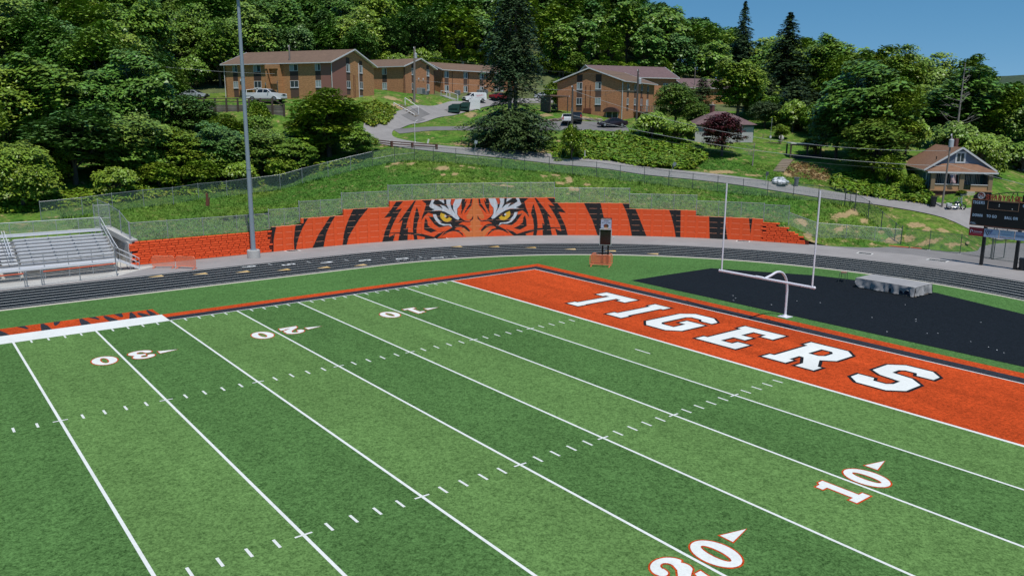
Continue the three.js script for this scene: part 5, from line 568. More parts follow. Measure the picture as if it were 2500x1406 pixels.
// a local frame: u along the wall, v up, w outwards. quads are thin slabs set proud of the wall
class Wall3 {
  constructor(A, u, N) { this.A = A; this.u = u; this.N = N; }
  p(u, y, w = 0) { return V(this.A[0] + this.u[0] * u + this.N[0] * w, y, this.A[2] + this.u[1] * u + this.N[1] * w); }
  slab(u0, u1, y0, y1, w0, w1) { const P = [], uv = [], q = (a, b, c, d, uu) => { for (const [k, t] of [[a, 0], [b, 1], [c, 2], [a, 0], [c, 2], [d, 3]]) { P.push(k.x, k.y, k.z); uv.push(...uu[t]); } };
    const f = w => [this.p(u0, y0, w), this.p(u1, y0, w), this.p(u1, y1, w), this.p(u0, y1, w)], a = f(w1), b = f(w0), s = 1 / 2.56, U = [[u0 * s, y0 * s], [u1 * s, y0 * s], [u1 * s, y1 * s], [u0 * s, y1 * s]];
    q(...a, U); q(b[1], b[0], b[3], b[2], [U[1], U[0], U[3], U[2]]); const e = (i, j) => q(b[i], b[j], a[j], a[i], [U[i], U[j], U[j], U[i]]); e(0, 1); e(1, 2); e(2, 3); e(3, 0);
    const g = new THREE.BufferGeometry(); g.setAttribute('position', new THREE.Float32BufferAttribute(P, 3)); g.setAttribute('uv', new THREE.Float32BufferAttribute(uv, 2)); g.computeVertexNormals(); return g; }
  poly(pts, w0, w1) { const s = new THREE.Shape(pts.map(p => new THREE.Vector2(p[0], p[1]))), g = new THREE.ExtrudeGeometry(s, { depth: w1 - w0, bevelEnabled: false }); const p = g.attributes.position, uv = g.attributes.uv; for (let k = 0; k < p.count; k++) { uv.setXY(k, p.getX(k) / 2.56, p.getY(k) / 2.56); const v = this.p(p.getX(k), p.getY(k), w0 + p.getZ(k)); p.setXYZ(k, v.x, v.y, v.z); } g.computeVertexNormals(); return g; }
}
function windowOn(root, W, u0, u1, y0, y1, o = {}) { // glass set back in a framed opening
  const a = Math.min(u0, u1), b = Math.max(u0, u1), t = 0.075, win = part(root, 'window', W.slab(a, b, y0, y1, -0.02, 0.015), o.back || BM.dark);
  part(win, 'pane', W.slab(a + t, (a + b) / 2 - t / 2, y0 + t, y1 - t, 0.017, 0.026), o.pane || BM.glass); part(win, 'pane', W.slab((a + b) / 2 + t / 2, b - t, y0 + t, y1 - t, 0.017, 0.026), o.pane2 || o.pane || BM.glass);
  part(win, 'frame', [W.slab(a, b, y0, y0 + t, 0.017, 0.06), W.slab(a, b, y1 - t, y1, 0.017, 0.06), W.slab(a, a + t, y0 + t, y1 - t, 0.017, 0.06), W.slab(b - t, b, y0 + t, y1 - t, 0.017, 0.06), W.slab((a + b) / 2 - t / 2, (a + b) / 2 + t / 2, y0 + t, y1 - t, 0.017, 0.058)], BM.frame);
  if (o.sill !== false) part(win, 'sill', W.slab(a - 0.04, b + 0.04, y0 - 0.09, y0 - 0.002, -0.02, 0.1), BM.frame); return win;
}
function gableBlock(o) { // A: eave corner at the near gable; a: unit dir of facade; b: unit dir across the gable
  const root = thing('apartment_building', o.label, 'building', [0, 0, 0], 0, o.group), { A, a, b, L, Wd, eave, rise, base } = o, oh = 0.6, og = 0.5, m = o.brick || BM.brick, sg = Math.sign;
  const at = (u, v) => [A[0] + a[0] * u + b[0] * v, 0, A[2] + a[1] * u + b[1] * v];
  const F = new Wall3(at(og, oh), a, [-b[0], -b[1]]), Bk = new Wall3(at(og, Wd - oh), a, b), G = new Wall3(at(og, oh), b, [-a[0], -a[1]]), G2 = new Wall3(at(L - og, oh), b, a), l = L - 2 * og, w = Wd - 2 * oh, ey = eave - 0.12, k = rise / (Wd / 2), pk = ey + k * w / 2 + k * 0.02;
  part(root, 'wall', F.slab(0, l, base, ey, -0.25, 0), m); part(root, 'wall', Bk.slab(0, l, base, ey, -0.25, 0), m);
  for (const [q, s] of [[G, 1], [G2, 1]]) part(root, 'gable_wall', q.poly([[0, base], [w, base], [w, ey], [w / 2, pk], [0, ey]], -0.24, 0.002), m);
  // roof planes with thickness, fascia and rakes
  for (const s of [0, 1]) { const e = u => { const q = at(u, s ? Wd : 0); return V(q[0], eave, q[2]); }, r = u => { const q = at(u, Wd / 2); return V(q[0], eave + rise, q[2]); }; const rows = []; for (let i = 0; i <= 1; i++) rows.push([e(i * L), r(i * L)]); const g = quadGeo(rows), uv = g.attributes.uv; [[0, 0], [0, 7], [L, 0], [L, 7]].forEach((t, i) => uv.setXY(i, t[0] / 5.5, t[1] / 5.5)); part(root, 'roof', g, o.roof || BM.shingle); const d = -0.12; const g2 = g.clone().translate(0, d, 0); part(root, 'soffit', g2, BM.trim); const E0 = e(0), E1 = e(L); part(root, 'fascia', beam([E0.x, eave - 0.07, E0.z], [E1.x, eave - 0.07, E1.z], 0.05, 0.16), BM.gutter); for (const u of [0, L]) { const p = e(u), q = r(u); part(root, 'rake', beam([p.x, p.y - 0.06, p.z], [q.x, q.y - 0.06, q.z], 0.07, 0.2), BM.trim); } }
  return { root, F, G, G2, Bk, l, w };
}
const stripOf = (root, W, u0, u1, y0, y1, m) => part(root, 'spandrel', W.slab(Math.min(u0, u1), Math.max(u0, u1), y0, y1, -0.02, 0.012), m);
{ // left block -------------------------------------------------------
  const a = [-0.4952, -0.8688], b = [0.8688, -0.4952];
  const { root, F, G, l, w } = gableBlock({ label: 'long tan brick apartment block with brown shingle roof behind the white pickup', A: [22.36, 0, -68.47], a, b, L: 22.9, Wd: 14.1, eave: 22.3, rise: 2.51, base: 13.5 });
  const fu = u => u - 0.5; // facade columns of windows with dark spandrels
  for (const [u0, u1, two] of [[20.68, 19.66, 0], [16.25, 14.71, 1], [8.72, 7.03, 1], [3.61, 2.54, 0]]) { const p = fu(u1), q = fu(u0); stripOf(root, F, p, q, 19.55, 20.98, BM.panelDark); stripOf(root, F, p, q, 16.6, 18.28, BM.panelBrown); windowOn(root, F, p, q, 21.0, 22.12, { pane2: BM.curtain, sill: false }); windowOn(root, F, p, q, 18.36, 19.48, { pane: two ? BM.glass : BM.curtain }); }
  part(root, 'wall_panel', F.slab(fu(0.6), fu(2.5), 16.6, 22.15, -0.02, 0.011), BM.mauve, 'mauve siding panel at the corner');
  const en = part(root, 'entry_panel', F.slab(fu(10.55), fu(12.7), 16.5, 22.1, -0.1, 0.008), BM.brick); for (const [p, q] of [[10.3, 10.55], [12.7, 12.95]]) part(en, 'entry_shade_fin', F.slab(fu(p), fu(q), 16.5, 22.1, 0.009, 1.0), BM.brick); part(en, 'entry_lintel', F.slab(fu(10.3), fu(12.95), 21.4, 22.1, 1.0, 1.1), BM.brick); part(en, 'door', F.slab(fu(10.65), fu(11.35), 17.2, 19.3, 0.016, 0.05), mat([0.05, 0.05, 0.05], 0.4)); part(en, 'door_frame', [F.slab(fu(10.6), fu(10.68), 17.2, 19.4, 0.018, 0.07), F.slab(fu(11.34), fu(11.42), 17.2, 19.4, 0.018, 0.07), F.slab(fu(10.6), fu(11.42), 19.34, 19.44, 0.018, 0.07)], BM.frame);  // side fins added so the flush entry panel falls in shade
  part(root, 'downpipe', [beam([...F.p(22.0, 13.5, 0.08).toArray()], [...F.p(22.0, 22.2, 0.08).toArray()], 0.09, 0.09)], BM.trim); part(root, 'downpipe', [beam([...G.p(0.0, 14, 0.08).toArray()], [...G.p(0.0, 22.2, 0.08).toArray()], 0.09, 0.09)], BM.trim);
  part(root, 'awning', F.slab(fu(16.6), fu(19.3), 17.95, 18.05, 0, 0.7), BM.rust); part(root, 'sign_plate', F.slab(fu(13.6), fu(13.95), 18.75, 19.2, 0.005, 0.03), BM.trim); part(root, 'wall_lamp', F.slab(fu(18.85), fu(19.1), 19.5, 19.9, 0.005, 0.2), BM.trim);
  const gu = u => u - 0.6; part(root, 'wall_panel', G.poly([[0.05, 14], [4.3, 14], [4.3, 23.45], [0.05, 22.15]], 0.003, 0.012), BM.mauve, 'mauve siding panel under the gable');
  for (const [u0, u1] of [[4.93, 6.0], [8.9, 9.85]]) { const p = gu(u0), q = gu(u1), t = 22.1 + (7 - Math.abs(7 - (u0 + u1) / 2)) * 0.34 - 0.6; stripOf(root, G, p, q, 22.35, Math.min(t, 23.9), BM.panelDark); stripOf(root, G, p, q, 19.6, 20.95, BM.panelBrown); stripOf(root, G, p, q, 17.3, 18.3, BM.panelBrown); windowOn(root, G, p, q, 21.02, 22.3, { pane2: BM.curtain }); windowOn(root, G, p, q, 18.38, 19.55, {}); }
  part(root, 'door', G.slab(gu(8.8), gu(9.8), 16.0, 17.25, 0.003, 0.05), BM.curtain); part(root, 'downpipe', beam(G.p(gu(8.55), 16, 0.08).toArray(), G.p(gu(8.55), 22.6, 0.08).toArray(), 0.1, 0.1), BM.trim); for (const u of [7, 7.4]) part(root, 'conduit', beam(G.p(gu(u), 16.5, 0.05).toArray(), G.p(gu(u), 20.6, 0.05).toArray(), 0.06, 0.06), BM.rust);
  for (const u of [5.5, 13.5, 19]) { const q = [22.36 + a[0] * u + b[0] * 7.6, 0, -68.47 + a[1] * u + b[1] * 7.6]; part(root, 'vent_pipe', bar([q[0], 24.5, q[2]], [q[0], 25.15, q[2]], 0.06), BM.dark); }
}
{ // middle wing ------------------------------------------------------
  const a = [-0.4057, -0.914], b = [0.9145, -0.4045];
  const { root, F, G } = gableBlock({ label: 'brick apartment wing with white-trimmed gable behind the tall wooden utility pole', A: [43.53, 0, -81.46], a, b, L: 14.5, Wd: 11.47, eave: 23.14, rise: 1.8, base: 16.2, brick: BM.brickR });
  for (const [u0, u1] of [[5.68, 4.6]]) { const p = u1 - 0.5, q = u0 - 0.5; stripOf(root, F, p, q, 20.25, 21.6, BM.panelDark); stripOf(root, F, p, q, 18.1, 18.85, BM.panelBrown); windowOn(root, F, p, q, 21.68, 22.9, { sill: false, pane2: BM.curtain }); windowOn(root, F, p, q, 18.93, 20.18, { pane: BM.curtain }); }
  for (const [u0, u1] of [[3.05, 3.95], [8.2, 9.1]]) { const p = u0 - 0.6, q = u1 - 0.6; stripOf(root, G, p, q, 20.25, 21.6, BM.panelBrown); stripOf(root, G, p, q, 23.0, 23.75, BM.panelDark); stripOf(root, G, p, q, 18.1, 18.85, BM.panelBrown); windowOn(root, G, p, q, 21.7, 22.9, { pane2: BM.curtain }); windowOn(root, G, p, q, 18.95, 20.15, { pane2: BM.curtain }); }
  for (const u of [0.1, 10.2]) part(root, 'downpipe', beam(G.p(u, 16.5, 0.07).toArray(), G.p(u, 23, 0.07).toArray(), 0.09, 0.09), BM.panelDark); for (const u of [4.6, 6.2]) part(root, 'wall_lamp', G.slab(u, u + 0.16, 20.9, 21.2, 0.005, 0.2), BM.trim);
}
{ // long rear wing ---------------------------------------------------
  const P0 = [55.4, -86.6], P1 = [76.5, -88.2], d = Math.hypot(P1[0] - P0[0], P1[1] - P0[1]), b = [(P1[0] - P0[0]) / d, (P1[1] - P0[1]) / d], a = [b[1], -b[0]];
  const { root, G2, F } = gableBlock({ label: 'low rear apartment wing with row of paired windows behind the white van', A: [P1[0], 0, P1[1]], a: [-b[0], -b[1]], b: [b[1], -b[0]], L: d, Wd: 11, eave: 23.2, rise: 1.75, base: 16.2, brick: BM.brickR });
  const us = [1.6, 6.6, 11.0, 15.2, 19.2].map(u => u), H = 23.05; us.forEach((u, i) => { const p = d - 1 - u, q = p + 1.05; if (i === 0) { /* hidden by the spruce */ } stripOf(root, F, p, q, 20.25, 21.55, BM.panelBrown); stripOf(root, F, p, q, 17.6, 18.8, BM.panelBrown); windowOn(root, F, p, q, 21.65, 22.95, { pane2: BM.curtain, sill: false }); windowOn(root, F, p, q, 18.9, 20.15, { pane2: BM.curtain }); });
  const en = part(root, 'entry_panel', F.slab(3.2, 4.9, 17.4, 22.8, -0.1, 0.008), BM.panelBrown); part(en, 'door', F.slab(3.5, 4.3, 17.4, 19.6, 0.01, 0.05), BM.frame);  // flush slab; the shade of a recess is put into its brown tone
  for (const u of [2.2, 8.2, 9.0, 13.3, 17.6]) part(root, 'downpipe', beam(F.p(u, 17, 0.06).toArray(), F.p(u, 23, 0.06).toArray(), 0.07, 0.07), BM.panelDark); for (const u of [8.6, 10.6]) part(root, 'wall_lamp', F.slab(u, u + 0.15, 20.1, 20.35, 0.005, 0.18), BM.trim);
}
function condenser(x, y, z, t, s, label) { const g = thing('air_conditioner', label, 'air conditioner', [x, y, z], t, 'outdoor cooling units'); g.scale.setScalar(s); const m = mat([0.30, 0.31, 0.32], 0.6); part(g, 'cabinet', rbox(0.85, 0.8, 0.85, 0.03, 0, 0.42, 0), m); const gr = []; for (let k = 0; k < 6; k++) gr.push(box(0.7, 0.03, 0.02, 0, 0.15 + k * 0.11, 0.435)); part(g, 'grille', gr, M.darkPost); part(g, 'fan_guard', new THREE.TorusGeometry(0.28, 0.03, 5, 14).rotateX(Math.PI / 2).translate(0, 0.83, 0), M.darkPost); return g; }
condenser(47.9, groundAt(47.9, -82.7), -82.7, 0.42, 1.5, 'large grey cooling unit against the middle brick gable'); condenser(49.3, groundAt(49.3, -83.1), -83.1, 0.42, 0.95, 'small grey cooling unit beside the large one at the middle gable');
for (const [i, x] of [58.6, 64.2, 65.6].entries()) condenser(x, groundAt(x, -85.8), -85.8, 0, 1.1, 'grey cooling unit at the foot of the rear brick wing');
{ // right block ------------------------------------------------------
  const b = [-0.3922, -0.9199], a = [0.92, -0.392];
  const { root, F, G } = gableBlock({ label: 'red brick apartment block with arched glass entrance above the dark parked car', A: [68.59, 0, -47.62], a, b, L: 17.6, Wd: 14.18, eave: 20.14, rise: 2.43, base: 10.8, brick: BM.brickR });
  const gu = u => u - 0.6; for (const [u0, u1, lo] of [[8.49, 9.6, 15.0], [4.76, 5.9, 14.85]]) { const p = gu(u0), q = gu(u1); stripOf(root, G, p, q, 20.12, 21.4, BM.panelDark); stripOf(root, G, p, q, 17.4, 18.72, BM.panelBrown); stripOf(root, G, p, q, lo, 16.0, BM.panelBrown); windowOn(root, G, p, q, 18.8, 20.02, { pane2: BM.curtain }); windowOn(root, G, p, q, 16.1, 17.3, { pane: u0 > 6 ? BM.glass : BM.curtain }); }
  const ar = part(root, 'entrance', G.poly([[gu(1.3), 12.6], [gu(3.75), 12.6], [gu(3.75), 14.8], [gu(1.3), 14.8]], 0.003, 0.012), BM.brickR); const hood = []; for (let i = 0; i <= 10; i++) { const t = Math.PI * i / 10; hood.push([gu(2.5) + 1.45 * Math.cos(t), 14.75 + 0.85 * Math.sin(t)]); } part(ar, 'entrance_hood', G.poly(hood, 0.0, 1.0), mat([0.06, 0.028, 0.026], 0.8)); part(ar, 'glass_door', [G.slab(gu(1.42), gu(2.42), 12.7, 14.72, 0.014, 0.03), G.slab(gu(2.52), gu(3.58), 12.7, 14.72, 0.014, 0.03)], BM.glass); part(ar, 'door_frame', [G.slab(gu(1.34), gu(1.44), 12.6, 14.8, 0.014, 0.07), G.slab(gu(2.42), gu(2.53), 12.6, 14.8, 0.014, 0.07), G.slab(gu(3.58), gu(3.68), 12.6, 14.8, 0.014, 0.07), G.slab(gu(1.34), gu(3.68), 13.5, 13.6, 0.014, 0.065), G.slab(gu(1.34), gu(3.68), 14.72, 14.82, 0.014, 0.07)], BM.frame);
  for (const u of [6.85, 7.75]) part(root, 'conduit', beam(G.p(gu(u), 15, 0.06).toArray(), G.p(gu(u), 19.5, 0.06).toArray(), 0.08, 0.08), BM.rust); part(root, 'meter_bank', G.slab(gu(6.6), gu(8.1), 14.5, 15.4, 0.01, 0.25), BM.rust); part(root, 'downpipe', beam(G.p(0.02, 12, 0.08).toArray(), G.p(0.02, 20, 0.08).toArray(), 0.1, 0.1), BM.trim);
  for (const u of [2.5, 6.2, 9.6, 13.0]) { const p = u - 0.5, q = p + 0.95; stripOf(root, F, p, q, 17.4, 18.66, BM.panelBrown); stripOf(root, F, p, q, 15.0, 16.0, BM.panelBrown); windowOn(root, F, p, q, 18.74, 19.85, { sill: false }); windowOn(root, F, p, q, 16.1, 17.26, {}); } part(root, 'door', F.slab(12.2, 13.0, 15.0, 17.1, 0.02, 0.07), BM.frame); part(root, 'door_canopy', F.slab(9.0, 10.4, 15.0, 17.6, 0.015, 0.03), BM.rust);
  const P = (u, y, w) => F.p(u, y, w).toArray(); const deck = part(root, 'deck', F.slab(5.6, 14.5, 14.75, 14.9, 0.02, 1.6), M.wood); for (let k = 0; k <= 6; k++) part(deck, 'deck_post', beam(P(5.7 + k * 1.45, 12.0, 1.5), P(5.7 + k * 1.45, 16.0, 1.5), 0.1, 0.1), M.wood); for (const y of [15.4, 15.95]) part(deck, 'deck_rail', beam(P(5.6, y, 1.5), P(14.5, y, 1.5), 0.06, 0.1), M.wood); part(root, 'wall_lamp', F.slab(2.3, 2.6, 18.6, 18.9, 0.02, 0.3), BM.trim);
}
{ // two roofs beyond, one side wing with mauve shingles
  const r1 = gableBlock({ label: 'brick apartment block with mauve shingle roof half hidden behind the red brick block', A: [98, 0, -60.5], a: [-0.95, -0.31], b: [0.31, -0.95], L: 19, Wd: 13, eave: 22.0, rise: 2.6, base: 14, brick: BM.brickR, roof: BM.shingleM }); windowOn(r1.root, r1.F, 2, 3.1, 19.6, 20.9, {}); windowOn(r1.root, r1.F, 7, 8.1, 19.6, 20.9, {});
  const r2 = gableBlock({ label: 'farther brick apartment block with dull purple roof beside the dark conifer', A: [113, 0, -57], a: [-0.95, -0.31], b: [0.31, -0.95], L: 13, Wd: 11, eave: 20.2, rise: 2.2, base: 12, brick: BM.brick, roof: BM.shingleM }); windowOn(r2.root, r2.F, 2, 3.1, 17.6, 18.9, {});
}
function hipRoof(root, name, cx, cz, hx, hz, y, rise, ridge, turn, m) { const c = Math.cos(turn), s = Math.sin(turn), P = (x, yy, z) => V(cx + x * c + z * s, yy, cz - x * s + z * c); const e = [P(-hx, y, -hz), P(hx, y, -hz), P(hx, y, hz), P(-hx, y, hz)], r = [P(-ridge, y + rise, 0), P(ridge, y + rise, 0)]; const pos = [], uv = [], tri = (...v) => v.forEach((q, i) => { pos.push(q.x, q.y, q.z); uv.push((q.x * c - q.z * s) / 5.5, (q.y * 1.6 + (q.x * s + q.z * c) * 0.3) / 5.5); }); tri(e[3], e[2], r[1]); tri(e[3], r[1], r[0]); tri(e[1], e[0], r[0]); tri(e[1], r[0], r[1]); tri(e[2], e[1], r[1]); tri(e[0], e[3], r[0]); tri(e[0], e[1], e[2]); tri(e[0], e[2], e[3]); const g = new THREE.BufferGeometry(); g.setAttribute('position', new THREE.Float32BufferAttribute(pos, 3)); g.setAttribute('uv', new THREE.Float32BufferAttribute(uv, 2)); g.computeVertexNormals(); return part(root, name, g, m); }
{ // small white house behind the purple tree: local x along its front
  const cx = 71.3, cz = -28.8, t = -0.66, root = thing('house', 'small white sided house with brown hip roof behind the purple tree', 'house'), c = Math.cos(t), s = Math.sin(t), W = new Wall3([cx - 4.6 * c + 3.6 * s, 0, cz + 4.6 * s + 3.6 * c], [c, -s], [s, c]), W2 = new Wall3(W.p(9.2, 0, 0).toArray(), [-s, -c], [c, -s]);
  part(root, 'wall', W.slab(0, 9.2, 9.0, 12.7, -0.15, 0), BM.siding); part(root, 'wall', W2.slab(0, 7.2, 9.0, 12.7, -0.15, 0), BM.siding); part(root, 'wall', W.slab(0, 9.2, 9.0, 12.7, -7.2, -7.05), BM.siding); for (let k = 0; k < 15; k++) part(root, 'siding_board', W.slab(0, 9.2, 9.9 + k * 0.18, 10.06 + k * 0.18, 0.002, 0.02 + 0.0), BM.siding);
  part(root, 'foundation', W.slab(0, 9.2, 8.2, 9.85, 0.002, 0.06), mat([0.07, 0.05, 0.05], 0.9)); part(root, 'frieze', W.slab(0, 9.2, 12.4, 12.72, 0.003, 0.04), mat([0.10, 0.16, 0.17], 0.8)); windowOn(root, W, 6.5, 7.5, 10.9, 12.4, { pane: BM.glass }); windowOn(root, W, 1.5, 2.6, 10.9, 12.4, {});
  hipRoof(root, 'roof', cx, cz, 5.1, 4.1, 12.75, 2.1, 1.0, t, BM.shingleM); part(root, 'chimney', [box(0.55, 1.6, 0.55, 70.4, 15.0, -29.6)], BM.brickDark); part(root, 'chimney_cap', box(0.66, 0.12, 0.66, 70.4, 15.85, -29.6), M.concrete); part(root, 'flue', new THREE.CylinderGeometry(0.16, 0.17, 0.4, 8).translate(70.4, 16.1, -29.6), mat([0.5, 0.32, 0.22], 0.8)); part(root, 'tarp', W2.slab(0.2, 0.6, 10.6, 12.6, 0.02, 0.14), mat([0.07, 0.30, 0.25], 0.7));
}
{ // deck with railing right of it, dish and mast
  const g = thing('timber_deck', 'grey timber deck with railing beside the white house', 'deck', [76.6, 9.4, -22.4], 0.66); for (let k = 0; k < 9; k++) part(g, 'deck_board', box(4.4, 0.05, 0.26, 0, 0.6, -1.2 + k * 0.3), M.wood); for (const [x, z] of [[-2.1, 1.4], [0, 1.4], [2.1, 1.4], [2.1, -1.2]]) part(g, 'deck_post', box(0.12, 2.6, 0.12, x, 0.5, z), M.wood); for (const y of [1.1, 1.65]) part(g, 'deck_rail', [box(4.3, 0.07, 0.09, 0, y, 1.42), box(0.09, 0.07, 2.6, 2.1, y, 0.1)], M.wood); for (let k = 0; k < 12; k++) part(g, 'baluster', box(0.04, 0.95, 0.04, -1.95 + k * 0.36, 1.15, 1.4), M.wood);
  const d = thing('satellite_dish', 'round white satellite dish fixed to the deck railing', 'satellite dish', [77.6, 10.55, -21.2], -0.5); part(d, 'dish', new THREE.SphereGeometry(0.75, 16, 6, 0, Math.PI * 2, 0, 0.62).rotateX(1.2).scale(1, 1, 0.7).translate(0, 0, -0.4), mat([0.42, 0.42, 0.40], 0.6)); part(d, 'arm', bar([0, -0.35, 0.1], [0, 0.1, 0.6], 0.025), M.galv);
  const a = thing('antenna_mast', 'thin pale antenna mast rising above the timber deck', 'mast', [75.6, 10.0, -21.9]); part(a, 'mast', bar([0, 0, 0], [0.15, 3.9, 0], 0.035), M.galv); part(a, 'box', box(0.3, 0.35, 0.2, 0, 0.9, 0), M.white);
}
{ // carport roof on posts
  const g = thing('carport', 'open carport with white metal roof on dark posts above the stone steps', 'carport', [71.2, groundAt(71.2, -13.4), -13.4], -0.72), y = 1.95; part(g, 'roof', box(3.2, 0.12, 2.6, -0.3, y, 0).rotateZ(-0.03), mat([0.62, 0.62, 0.64], 0.5)); part(g, 'roof', box(1.4, 0.1, 2.4, 2.0, y - 0.08, 0), mat([0.16, 0.03, 0.03], 0.6), 'dark red lower roof sheet'); for (const [x, z] of [[-1.8, 1.1], [-1.8, -1.1], [0.6, 1.1], [2.5, 1.1], [2.5, -1.1]]) part(g, 'post', box(0.2, y, 0.2, x, y / 2 - 0.1, z), M.woodDark); part(g, 'fascia', box(4.6, 0.2, 0.06, 0.3, y - 0.16, 1.2), M.woodDark); part(g, 'low_wall', box(4.2, 0.55, 0.2, 0.6, 0.1, 1.3), mat([0.045, 0.045, 0.05], 0.9));
}
{ // stone steps up the slope
  const g = thing('garden_steps', 'flight of pale stone steps climbing the dry slope', 'steps'); for (let k = 0; k < 8; k++) { const x = lerp(61.6, 67.4, k / 7), z = lerp(-10.4, -13.0, k / 7), m = part(g, 'step', rbox(0.85, 0.22, 1.5, 0.03), mat([0.34, 0.27, 0.2], 0.9)); m.position.set(x, groundAt(x, z) + 0.06, z); m.rotation.y = 0.42; }
}
{ // bungalow at the right ---------------------------------------------
  const b = [-0.6022, -0.7983], N = [-0.7983, 0.6022], a = [0.7983, -0.6022], A = [69.3, 0, 14.45], root = thing('bungalow', 'blue-grey bungalow with tan enclosed porch and flag beside the road', 'house'), at = (u, v) => [A[0] + b[0] * u + a[0] * v, 0, A[2] + b[1] * u + a[1] * v];
  const G = new Wall3(at(0.35, 0.3), b, N), gw = 7.1, S = new Wall3(at(7.3, 0.3), a, b), e = 7.7, S2 = new Wall3(at(0.5, 0.3), a, [-b[0], -b[1]]);
  part(root, 'gable_wall', G.poly([[0, 7.4], [gw, 7.4], [gw, 7.7], [gw / 2, 10.25], [0, 7.7]], -0.12, 0), BM.blueGrey); for (let k = 0; k < 14; k++) { const y = 7.75 + k * 0.17, h = (y - 7.65) / 2.55 * gw / 2; part(root, 'clapboard', G.slab(h + 0.1, gw - h - 0.1, y, y + 0.155, 0.002, 0.018), BM.blueGrey); }
  windowOn(root, G, 3.2, 4.1, 8.6, 9.75, { sill: true }); part(root, 'window_trim', [G.slab(3.08, 3.2, 8.5, 9.87, 0.0, 0.07), G.slab(4.1, 4.22, 8.5, 9.87, 0, 0.07), G.slab(3.08, 4.22, 9.75, 9.88, 0, 0.075)], BM.trim);
  for (const [q, w] of [[S, 1], [S2, 0]]) part(root, 'wall', q.slab(0, 13.8, 4.0, 7.55, -0.12, 0), w ? BM.teal : BM.blueGrey); part(root, 'wall', G.slab(0, gw, 4.6, 7.45, -2.3, -2.15), BM.teal);
  // main roof: two planes
  for (const s of [0, 1]) { const E = v => { const q = at(s ? -0.1 : 7.95, v); return V(q[0], 7.62, q[2]); }, R = v => { const q = at(3.92, v); return V(q[0], 10.4, q[2]); }; const g = quadGeo([[E(0), R(0)], [E(14.5), R(14.2)]]); [[0, 0], [0, 4.8], [14.4, 0], [14.4, 4.8]].forEach((t, i) => g.attributes.uv.setXY(i, t[0] / 5.5, t[1] / 5.5)); part(root, 'roof', g, BM.shingleH); part(root, 'soffit', g.clone().translate(0, -0.1, 0), BM.trim); const p = E(0), r = R(0); part(root, 'rake', beam([p.x, p.y - 0.04, p.z], [r.x, r.y - 0.04, r.z], 0.09, 0.2), BM.trim); const p2 = E(14.5); part(root, 'gutter', beam([p.x, p.y - 0.06, p.z], [p2.x, p2.y - 0.06, p2.z], 0.1, 0.12), BM.gutter); }
  // porch: hipped lower roof, columns, half wall, deck, brick base
  { const P = (u, y, w) => G.p(u, y, w), r = [P(1.9, 8.45, 0.02), P(5.5, 8.45, 0.02), P(7.4, 7.52, 1.55), P(-0.3, 7.52, 1.55), P(-0.3, 7.55, 0.0), P(7.4, 7.55, 0)]; const pos = [], uv = [], tri = (...v) => v.forEach(q => { pos.push(q.x, q.y, q.z); uv.push(q.z / 5.5, q.y / 3); }); tri(r[3], r[2], r[1]); tri(r[3], r[1], r[0]); tri(r[4], r[3], r[0]); tri(r[2], r[5], r[1]); const g = new THREE.BufferGeometry(); g.setAttribute('position', new THREE.Float32BufferAttribute(pos, 3)); g.setAttribute('uv', new THREE.Float32BufferAttribute(uv, 2)); g.computeVertexNormals(); part(root, 'porch_roof', g, BM.shingleH); part(root, 'porch_fascia', G.slab(-0.3, 7.4, 7.34, 7.52, 1.45, 1.56), BM.trim); part(root, 'porch_ceiling', G.slab(-0.2, 7.3, 7.3, 7.38, -2.1, 1.44), BM.trim);
    for (const [u0, u1] of [[0.15, 0.6], [3.25, 3.75], [6.45, 6.9]]) part(root, 'porch_column', G.slab(u0, u1, 5.3, 7.3, 0.9, 1.3), mat([0.27, 0.19, 0.11], 0.8)); for (const [u0, u1] of [[0.6, 2.45], [3.75, 6.45]]) { part(root, 'porch_half_wall', G.slab(u0, u1, 5.35, 5.95, 1.05, 1.2), BM.tanWood); part(root, 'porch_cap', G.slab(u0, u1, 5.95, 6.02, 0.98, 1.28), BM.trim); } for (const [u0, u1] of [[0.7, 2.9], [3.9, 6.4]]) for (let k = 0; k < 4; k++) { const w = (u1 - u0) / 4, p = u0 + k * w; windowOn(root, new Wall3(G.p(0, 0, -1.9).toArray(), b, N), p + 0.06, p + w - 0.06, 5.7, 7.15, { sill: false, pane: k % 2 ? BM.curtain : BM.glass }); }
    part(root, 'door', G.slab(2.7, 3.2, 5.35, 7.2, -1.88, -1.8), BM.trim); part(root, 'porch_deck', G.slab(0.05, 6.95, 5.18, 5.34, -2.0, 1.36), BM.tanWood); part(root, 'porch_base', G.slab(0.15, 6.85, 3.6, 5.17, 1.0, 1.2), BM.brickDark); part(root, 'porch_gate', [0, 1, 2, 3, 4].map(k => G.slab(2.5 + k * 0.15, 2.53 + k * 0.15, 5.35, 6.0, 1.08, 1.11)), M.darkPost); part(root, 'front_steps', [0, 1, 2, 3].map(k => G.slab(2.0, 3.6, 3.7, 5.2 - k * 0.32, 1.3 + k * 0.3, 1.6 + k * 0.3)), mat([0.45, 0.42, 0.34], 0.9)); }
  part(root, 'downpipe', beam(S.p(0.6, 4.0, 0.1).toArray(), S.p(0.6, 7.5, 0.1).toArray(), 0.09, 0.09), BM.trim); part(root, 'chimney', (() => { const q = at(3.4, 6.5); return box(0.7, 1.5, 0.7, q[0], 10.6, q[2]); })(), BM.brickDark); part(root, 'roof_vent', (() => { const q = at(6.2, 2.4); return bar([q[0], 8.4, q[2]], [q[0], 9.2, q[2]], 0.06); })(), BM.dark);
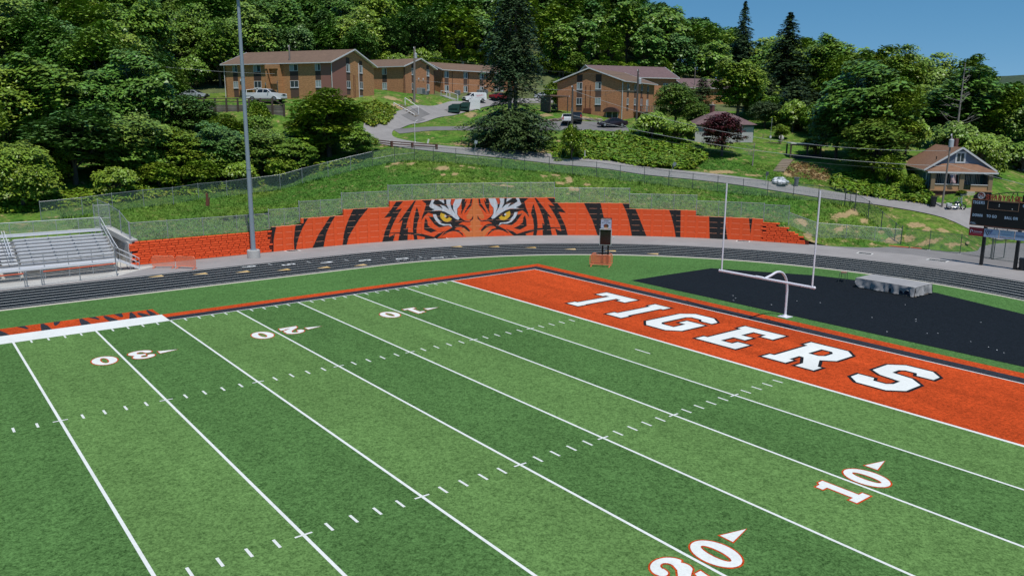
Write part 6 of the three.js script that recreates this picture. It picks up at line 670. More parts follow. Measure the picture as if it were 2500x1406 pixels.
  const f = thing('flag', 'striped flag with blue canton hanging on the bungalow porch', 'flag', [0, 0, 0]); const fm = board(1.3, 0.8, 160, (c, w, h) => { for (let k = 0; k < 13; k++) { c.fillStyle = k % 2 ? '#d8d2d0' : '#8f3038'; c.fillRect(0, k * h / 13, w, h / 13 + 1); } c.fillStyle = '#2a3350'; c.fillRect(0, 0, w * 0.42, h * 7 / 13); c.fillStyle = '#c9ccd4'; for (let i = 0; i < 6; i++) for (let j = 0; j < 5; j++) c.fillRect(w * (0.04 + i * 0.065), h * (0.05 + j * 0.1), 3, 3); });
  const q = new THREE.PlaneGeometry(1.3, 0.82, 16, 6), pp = q.attributes.position; for (let k = 0; k < pp.count; k++) { const x = pp.getX(k), y = pp.getY(k), P = G.p(4.55 + y * 0.75 - 0.1 * x, 6.7 - x * 0.78 + 0.0, 1.55 + 0.06 * Math.sin(y * 9 + x * 3)); pp.setXYZ(k, P.x, P.y, P.z); } q.computeVertexNormals(); fm.side = THREE.DoubleSide; part(f, 'cloth', q, fm); part(f, 'staff', bar(G.p(4.0, 7.25, 1.5).toArray(), G.p(5.0, 7.2, 1.65).toArray(), 0.018), BM.trim);
}
{ // houses glimpsed at the right edge and beyond the trees
  const r1 = thing('house', 'grey house with green metal roof at the edge behind the bungalow', 'house'), W = new Wall3([91.5, 0, 3.2], [0.45, 0.893], [-0.893, 0.45]); part(r1, 'wall', W.slab(0, 12, 3.5, 8.9, -6, 0), mat([0.40, 0.43, 0.46], 0.8)); const g = quadGeo([[W.p(-0.5, 8.9, 0.5), W.p(12.5, 8.9, 0.5)], [W.p(-0.5, 11.0, -3), W.p(12.5, 11.0, -3)]]); part(r1, 'roof', g, BM.greenRoof); part(r1, 'roof', quadGeo([[W.p(-0.5, 11.0, -3), W.p(12.5, 11.0, -3)], [W.p(-0.5, 8.9, -6.5), W.p(12.5, 8.9, -6.5)]]), BM.greenRoof); part(r1, 'fascia', W.slab(-0.5, 12.5, 8.7, 8.88, 0.42, 0.5), BM.trim); part(r1, 'porch_roof', W.slab(2, 6, 6.6, 6.75, 0, 1.6), BM.trim); windowOn(r1, W, 3, 4.2, 7.2, 8.4, {});
  const r2 = thing('house', 'far house with brown hip roof and skylight between the trees', 'house'), W2 = new Wall3([112.2, 0, -42.6], [0.66, 0.75], [-0.75, 0.66]); part(r2, 'wall', W2.slab(0, 8, 11, 15.4, -6, 0), mat([0.30, 0.33, 0.33], 0.8)); hipRoof(r2, 'roof', 117.2, -41.6, 4.8, 3.8, 15.4, 1.9, 1.6, -0.85, BM.shingleM); windowOn(r2, W2, 1.0, 4.0, 14.0, 15.2, {}); part(r2, 'skylight', box(0.8, 0.1, 0.8, 115.6, 16.6, -40.2), BM.curtain); windowOn(r2, W2, 2, 3, 11.4, 13.2, {});
}
{ // flat-roofed shelter by the right block, with a blue bench
  const g = thing('shelter', 'low open shelter with brown flat roof beside the red brick block', 'shelter', [60.6, groundAt(60.6, -57.5), -57.5], 1.17), m = M.woodDark; part(g, 'roof', box(6.2, 0.22, 3.6, 0, 2.75, 0).rotateX(0.03), mat([0.20, 0.12, 0.10], 0.9)); part(g, 'fascia', box(6.3, 0.24, 0.06, 0, 2.68, 1.83), BM.trim); for (const [x, z] of [[-2.9, 1.6], [2.9, 1.6], [-2.9, -1.6], [2.9, -1.6]]) part(g, 'post', box(0.14, 2.7, 0.14, x, 1.3, z), m); part(g, 'back_wall', box(5.9, 2.6, 0.1, 0, 1.3, -1.65), mat([0.05, 0.045, 0.045], 0.9)); part(g, 'bench', [box(2.2, 0.08, 0.6, 0.4, 0.5, 0.4), box(2.2, 0.6, 0.08, 0.4, 0.85, 0.1)], mat([0.16, 0.22, 0.26], 0.7));
}
// ---------------------------------------------------------------- vehicles: side profile lofted across the width, cut wheel arches, glass, lamps
const carGlass = mat([0.012, 0.016, 0.02], 0.08), chrome = mat([0.55, 0.56, 0.58], 0.25, { metalness: 0.8 }), tyreM = mat([0.012, 0.012, 0.013], 0.9), rimM = mat([0.42, 0.43, 0.45], 0.35, { metalness: 0.6 }), redLamp = mat([0.45, 0.02, 0.02], 0.3), clearLamp = mat([0.7, 0.72, 0.74], 0.2);
const carPaint = c => new THREE.MeshPhysicalMaterial({ color: lin(...c), roughness: 0.4, clearcoat: 0.8, clearcoatRoughness: 0.08, side: THREE.DoubleSide });
function loftProfile(P, hw, tuck) { // P: outline [x, y]; width narrows with tuck(x, y)
  const n = P.length, rows = [-1, -0.86, 0.86, 1].map((s, k) => P.map(([x, y]) => V(x * (Math.abs(s) === 1 ? 0.995 : 1), y - (Math.abs(s) === 1 && y > 0.7 ? 0.03 : 0), s * hw * tuck(x, y)))), pos = [], idx = [];
  for (const r of rows) for (const q of r) pos.push(q.x, q.y, q.z); for (let k = 0; k < 3; k++) for (let i = 0; i < n; i++) { const a = k * n + i, b = k * n + (i + 1) % n; idx.push(a, b, a + n, b, b + n, a + n); }
  const cap = THREE.ShapeUtils.triangulateShape(P.map(p => new THREE.Vector2(...p)), []); for (const f of cap) { idx.push(f[0], f[1], f[2]); idx.push(3 * n + f[0], 3 * n + f[2], 3 * n + f[1]); }
  const g = new THREE.BufferGeometry(); g.setAttribute('position', new THREE.Float32BufferAttribute(pos, 3)); g.setIndex(idx); return toCreasedNormals(g, 0.6);
}
function vehicle(name, label, cat, pos, turn, paint, s) { // s: spec with body outline (front at +x), glass areas, wheels
  const g = thing(name, label, cat, pos, turn), hw = s.w / 2, tk = (x, y) => 1 - (y > s.belt ? (y - s.belt) / (s.h - s.belt) * 0.16 : 0) - (Math.abs(x) > s.l / 2 - 0.25 ? 0.06 : 0);
  const arch = (x, r) => Array.from({ length: 9 }, (_, i) => { const t = Math.PI * (1 - i / 8); return [x + r * Math.cos(t), 0.33 + r * Math.sin(t) * 1.02]; });
  const out = []; const [rx, fx] = s.axles; out.push([-s.l / 2, 0.35], ...arch(rx, s.r + 0.06), ...arch(fx, s.r + 0.06), [s.l / 2, 0.35], ...s.top);
  const body = part(g, 'body', loftProfile(out, hw, tk), paint);
  for (const P of s.glass) for (const sd of [-1, 1]) { const a = new THREE.ShapeGeometry(new THREE.Shape(P.map(p => new THREE.Vector2(...p)))); const p = a.attributes.position; for (let k = 0; k < p.count; k++) p.setZ(k, sd * (hw * tk(p.getX(k), p.getY(k)) + 0.012)); a.computeVertexNormals(); part(g, 'side_window', a, carGlass); }
  for (const [x0, y0, x1, y1, nm] of s.screens) { const w0 = hw * tk(x0, y0) * 0.86, w1 = hw * tk(x1, y1) * 0.9, d = Math.hypot(x1 - x0, y1 - y0), nx = (y1 - y0) / d * 0.014 * (nm === 'windscreen' ? 1 : 1), ny = Math.abs(x1 - x0) / d * 0.014, sx = nm === 'windscreen' ? 1 : -1; const q = new THREE.BufferGeometry(); q.setAttribute('position', new THREE.Float32BufferAttribute([x0 + sx * Math.abs(nx), y0 + ny, -w0, x0 + sx * Math.abs(nx), y0 + ny, w0, x1 + sx * Math.abs(nx), y1 + ny, w1, x1 + sx * Math.abs(nx), y1 + ny, -w1], 3)); q.setIndex([0, 1, 2, 0, 2, 3]); q.computeVertexNormals(); part(g, nm, q, carGlass); }
  for (const x of s.axles) for (const sd of [-1, 1]) { const wh = part(g, 'wheel', new THREE.TorusGeometry(s.r - 0.09, 0.1, 8, 18).translate(x, s.r, sd * (hw - 0.12)), tyreM); part(wh, 'rim', new THREE.CylinderGeometry(s.r - 0.13, s.r - 0.13, 0.12, 14).rotateX(Math.PI / 2).translate(x, s.r, sd * (hw - 0.1)), rimM); }
  for (const sd of [-1, 1]) { part(g, 'headlight', rbox(0.12, 0.16, 0.34, 0.04, s.l / 2 - 0.05, s.lamp, sd * hw * 0.68), clearLamp); part(g, 'taillight', rbox(0.08, s.tall || 0.2, 0.22, 0.03, -s.l / 2 + 0.02, s.lamp + 0.08, sd * hw * 0.76), redLamp); part(g, 'mirror', rbox(0.12, 0.14, 0.22, 0.03, s.mirror, s.belt + 0.08, sd * (hw + 0.08)), paint); }
  part(g, 'bumper', rbox(0.14, 0.22, s.w * 0.9, 0.05, s.l / 2 - 0.02, 0.45, 0), s.bumper || M.black); part(g, 'bumper', rbox(0.14, 0.22, s.w * 0.9, 0.05, -s.l / 2 + 0.02, 0.45, 0), s.bumper || M.black); part(g, 'grille', rbox(0.05, 0.2, s.w * 0.45, 0.02, s.l / 2 + 0.01, s.lamp, 0), M.black); part(g, 'chassis', box(s.l * 0.92, 0.2, s.w * 0.7, 0, 0.34, 0), M.black); return g;
}
const SEDAN = { l: 4.75, w: 1.82, h: 1.46, belt: 0.95, r: 0.33, axles: [-1.42, 1.42], lamp: 0.72, mirror: 0.72, top: [[2.36, 0.62], [2.25, 0.78], [1.2, 0.94], [0.35, 1.40], [-0.2, 1.46], [-0.75, 1.43], [-1.65, 1.05], [-2.3, 1.0], [-2.37, 0.7]], glass: [[[0.95, 0.98], [0.28, 1.35], [-0.15, 1.4], [-0.15, 0.98]], [[-0.22, 0.98], [-0.22, 1.4], [-0.7, 1.37], [-1.35, 1.04], [-1.3, 0.98]]], screens: [[1.15, 0.97, 0.38, 1.39, 'windscreen'], [-1.62, 1.07, -0.78, 1.42, 'rear_window']] };
const SUV = { l: 4.7, w: 1.86, h: 1.7, belt: 1.05, r: 0.36, axles: [-1.38, 1.42], lamp: 0.86, mirror: 0.75, tall: 0.5, top: [[2.34, 0.7], [2.2, 0.95], [1.2, 1.08], [0.5, 1.6], [0, 1.69], [-1.6, 1.66], [-2.1, 1.15], [-2.34, 1.05], [-2.35, 0.7]], glass: [[[0.98, 1.1], [0.45, 1.53], [-0.1, 1.6], [-0.1, 1.1]], [[-0.18, 1.1], [-0.18, 1.6], [-1.5, 1.57], [-1.9, 1.12]]], screens: [[1.16, 1.1, 0.52, 1.58, 'windscreen'], [-2.06, 1.18, -1.64, 1.63, 'rear_window']] };
const VAN = { l: 4.75, w: 1.85, h: 1.9, belt: 1.1, r: 0.33, axles: [-1.45, 1.45], lamp: 0.85, mirror: 1.05, tall: 0.5, top: [[2.36, 0.75], [2.25, 1.0], [1.6, 1.15], [0.95, 1.72], [0.5, 1.88], [-2.2, 1.88], [-2.36, 1.7], [-2.37, 0.7]], glass: [[[1.42, 1.14], [0.98, 1.58], [0.55, 1.66], [0.55, 1.14]]], screens: [[1.58, 1.17, 0.97, 1.7, 'windscreen'], [-2.34, 1.2, -2.36, 1.68, 'rear_window']] };
const PICKUP = { l: 6.3, w: 2.02, h: 1.95, belt: 1.3, r: 0.42, axles: [-1.95, 1.95], lamp: 1.0, mirror: 0.95, tall: 0.4, bumper: chrome, top: [[3.14, 0.75], [3.1, 1.2], [1.55, 1.32], [0.75, 1.86], [0.3, 1.95], [-0.9, 1.93], [-1.2, 1.34], [-1.2, 1.3], [-3.1, 1.3], [-3.14, 0.75]], glass: [[[1.35, 1.36], [0.72, 1.78], [0.1, 1.85], [0.1, 1.36]], [[0.0, 1.36], [0.0, 1.85], [-0.82, 1.83], [-1.02, 1.36]]], screens: [[1.5, 1.34, 0.78, 1.83, 'windscreen'], [-1.2, 1.38, -0.93, 1.86, 'rear_window']] };
const gy2 = (x, z) => groundAt(x, z) + 0.08;
const yawOf = (x0, z0, x1, z1) => Math.atan2(-(z1 - z0), x1 - x0);
{
  const t = vehicle('pickup_truck', 'white crew cab pickup parked in front of the long tan brick block', 'truck', [12.2, 15.92, -70.9], yawOf(10.5, -73.2, 13.9, -68.6), carPaint([0.74, 0.75, 0.76]), PICKUP); part(t, 'bed', box(1.75, 0.4, 1.7, -2.15, 1.12, 0), M.black); part(t, 'bed_side', [box(1.85, 0.5, 0.07, -2.15, 1.1, 0.97), box(1.85, 0.5, 0.07, -2.15, 1.1, -0.97), box(0.07, 0.5, 1.9, -3.08, 1.1, 0)], carPaint([0.74, 0.75, 0.76]));
  vehicle('parked_car', 'silver sedan parked at the end of the timber railing', 'car', [7.6, gy2(7.6, -92.2), -92.2], yawOf(0, 0, 1, 1.15), carPaint([0.40, 0.44, 0.50]), SEDAN);
  const v = vehicle('delivery_van', 'white delivery van with red script lettering on its side', 'van', [58.2, gy2(58.2, -79.2), -79.2], Math.PI - 0.12, carPaint([0.76, 0.77, 0.78]), VAN); const lm = board(2.2, 0.8, 150, (c, w, h) => { c.fillStyle = '#e2e4e6'; c.fillRect(0, 0, w, h); c.save(); c.translate(w * 0.48, h * 0.45); c.rotate(-0.12); c.font = `italic bold ${Math.round(h * 0.55)}px serif`; c.textAlign = 'center'; c.fillStyle = '#c23a4c'; c.fillText('Robel\u2019s', 0, 0); c.restore(); c.fillStyle = '#b9b0b8'; c.fillRect(w * 0.2, h * 0.78, w * 0.5, h * 0.05); }); for (const s of [1, -1]) part(v, 'lettering', new THREE.PlaneGeometry(2.2, 0.8).rotateY(s > 0 ? 0 : Math.PI).translate(-0.75, 1.25, s * 0.937), lm);
  vehicle('parked_car', 'dark red car parked behind the big spruce', 'car', [65.4, gy2(65.4, -80.4), -80.4], 0.2, carPaint([0.22, 0.01, 0.02]), SEDAN);
  vehicle('parked_car', 'silver car parked past the flat-roofed shelter', 'car', [78.6, gy2(78.6, -81.4), -81.4], -0.75, carPaint([0.46, 0.48, 0.50]), SEDAN); vehicle('parked_car', 'pale green car parked beside the silver car past the shelter', 'car', [82.2, gy2(82.2, -80.0), -80.0], -0.75, carPaint([0.20, 0.28, 0.24]), SEDAN);
  vehicle('parked_car', 'dark maroon sedan parked below the arched entrance', 'car', [57.8, gy2(57.8, -39.6), -39.6], yawOf(0, 0, -1, -0.62), carPaint([0.022, 0.010, 0.018]), SEDAN);
  vehicle('parked_car', 'white hatchback backed towards the lower lot edge', 'car', [53.9, gy2(53.9, -46.2), -46.2], yawOf(0, 0, 0.7, -0.75), carPaint([0.74, 0.75, 0.76]), SUV); vehicle('parked_car', 'black car parked beside the white hatchback', 'car', [56.3, gy2(56.3, -46.6), -46.6], yawOf(0, 0, 0.7, -0.75), carPaint([0.012, 0.013, 0.016]), SUV);
}
{ // motorcycle on the verge
  const g = thing('motorcycle', 'parked motorcycle with chrome fork on the verge below the bungalow', 'motorcycle', [62.5, gy2(62.5, 13.2), 13.2], -0.9); g.rotation.x = 0.0; for (const x of [-0.72, 0.78]) { const w = part(g, 'wheel', new THREE.TorusGeometry(0.27, 0.065, 7, 18).translate(x, 0.33, 0), tyreM); part(w, 'rim', new THREE.TorusGeometry(0.2, 0.02, 5, 16).translate(x, 0.33, 0), chrome); } part(g, 'fork', [bar([0.78, 0.33, 0.09], [0.42, 1.0, 0.09], 0.03), bar([0.78, 0.33, -0.09], [0.42, 1.0, -0.09], 0.03)], chrome); part(g, 'handlebar', tubeOf([[0.1, 1.12, 0.4], [0.35, 1.06, 0.2], [0.42, 1.0, 0], [0.35, 1.06, -0.2], [0.1, 1.12, -0.4]], 0.018), chrome); for (const s of [-1, 1]) part(g, 'mirror', new THREE.SphereGeometry(0.07, 8, 6).translate(0.3, 1.3, s * 0.36), chrome); part(g, 'tank', new THREE.SphereGeometry(0.3, 12, 8).scale(1.1, 0.6, 0.6).translate(0.12, 0.82, 0), carPaint([0.03, 0.045, 0.05])); part(g, 'seat', rbox(0.62, 0.12, 0.3, 0.05, -0.38, 0.74, 0), M.blackMatt); part(g, 'engine', rbox(0.5, 0.38, 0.34, 0.06, 0.08, 0.46, 0), chrome); part(g, 'exhaust', tubeOf([[0.25, 0.4, 0.18], [0, 0.28, 0.22], [-0.9, 0.3, 0.22]], 0.05), chrome); part(g, 'fender', rbox(0.5, 0.06, 0.18, 0.03, -0.78, 0.66, 0), carPaint([0.03, 0.045, 0.05])); part(g, 'headlamp', new THREE.SphereGeometry(0.11, 10, 8).translate(0.56, 0.92, 0), chrome); part(g, 'windscreen', rbox(0.03, 0.5, 0.46, 0.02, 0.52, 1.22, 0), mat([0.6, 0.64, 0.66], 0.2)); part(g, 'saddlebag', [rbox(0.5, 0.34, 0.16, 0.04, -0.75, 0.55, 0.24), rbox(0.5, 0.34, 0.16, 0.04, -0.75, 0.55, -0.24)], mat([0.5, 0.52, 0.54], 0.4));
}
{ // dumpsters and screen
  const dm = mat([0.012, 0.055, 0.045], 0.6); const mk = (label, x, z, t) => { const g = thing('dumpster', label, 'dumpster', [x, gy2(x, z), z], t, 'green dumpsters'); const P = [[-0.95, 0.12], [0.95, 0.12], [0.95, 1.15], [0.2, 1.5], [-1.15, 1.5]]; part(g, 'body', extrude(P, 1.9, 0.02).translate(0, 0, -0.95), dm); for (const s of [-1, 1]) part(g, 'sleeve', box(1.5, 0.14, 0.12, 0, 0.8, s * 1.03), dm); part(g, 'lid', extrude([[-1.2, 1.53], [0.24, 1.53], [0.24, 1.58], [-1.2, 1.6]], 1.9).translate(0, 0, -0.95), M.blackMatt); part(g, 'label_plate', box(0.02, 0.3, 0.5, 0.985, 0.7, 0.1), M.white); for (const [x2, z2] of [[-0.7, -0.7], [0.7, -0.7], [-0.7, 0.7], [0.7, 0.7]]) part(g, 'wheel', new THREE.CylinderGeometry(0.08, 0.08, 0.08, 8).rotateX(Math.PI / 2).translate(x2, 0.06, z2), M.rubber); return g; };
  mk('dark green dumpster with white plate at the bend of the drive', 47.6, -70.6, 2.4); mk('dark green dumpster standing between its neighbour and the white screen', 50.6, -71.8, 2.5);
  const g = thing('screen_fence', 'white slatted screen panel beside the green dumpsters', 'screen', [53.8, gy2(53.8, -72.9), -72.9], -0.45); for (let k = 0; k < 9; k++) part(g, 'slat', box(1.9, 0.2, 0.05, 0, 0.16 + k * 0.215, 0), M.white); for (const s of [-1, 1]) part(g, 'post', box(0.14, 2.3, 0.14, s * 1.0, 1.1, 0), M.white);
}
{ // heap of bagged rubbish by the road
  const g = thing('rubbish_heap', 'heap of clear and white rubbish bags beside the road', 'rubbish heap', [57.1, gy2(57.1, -7.2), -7.2], 0.9), r = rand(8), ms = [mat([0.50, 0.53, 0.56], 0.35), mat([0.36, 0.40, 0.42], 0.3), mat([0.62, 0.64, 0.66], 0.4), mat([0.16, 0.20, 0.18], 0.4)]; for (let k = 0; k < 46; k++) { const b = new THREE.IcosahedronGeometry(0.24 + r() * 0.16, 1), p = b.attributes.position; for (let i = 0; i < p.count; i++) { const x = p.getX(i), y = p.getY(i), z = p.getZ(i), f = 1 + 0.35 * (vnoise(x * 9 + k, y * 9 + z * 7) - 0.5); p.setXYZ(i, x * f, y * f * 0.8, z * f); } b.computeVertexNormals(); const t = r() * 6.28, d = Math.sqrt(r()), m = part(g, 'bag', b, ms[Math.floor(r() * 4)]); m.position.set(Math.cos(t) * d * 1.75, 0.1 + (1 - d) * 0.75 * r() + 0.1, Math.sin(t) * d * 0.9); }
}
// ---------------------------------------------------------------- trees and plants
function leafBuffer() { const p = [], nrm = [], col = []; return { p, col,
  leaf(c, n, s, w, tint, r) { // leaf spray, s long, w wide
    let t = V(r() - 0.5, (r() - 0.5) * 0.7, r() - 0.5); t.addScaledVector(n, -t.dot(n)).normalize(); const b = V().crossVectors(n, t);
    p.push(c.x + t.x * s * 0.6, c.y + t.y * s * 0.6, c.z + t.z * s * 0.6, c.x - t.x * s * 0.45 + b.x * w * 0.6, c.y - t.y * s * 0.45 + b.y * w * 0.6, c.z - t.z * s * 0.45 + b.z * w * 0.6, c.x - t.x * s * 0.45 - b.x * w * 0.6, c.y - t.y * s * 0.45 - b.y * w * 0.6, c.z - t.z * s * 0.45 - b.z * w * 0.6); for (let k = 0; k < 3; k++) col.push(tint[0], tint[1], tint[2]); },
  build() { const g = new THREE.BufferGeometry(); g.setAttribute('position', new THREE.Float32BufferAttribute(p, 3)); g.setAttribute('color', new THREE.Float32BufferAttribute(col, 3)); g.computeVertexNormals(); return g; } }; }
const leafMat = (c, tr = 0) => new THREE.MeshPhysicalMaterial({ color: lin(...c), roughness: 0.42, specularIntensity: 0.8, vertexColors: true, side: THREE.DoubleSide });
const bark = new THREE.MeshStandardMaterial({ map: grain(256, [[4, 1], [30, 1]], [0.10, 0.085, 0.07], 0.5, 601), roughness: 1 }), barkGrey = new THREE.MeshStandardMaterial({ map: grain(256, [[4, 1], [30, 1]], [0.24, 0.22, 0.20], 0.5, 611), roughness: 1 });
function sphereDir(r) { const z = 2 * r() - 1, t = r() * 6.2832, q = Math.sqrt(1 - z * z); return V(q * Math.cos(t), z, q * Math.sin(t)); }
function broadleaf(seed, o) { // o: H, R, base, clumps, per, leaf, droop, flat
  const r = rand(seed), L = leafBuffer(), limbs = [], cy = o.base + (o.H - o.base) * 0.5, ry = (o.H - o.base) * 0.5; limbs.push(bar([0, -0.6, 0], [0.1 * r(), o.H * 0.55, 0.1 * r()], o.R * 0.06, 8, o.R * 0.03));
  const lobes = Array.from({ length: 5 }, () => [sphereDir(r), 0.75 + 0.4 * r()]);
  for (let k = 0; k < o.clumps; k++) {
    const d = sphereDir(r); if (d.y < -0.25 && r() < 0.3) d.y *= -0.6; d.normalize(); const wd = d.y < 0 ? Math.pow(Math.max(0.12, 1 - d.y * d.y), -0.3) : 1; let lob = 0.82; for (const [v, a] of lobes) lob = Math.max(lob, a * Math.pow(Math.max(0, d.dot(v)), 3)); const rr = (k < o.clumps * 0.25 ? 0.35 + 0.3 * r() : 0.70 + 0.3 * r()) * Math.min(1.08, lob);
    const c = V(d.x * o.R * rr * 0.9 * wd, cy + d.y * ry * rr * 0.92, d.z * o.R * rr * 0.9 * wd), cr = o.R * (0.17 + 0.14 * r()) * (o.cs || 1), tint = 0.78 + 0.44 * r(), yl = 0.9 + 0.25 * r();
    if (k % 3 === 0) limbs.push(bar([0, o.H * (0.18 + 0.25 * r()), 0], [c.x * 0.92, c.y - cr * 0.3, c.z * 0.92], o.R * 0.022, 5, o.R * 0.006));
    for (let i = 0; i < o.per; i++) { const e = sphereDir(r); if (e.y < -0.1 && r() < 0.7) e.y = -e.y; const q = Math.pow(r(), 0.45), pos = V(c.x + e.x * cr * q * 1.15, c.y + e.y * cr * q * (o.flat || 0.72) - (o.droop || 0) * cr * (e.x * e.x + e.z * e.z) * q, c.z + e.z * cr * q * 1.15), n = e.clone().multiplyScalar(0.45).add(V(-0.1, 0.9, 0.3)).add(sphereDir(r).multiplyScalar(0.5)).normalize(), s = o.leaf * (0.65 + 0.7 * r()), t = tint * (0.8 + 0.4 * r()); L.leaf(pos, n, s, s * (o.wide || 0.62), [t * yl, t, t * 0.9], r); }
  }
  return { crown: L.build(), trunk: join(limbs), H: o.H, R: o.R };
}
function conifer(seed, o) { // whorled drooping branches
  const r = rand(seed), L = leafBuffer(), wood = [bar([0, -0.5, 0], [0, o.H * 0.98, 0], o.H * 0.017, 8, 0.03)]; for (let h = o.base; h < o.H; h += o.gap) { const t = (h - o.base) / (o.H - o.base), den = o.den ? o.den(h) : 1, R = o.R * (o.shape ? o.shape(t) : Math.pow(1 - t, 0.75)) * (0.8 + 0.35 * r()) + 0.12, n = Math.max(1, Math.round(o.n * (0.6 + 0.6 * (1 - t)) * den)); for (let k = 0; k < n; k++) { const a = r() * 6.2832, len = R * (0.75 + 0.4 * r()), st = Math.max(3, Math.round(len / o.step)), tn = 0.75 + 0.5 * r(); if (den < 0.5 || k % 3 === 0) wood.push(bar([0, h, 0], [Math.cos(a) * len * 0.8, h - len * o.droop * 0.55, Math.sin(a) * len * 0.8], 0.035, 4, 0.012)); for (let i = 1; i <= st; i++) { const f = i / st; if (f < 0.22 && t < 0.6) continue; const x = Math.cos(a) * len * f, z = Math.sin(a) * len * f, y = h - len * o.droop * f * f + (o.lift || 0) * len * f; for (let q = 0; q < o.cards; q++) { const sp = 0.34 * len * (1 - f * 0.6) * (r() - 0.5) * 2 * 0.7, pos = V(x - Math.sin(a) * sp + (r() - 0.5) * 0.2, y - 0.2 * r() * o.hang, z + Math.cos(a) * sp + (r() - 0.5) * 0.2), nn = V(Math.cos(a) * 0.3 + (r() - 0.5) * 0.8, 0.8, Math.sin(a) * 0.3 + (r() - 0.5) * 0.8).normalize(), s = o.leaf * (0.7 + 0.6 * r()), tt = tn * (0.75 + 0.5 * r()); L.leaf(pos, nn, s, s * 0.5, [tt, tt, tt], r); } } } }
  return { crown: L.build(), trunk: join(wood), H: o.H, R: o.R };
}
const PROTO = [0, 1, 2, 3, 4].map(k => broadleaf(1000 + k * 17, { H: 15, R: 5.6, base: [0.5, 0.9, 0.3, 0.8, 0.4][k], clumps: [104, 92, 112, 98, 106][k], per: 108, leaf: [0.42, 0.46, 0.38, 0.44, 0.41][k], wide: 0.8, droop: [0.2, 0.35, 0.1, 0.3, 0.25][k] }));
const FARTREE = [0, 1, 2].map(k => broadleaf(1200 + k * 11, { H: 15, R: 5.6, base: 0.6, clumps: 84, per: 50, leaf: 0.62, wide: 0.8, droop: 0.2 }));
const SHRUB = [0, 1].map(k => broadleaf(1300 + k * 13, { H: 4, R: 3, base: 0.1, clumps: 60, per: 90, leaf: 0.27, wide: 0.8, droop: 0.1, cs: 1.05 })), MAPLE = broadleaf(1400, { H: 12.2, R: 5.1, base: 0.6, clumps: 150, per: 110, leaf: 0.36, wide: 0.85, droop: 0.05, cs: 0.85 }), ASH = broadleaf(1420, { H: 10, R: 5, base: 0.2, clumps: 110, per: 120, leaf: 0.44, wide: 0.45, droop: 0.5 }), WILLOW = broadleaf(1440, { H: 8, R: 4.6, base: 0.3, clumps: 130, per: 120, leaf: 0.28, wide: 0.55, cs: 0.9 }), PURPLE = broadleaf(1460, { H: 6.8, R: 3.4, base: 0.1, clumps: 100, per: 100, leaf: 0.24, wide: 0.6, flat: 0.5 });
const SPRUCE = conifer(1500, { H: 20, R: 4.6, base: 1.2, gap: 0.34, n: 10, step: 0.34, cards: 3, leaf: 0.5, droop: 0.32, lift: 0.1, hang: 1.4 }), CEDAR = conifer(1520, { H: 8, R: 2.8, base: 0.2, gap: 0.24, n: 11, step: 0.34, cards: 3, leaf: 0.4, droop: 0.15, lift: 0.3, hang: 0.6, shape: t => Math.pow(1 - t, 0.5) });
const GREEN = [[0.152, 0.272, 0.032], [0.112, 0.232, 0.036], [0.195, 0.300, 0.030], [0.100, 0.208, 0.050], [0.172, 0.285, 0.044]].map(c => leafMat(c)), darkGreen = leafMat([0.040, 0.080, 0.030]), cedarGreen = leafMat([0.055, 0.090, 0.026]), purpleLeaf = leafMat([0.120, 0.034, 0.044]), greyGreen = leafMat([0.105, 0.165, 0.075]), limeLeaf = leafMat([0.200, 0.310, 0.030]);
function plant(name, label, cat, P, m, x, z, h, rad, turn, group, trunkMat = bark) { const y = groundAt(x, z) - 0.05, g = thing(name, label, cat, [x, y, z], turn, group), sy = h / P.H, sx = rad / P.R; g.scale.set(sx, sy, sx); part(g, 'trunk', P.trunk, trunkMat); part(g, 'crown', P.crown, m); return g; }
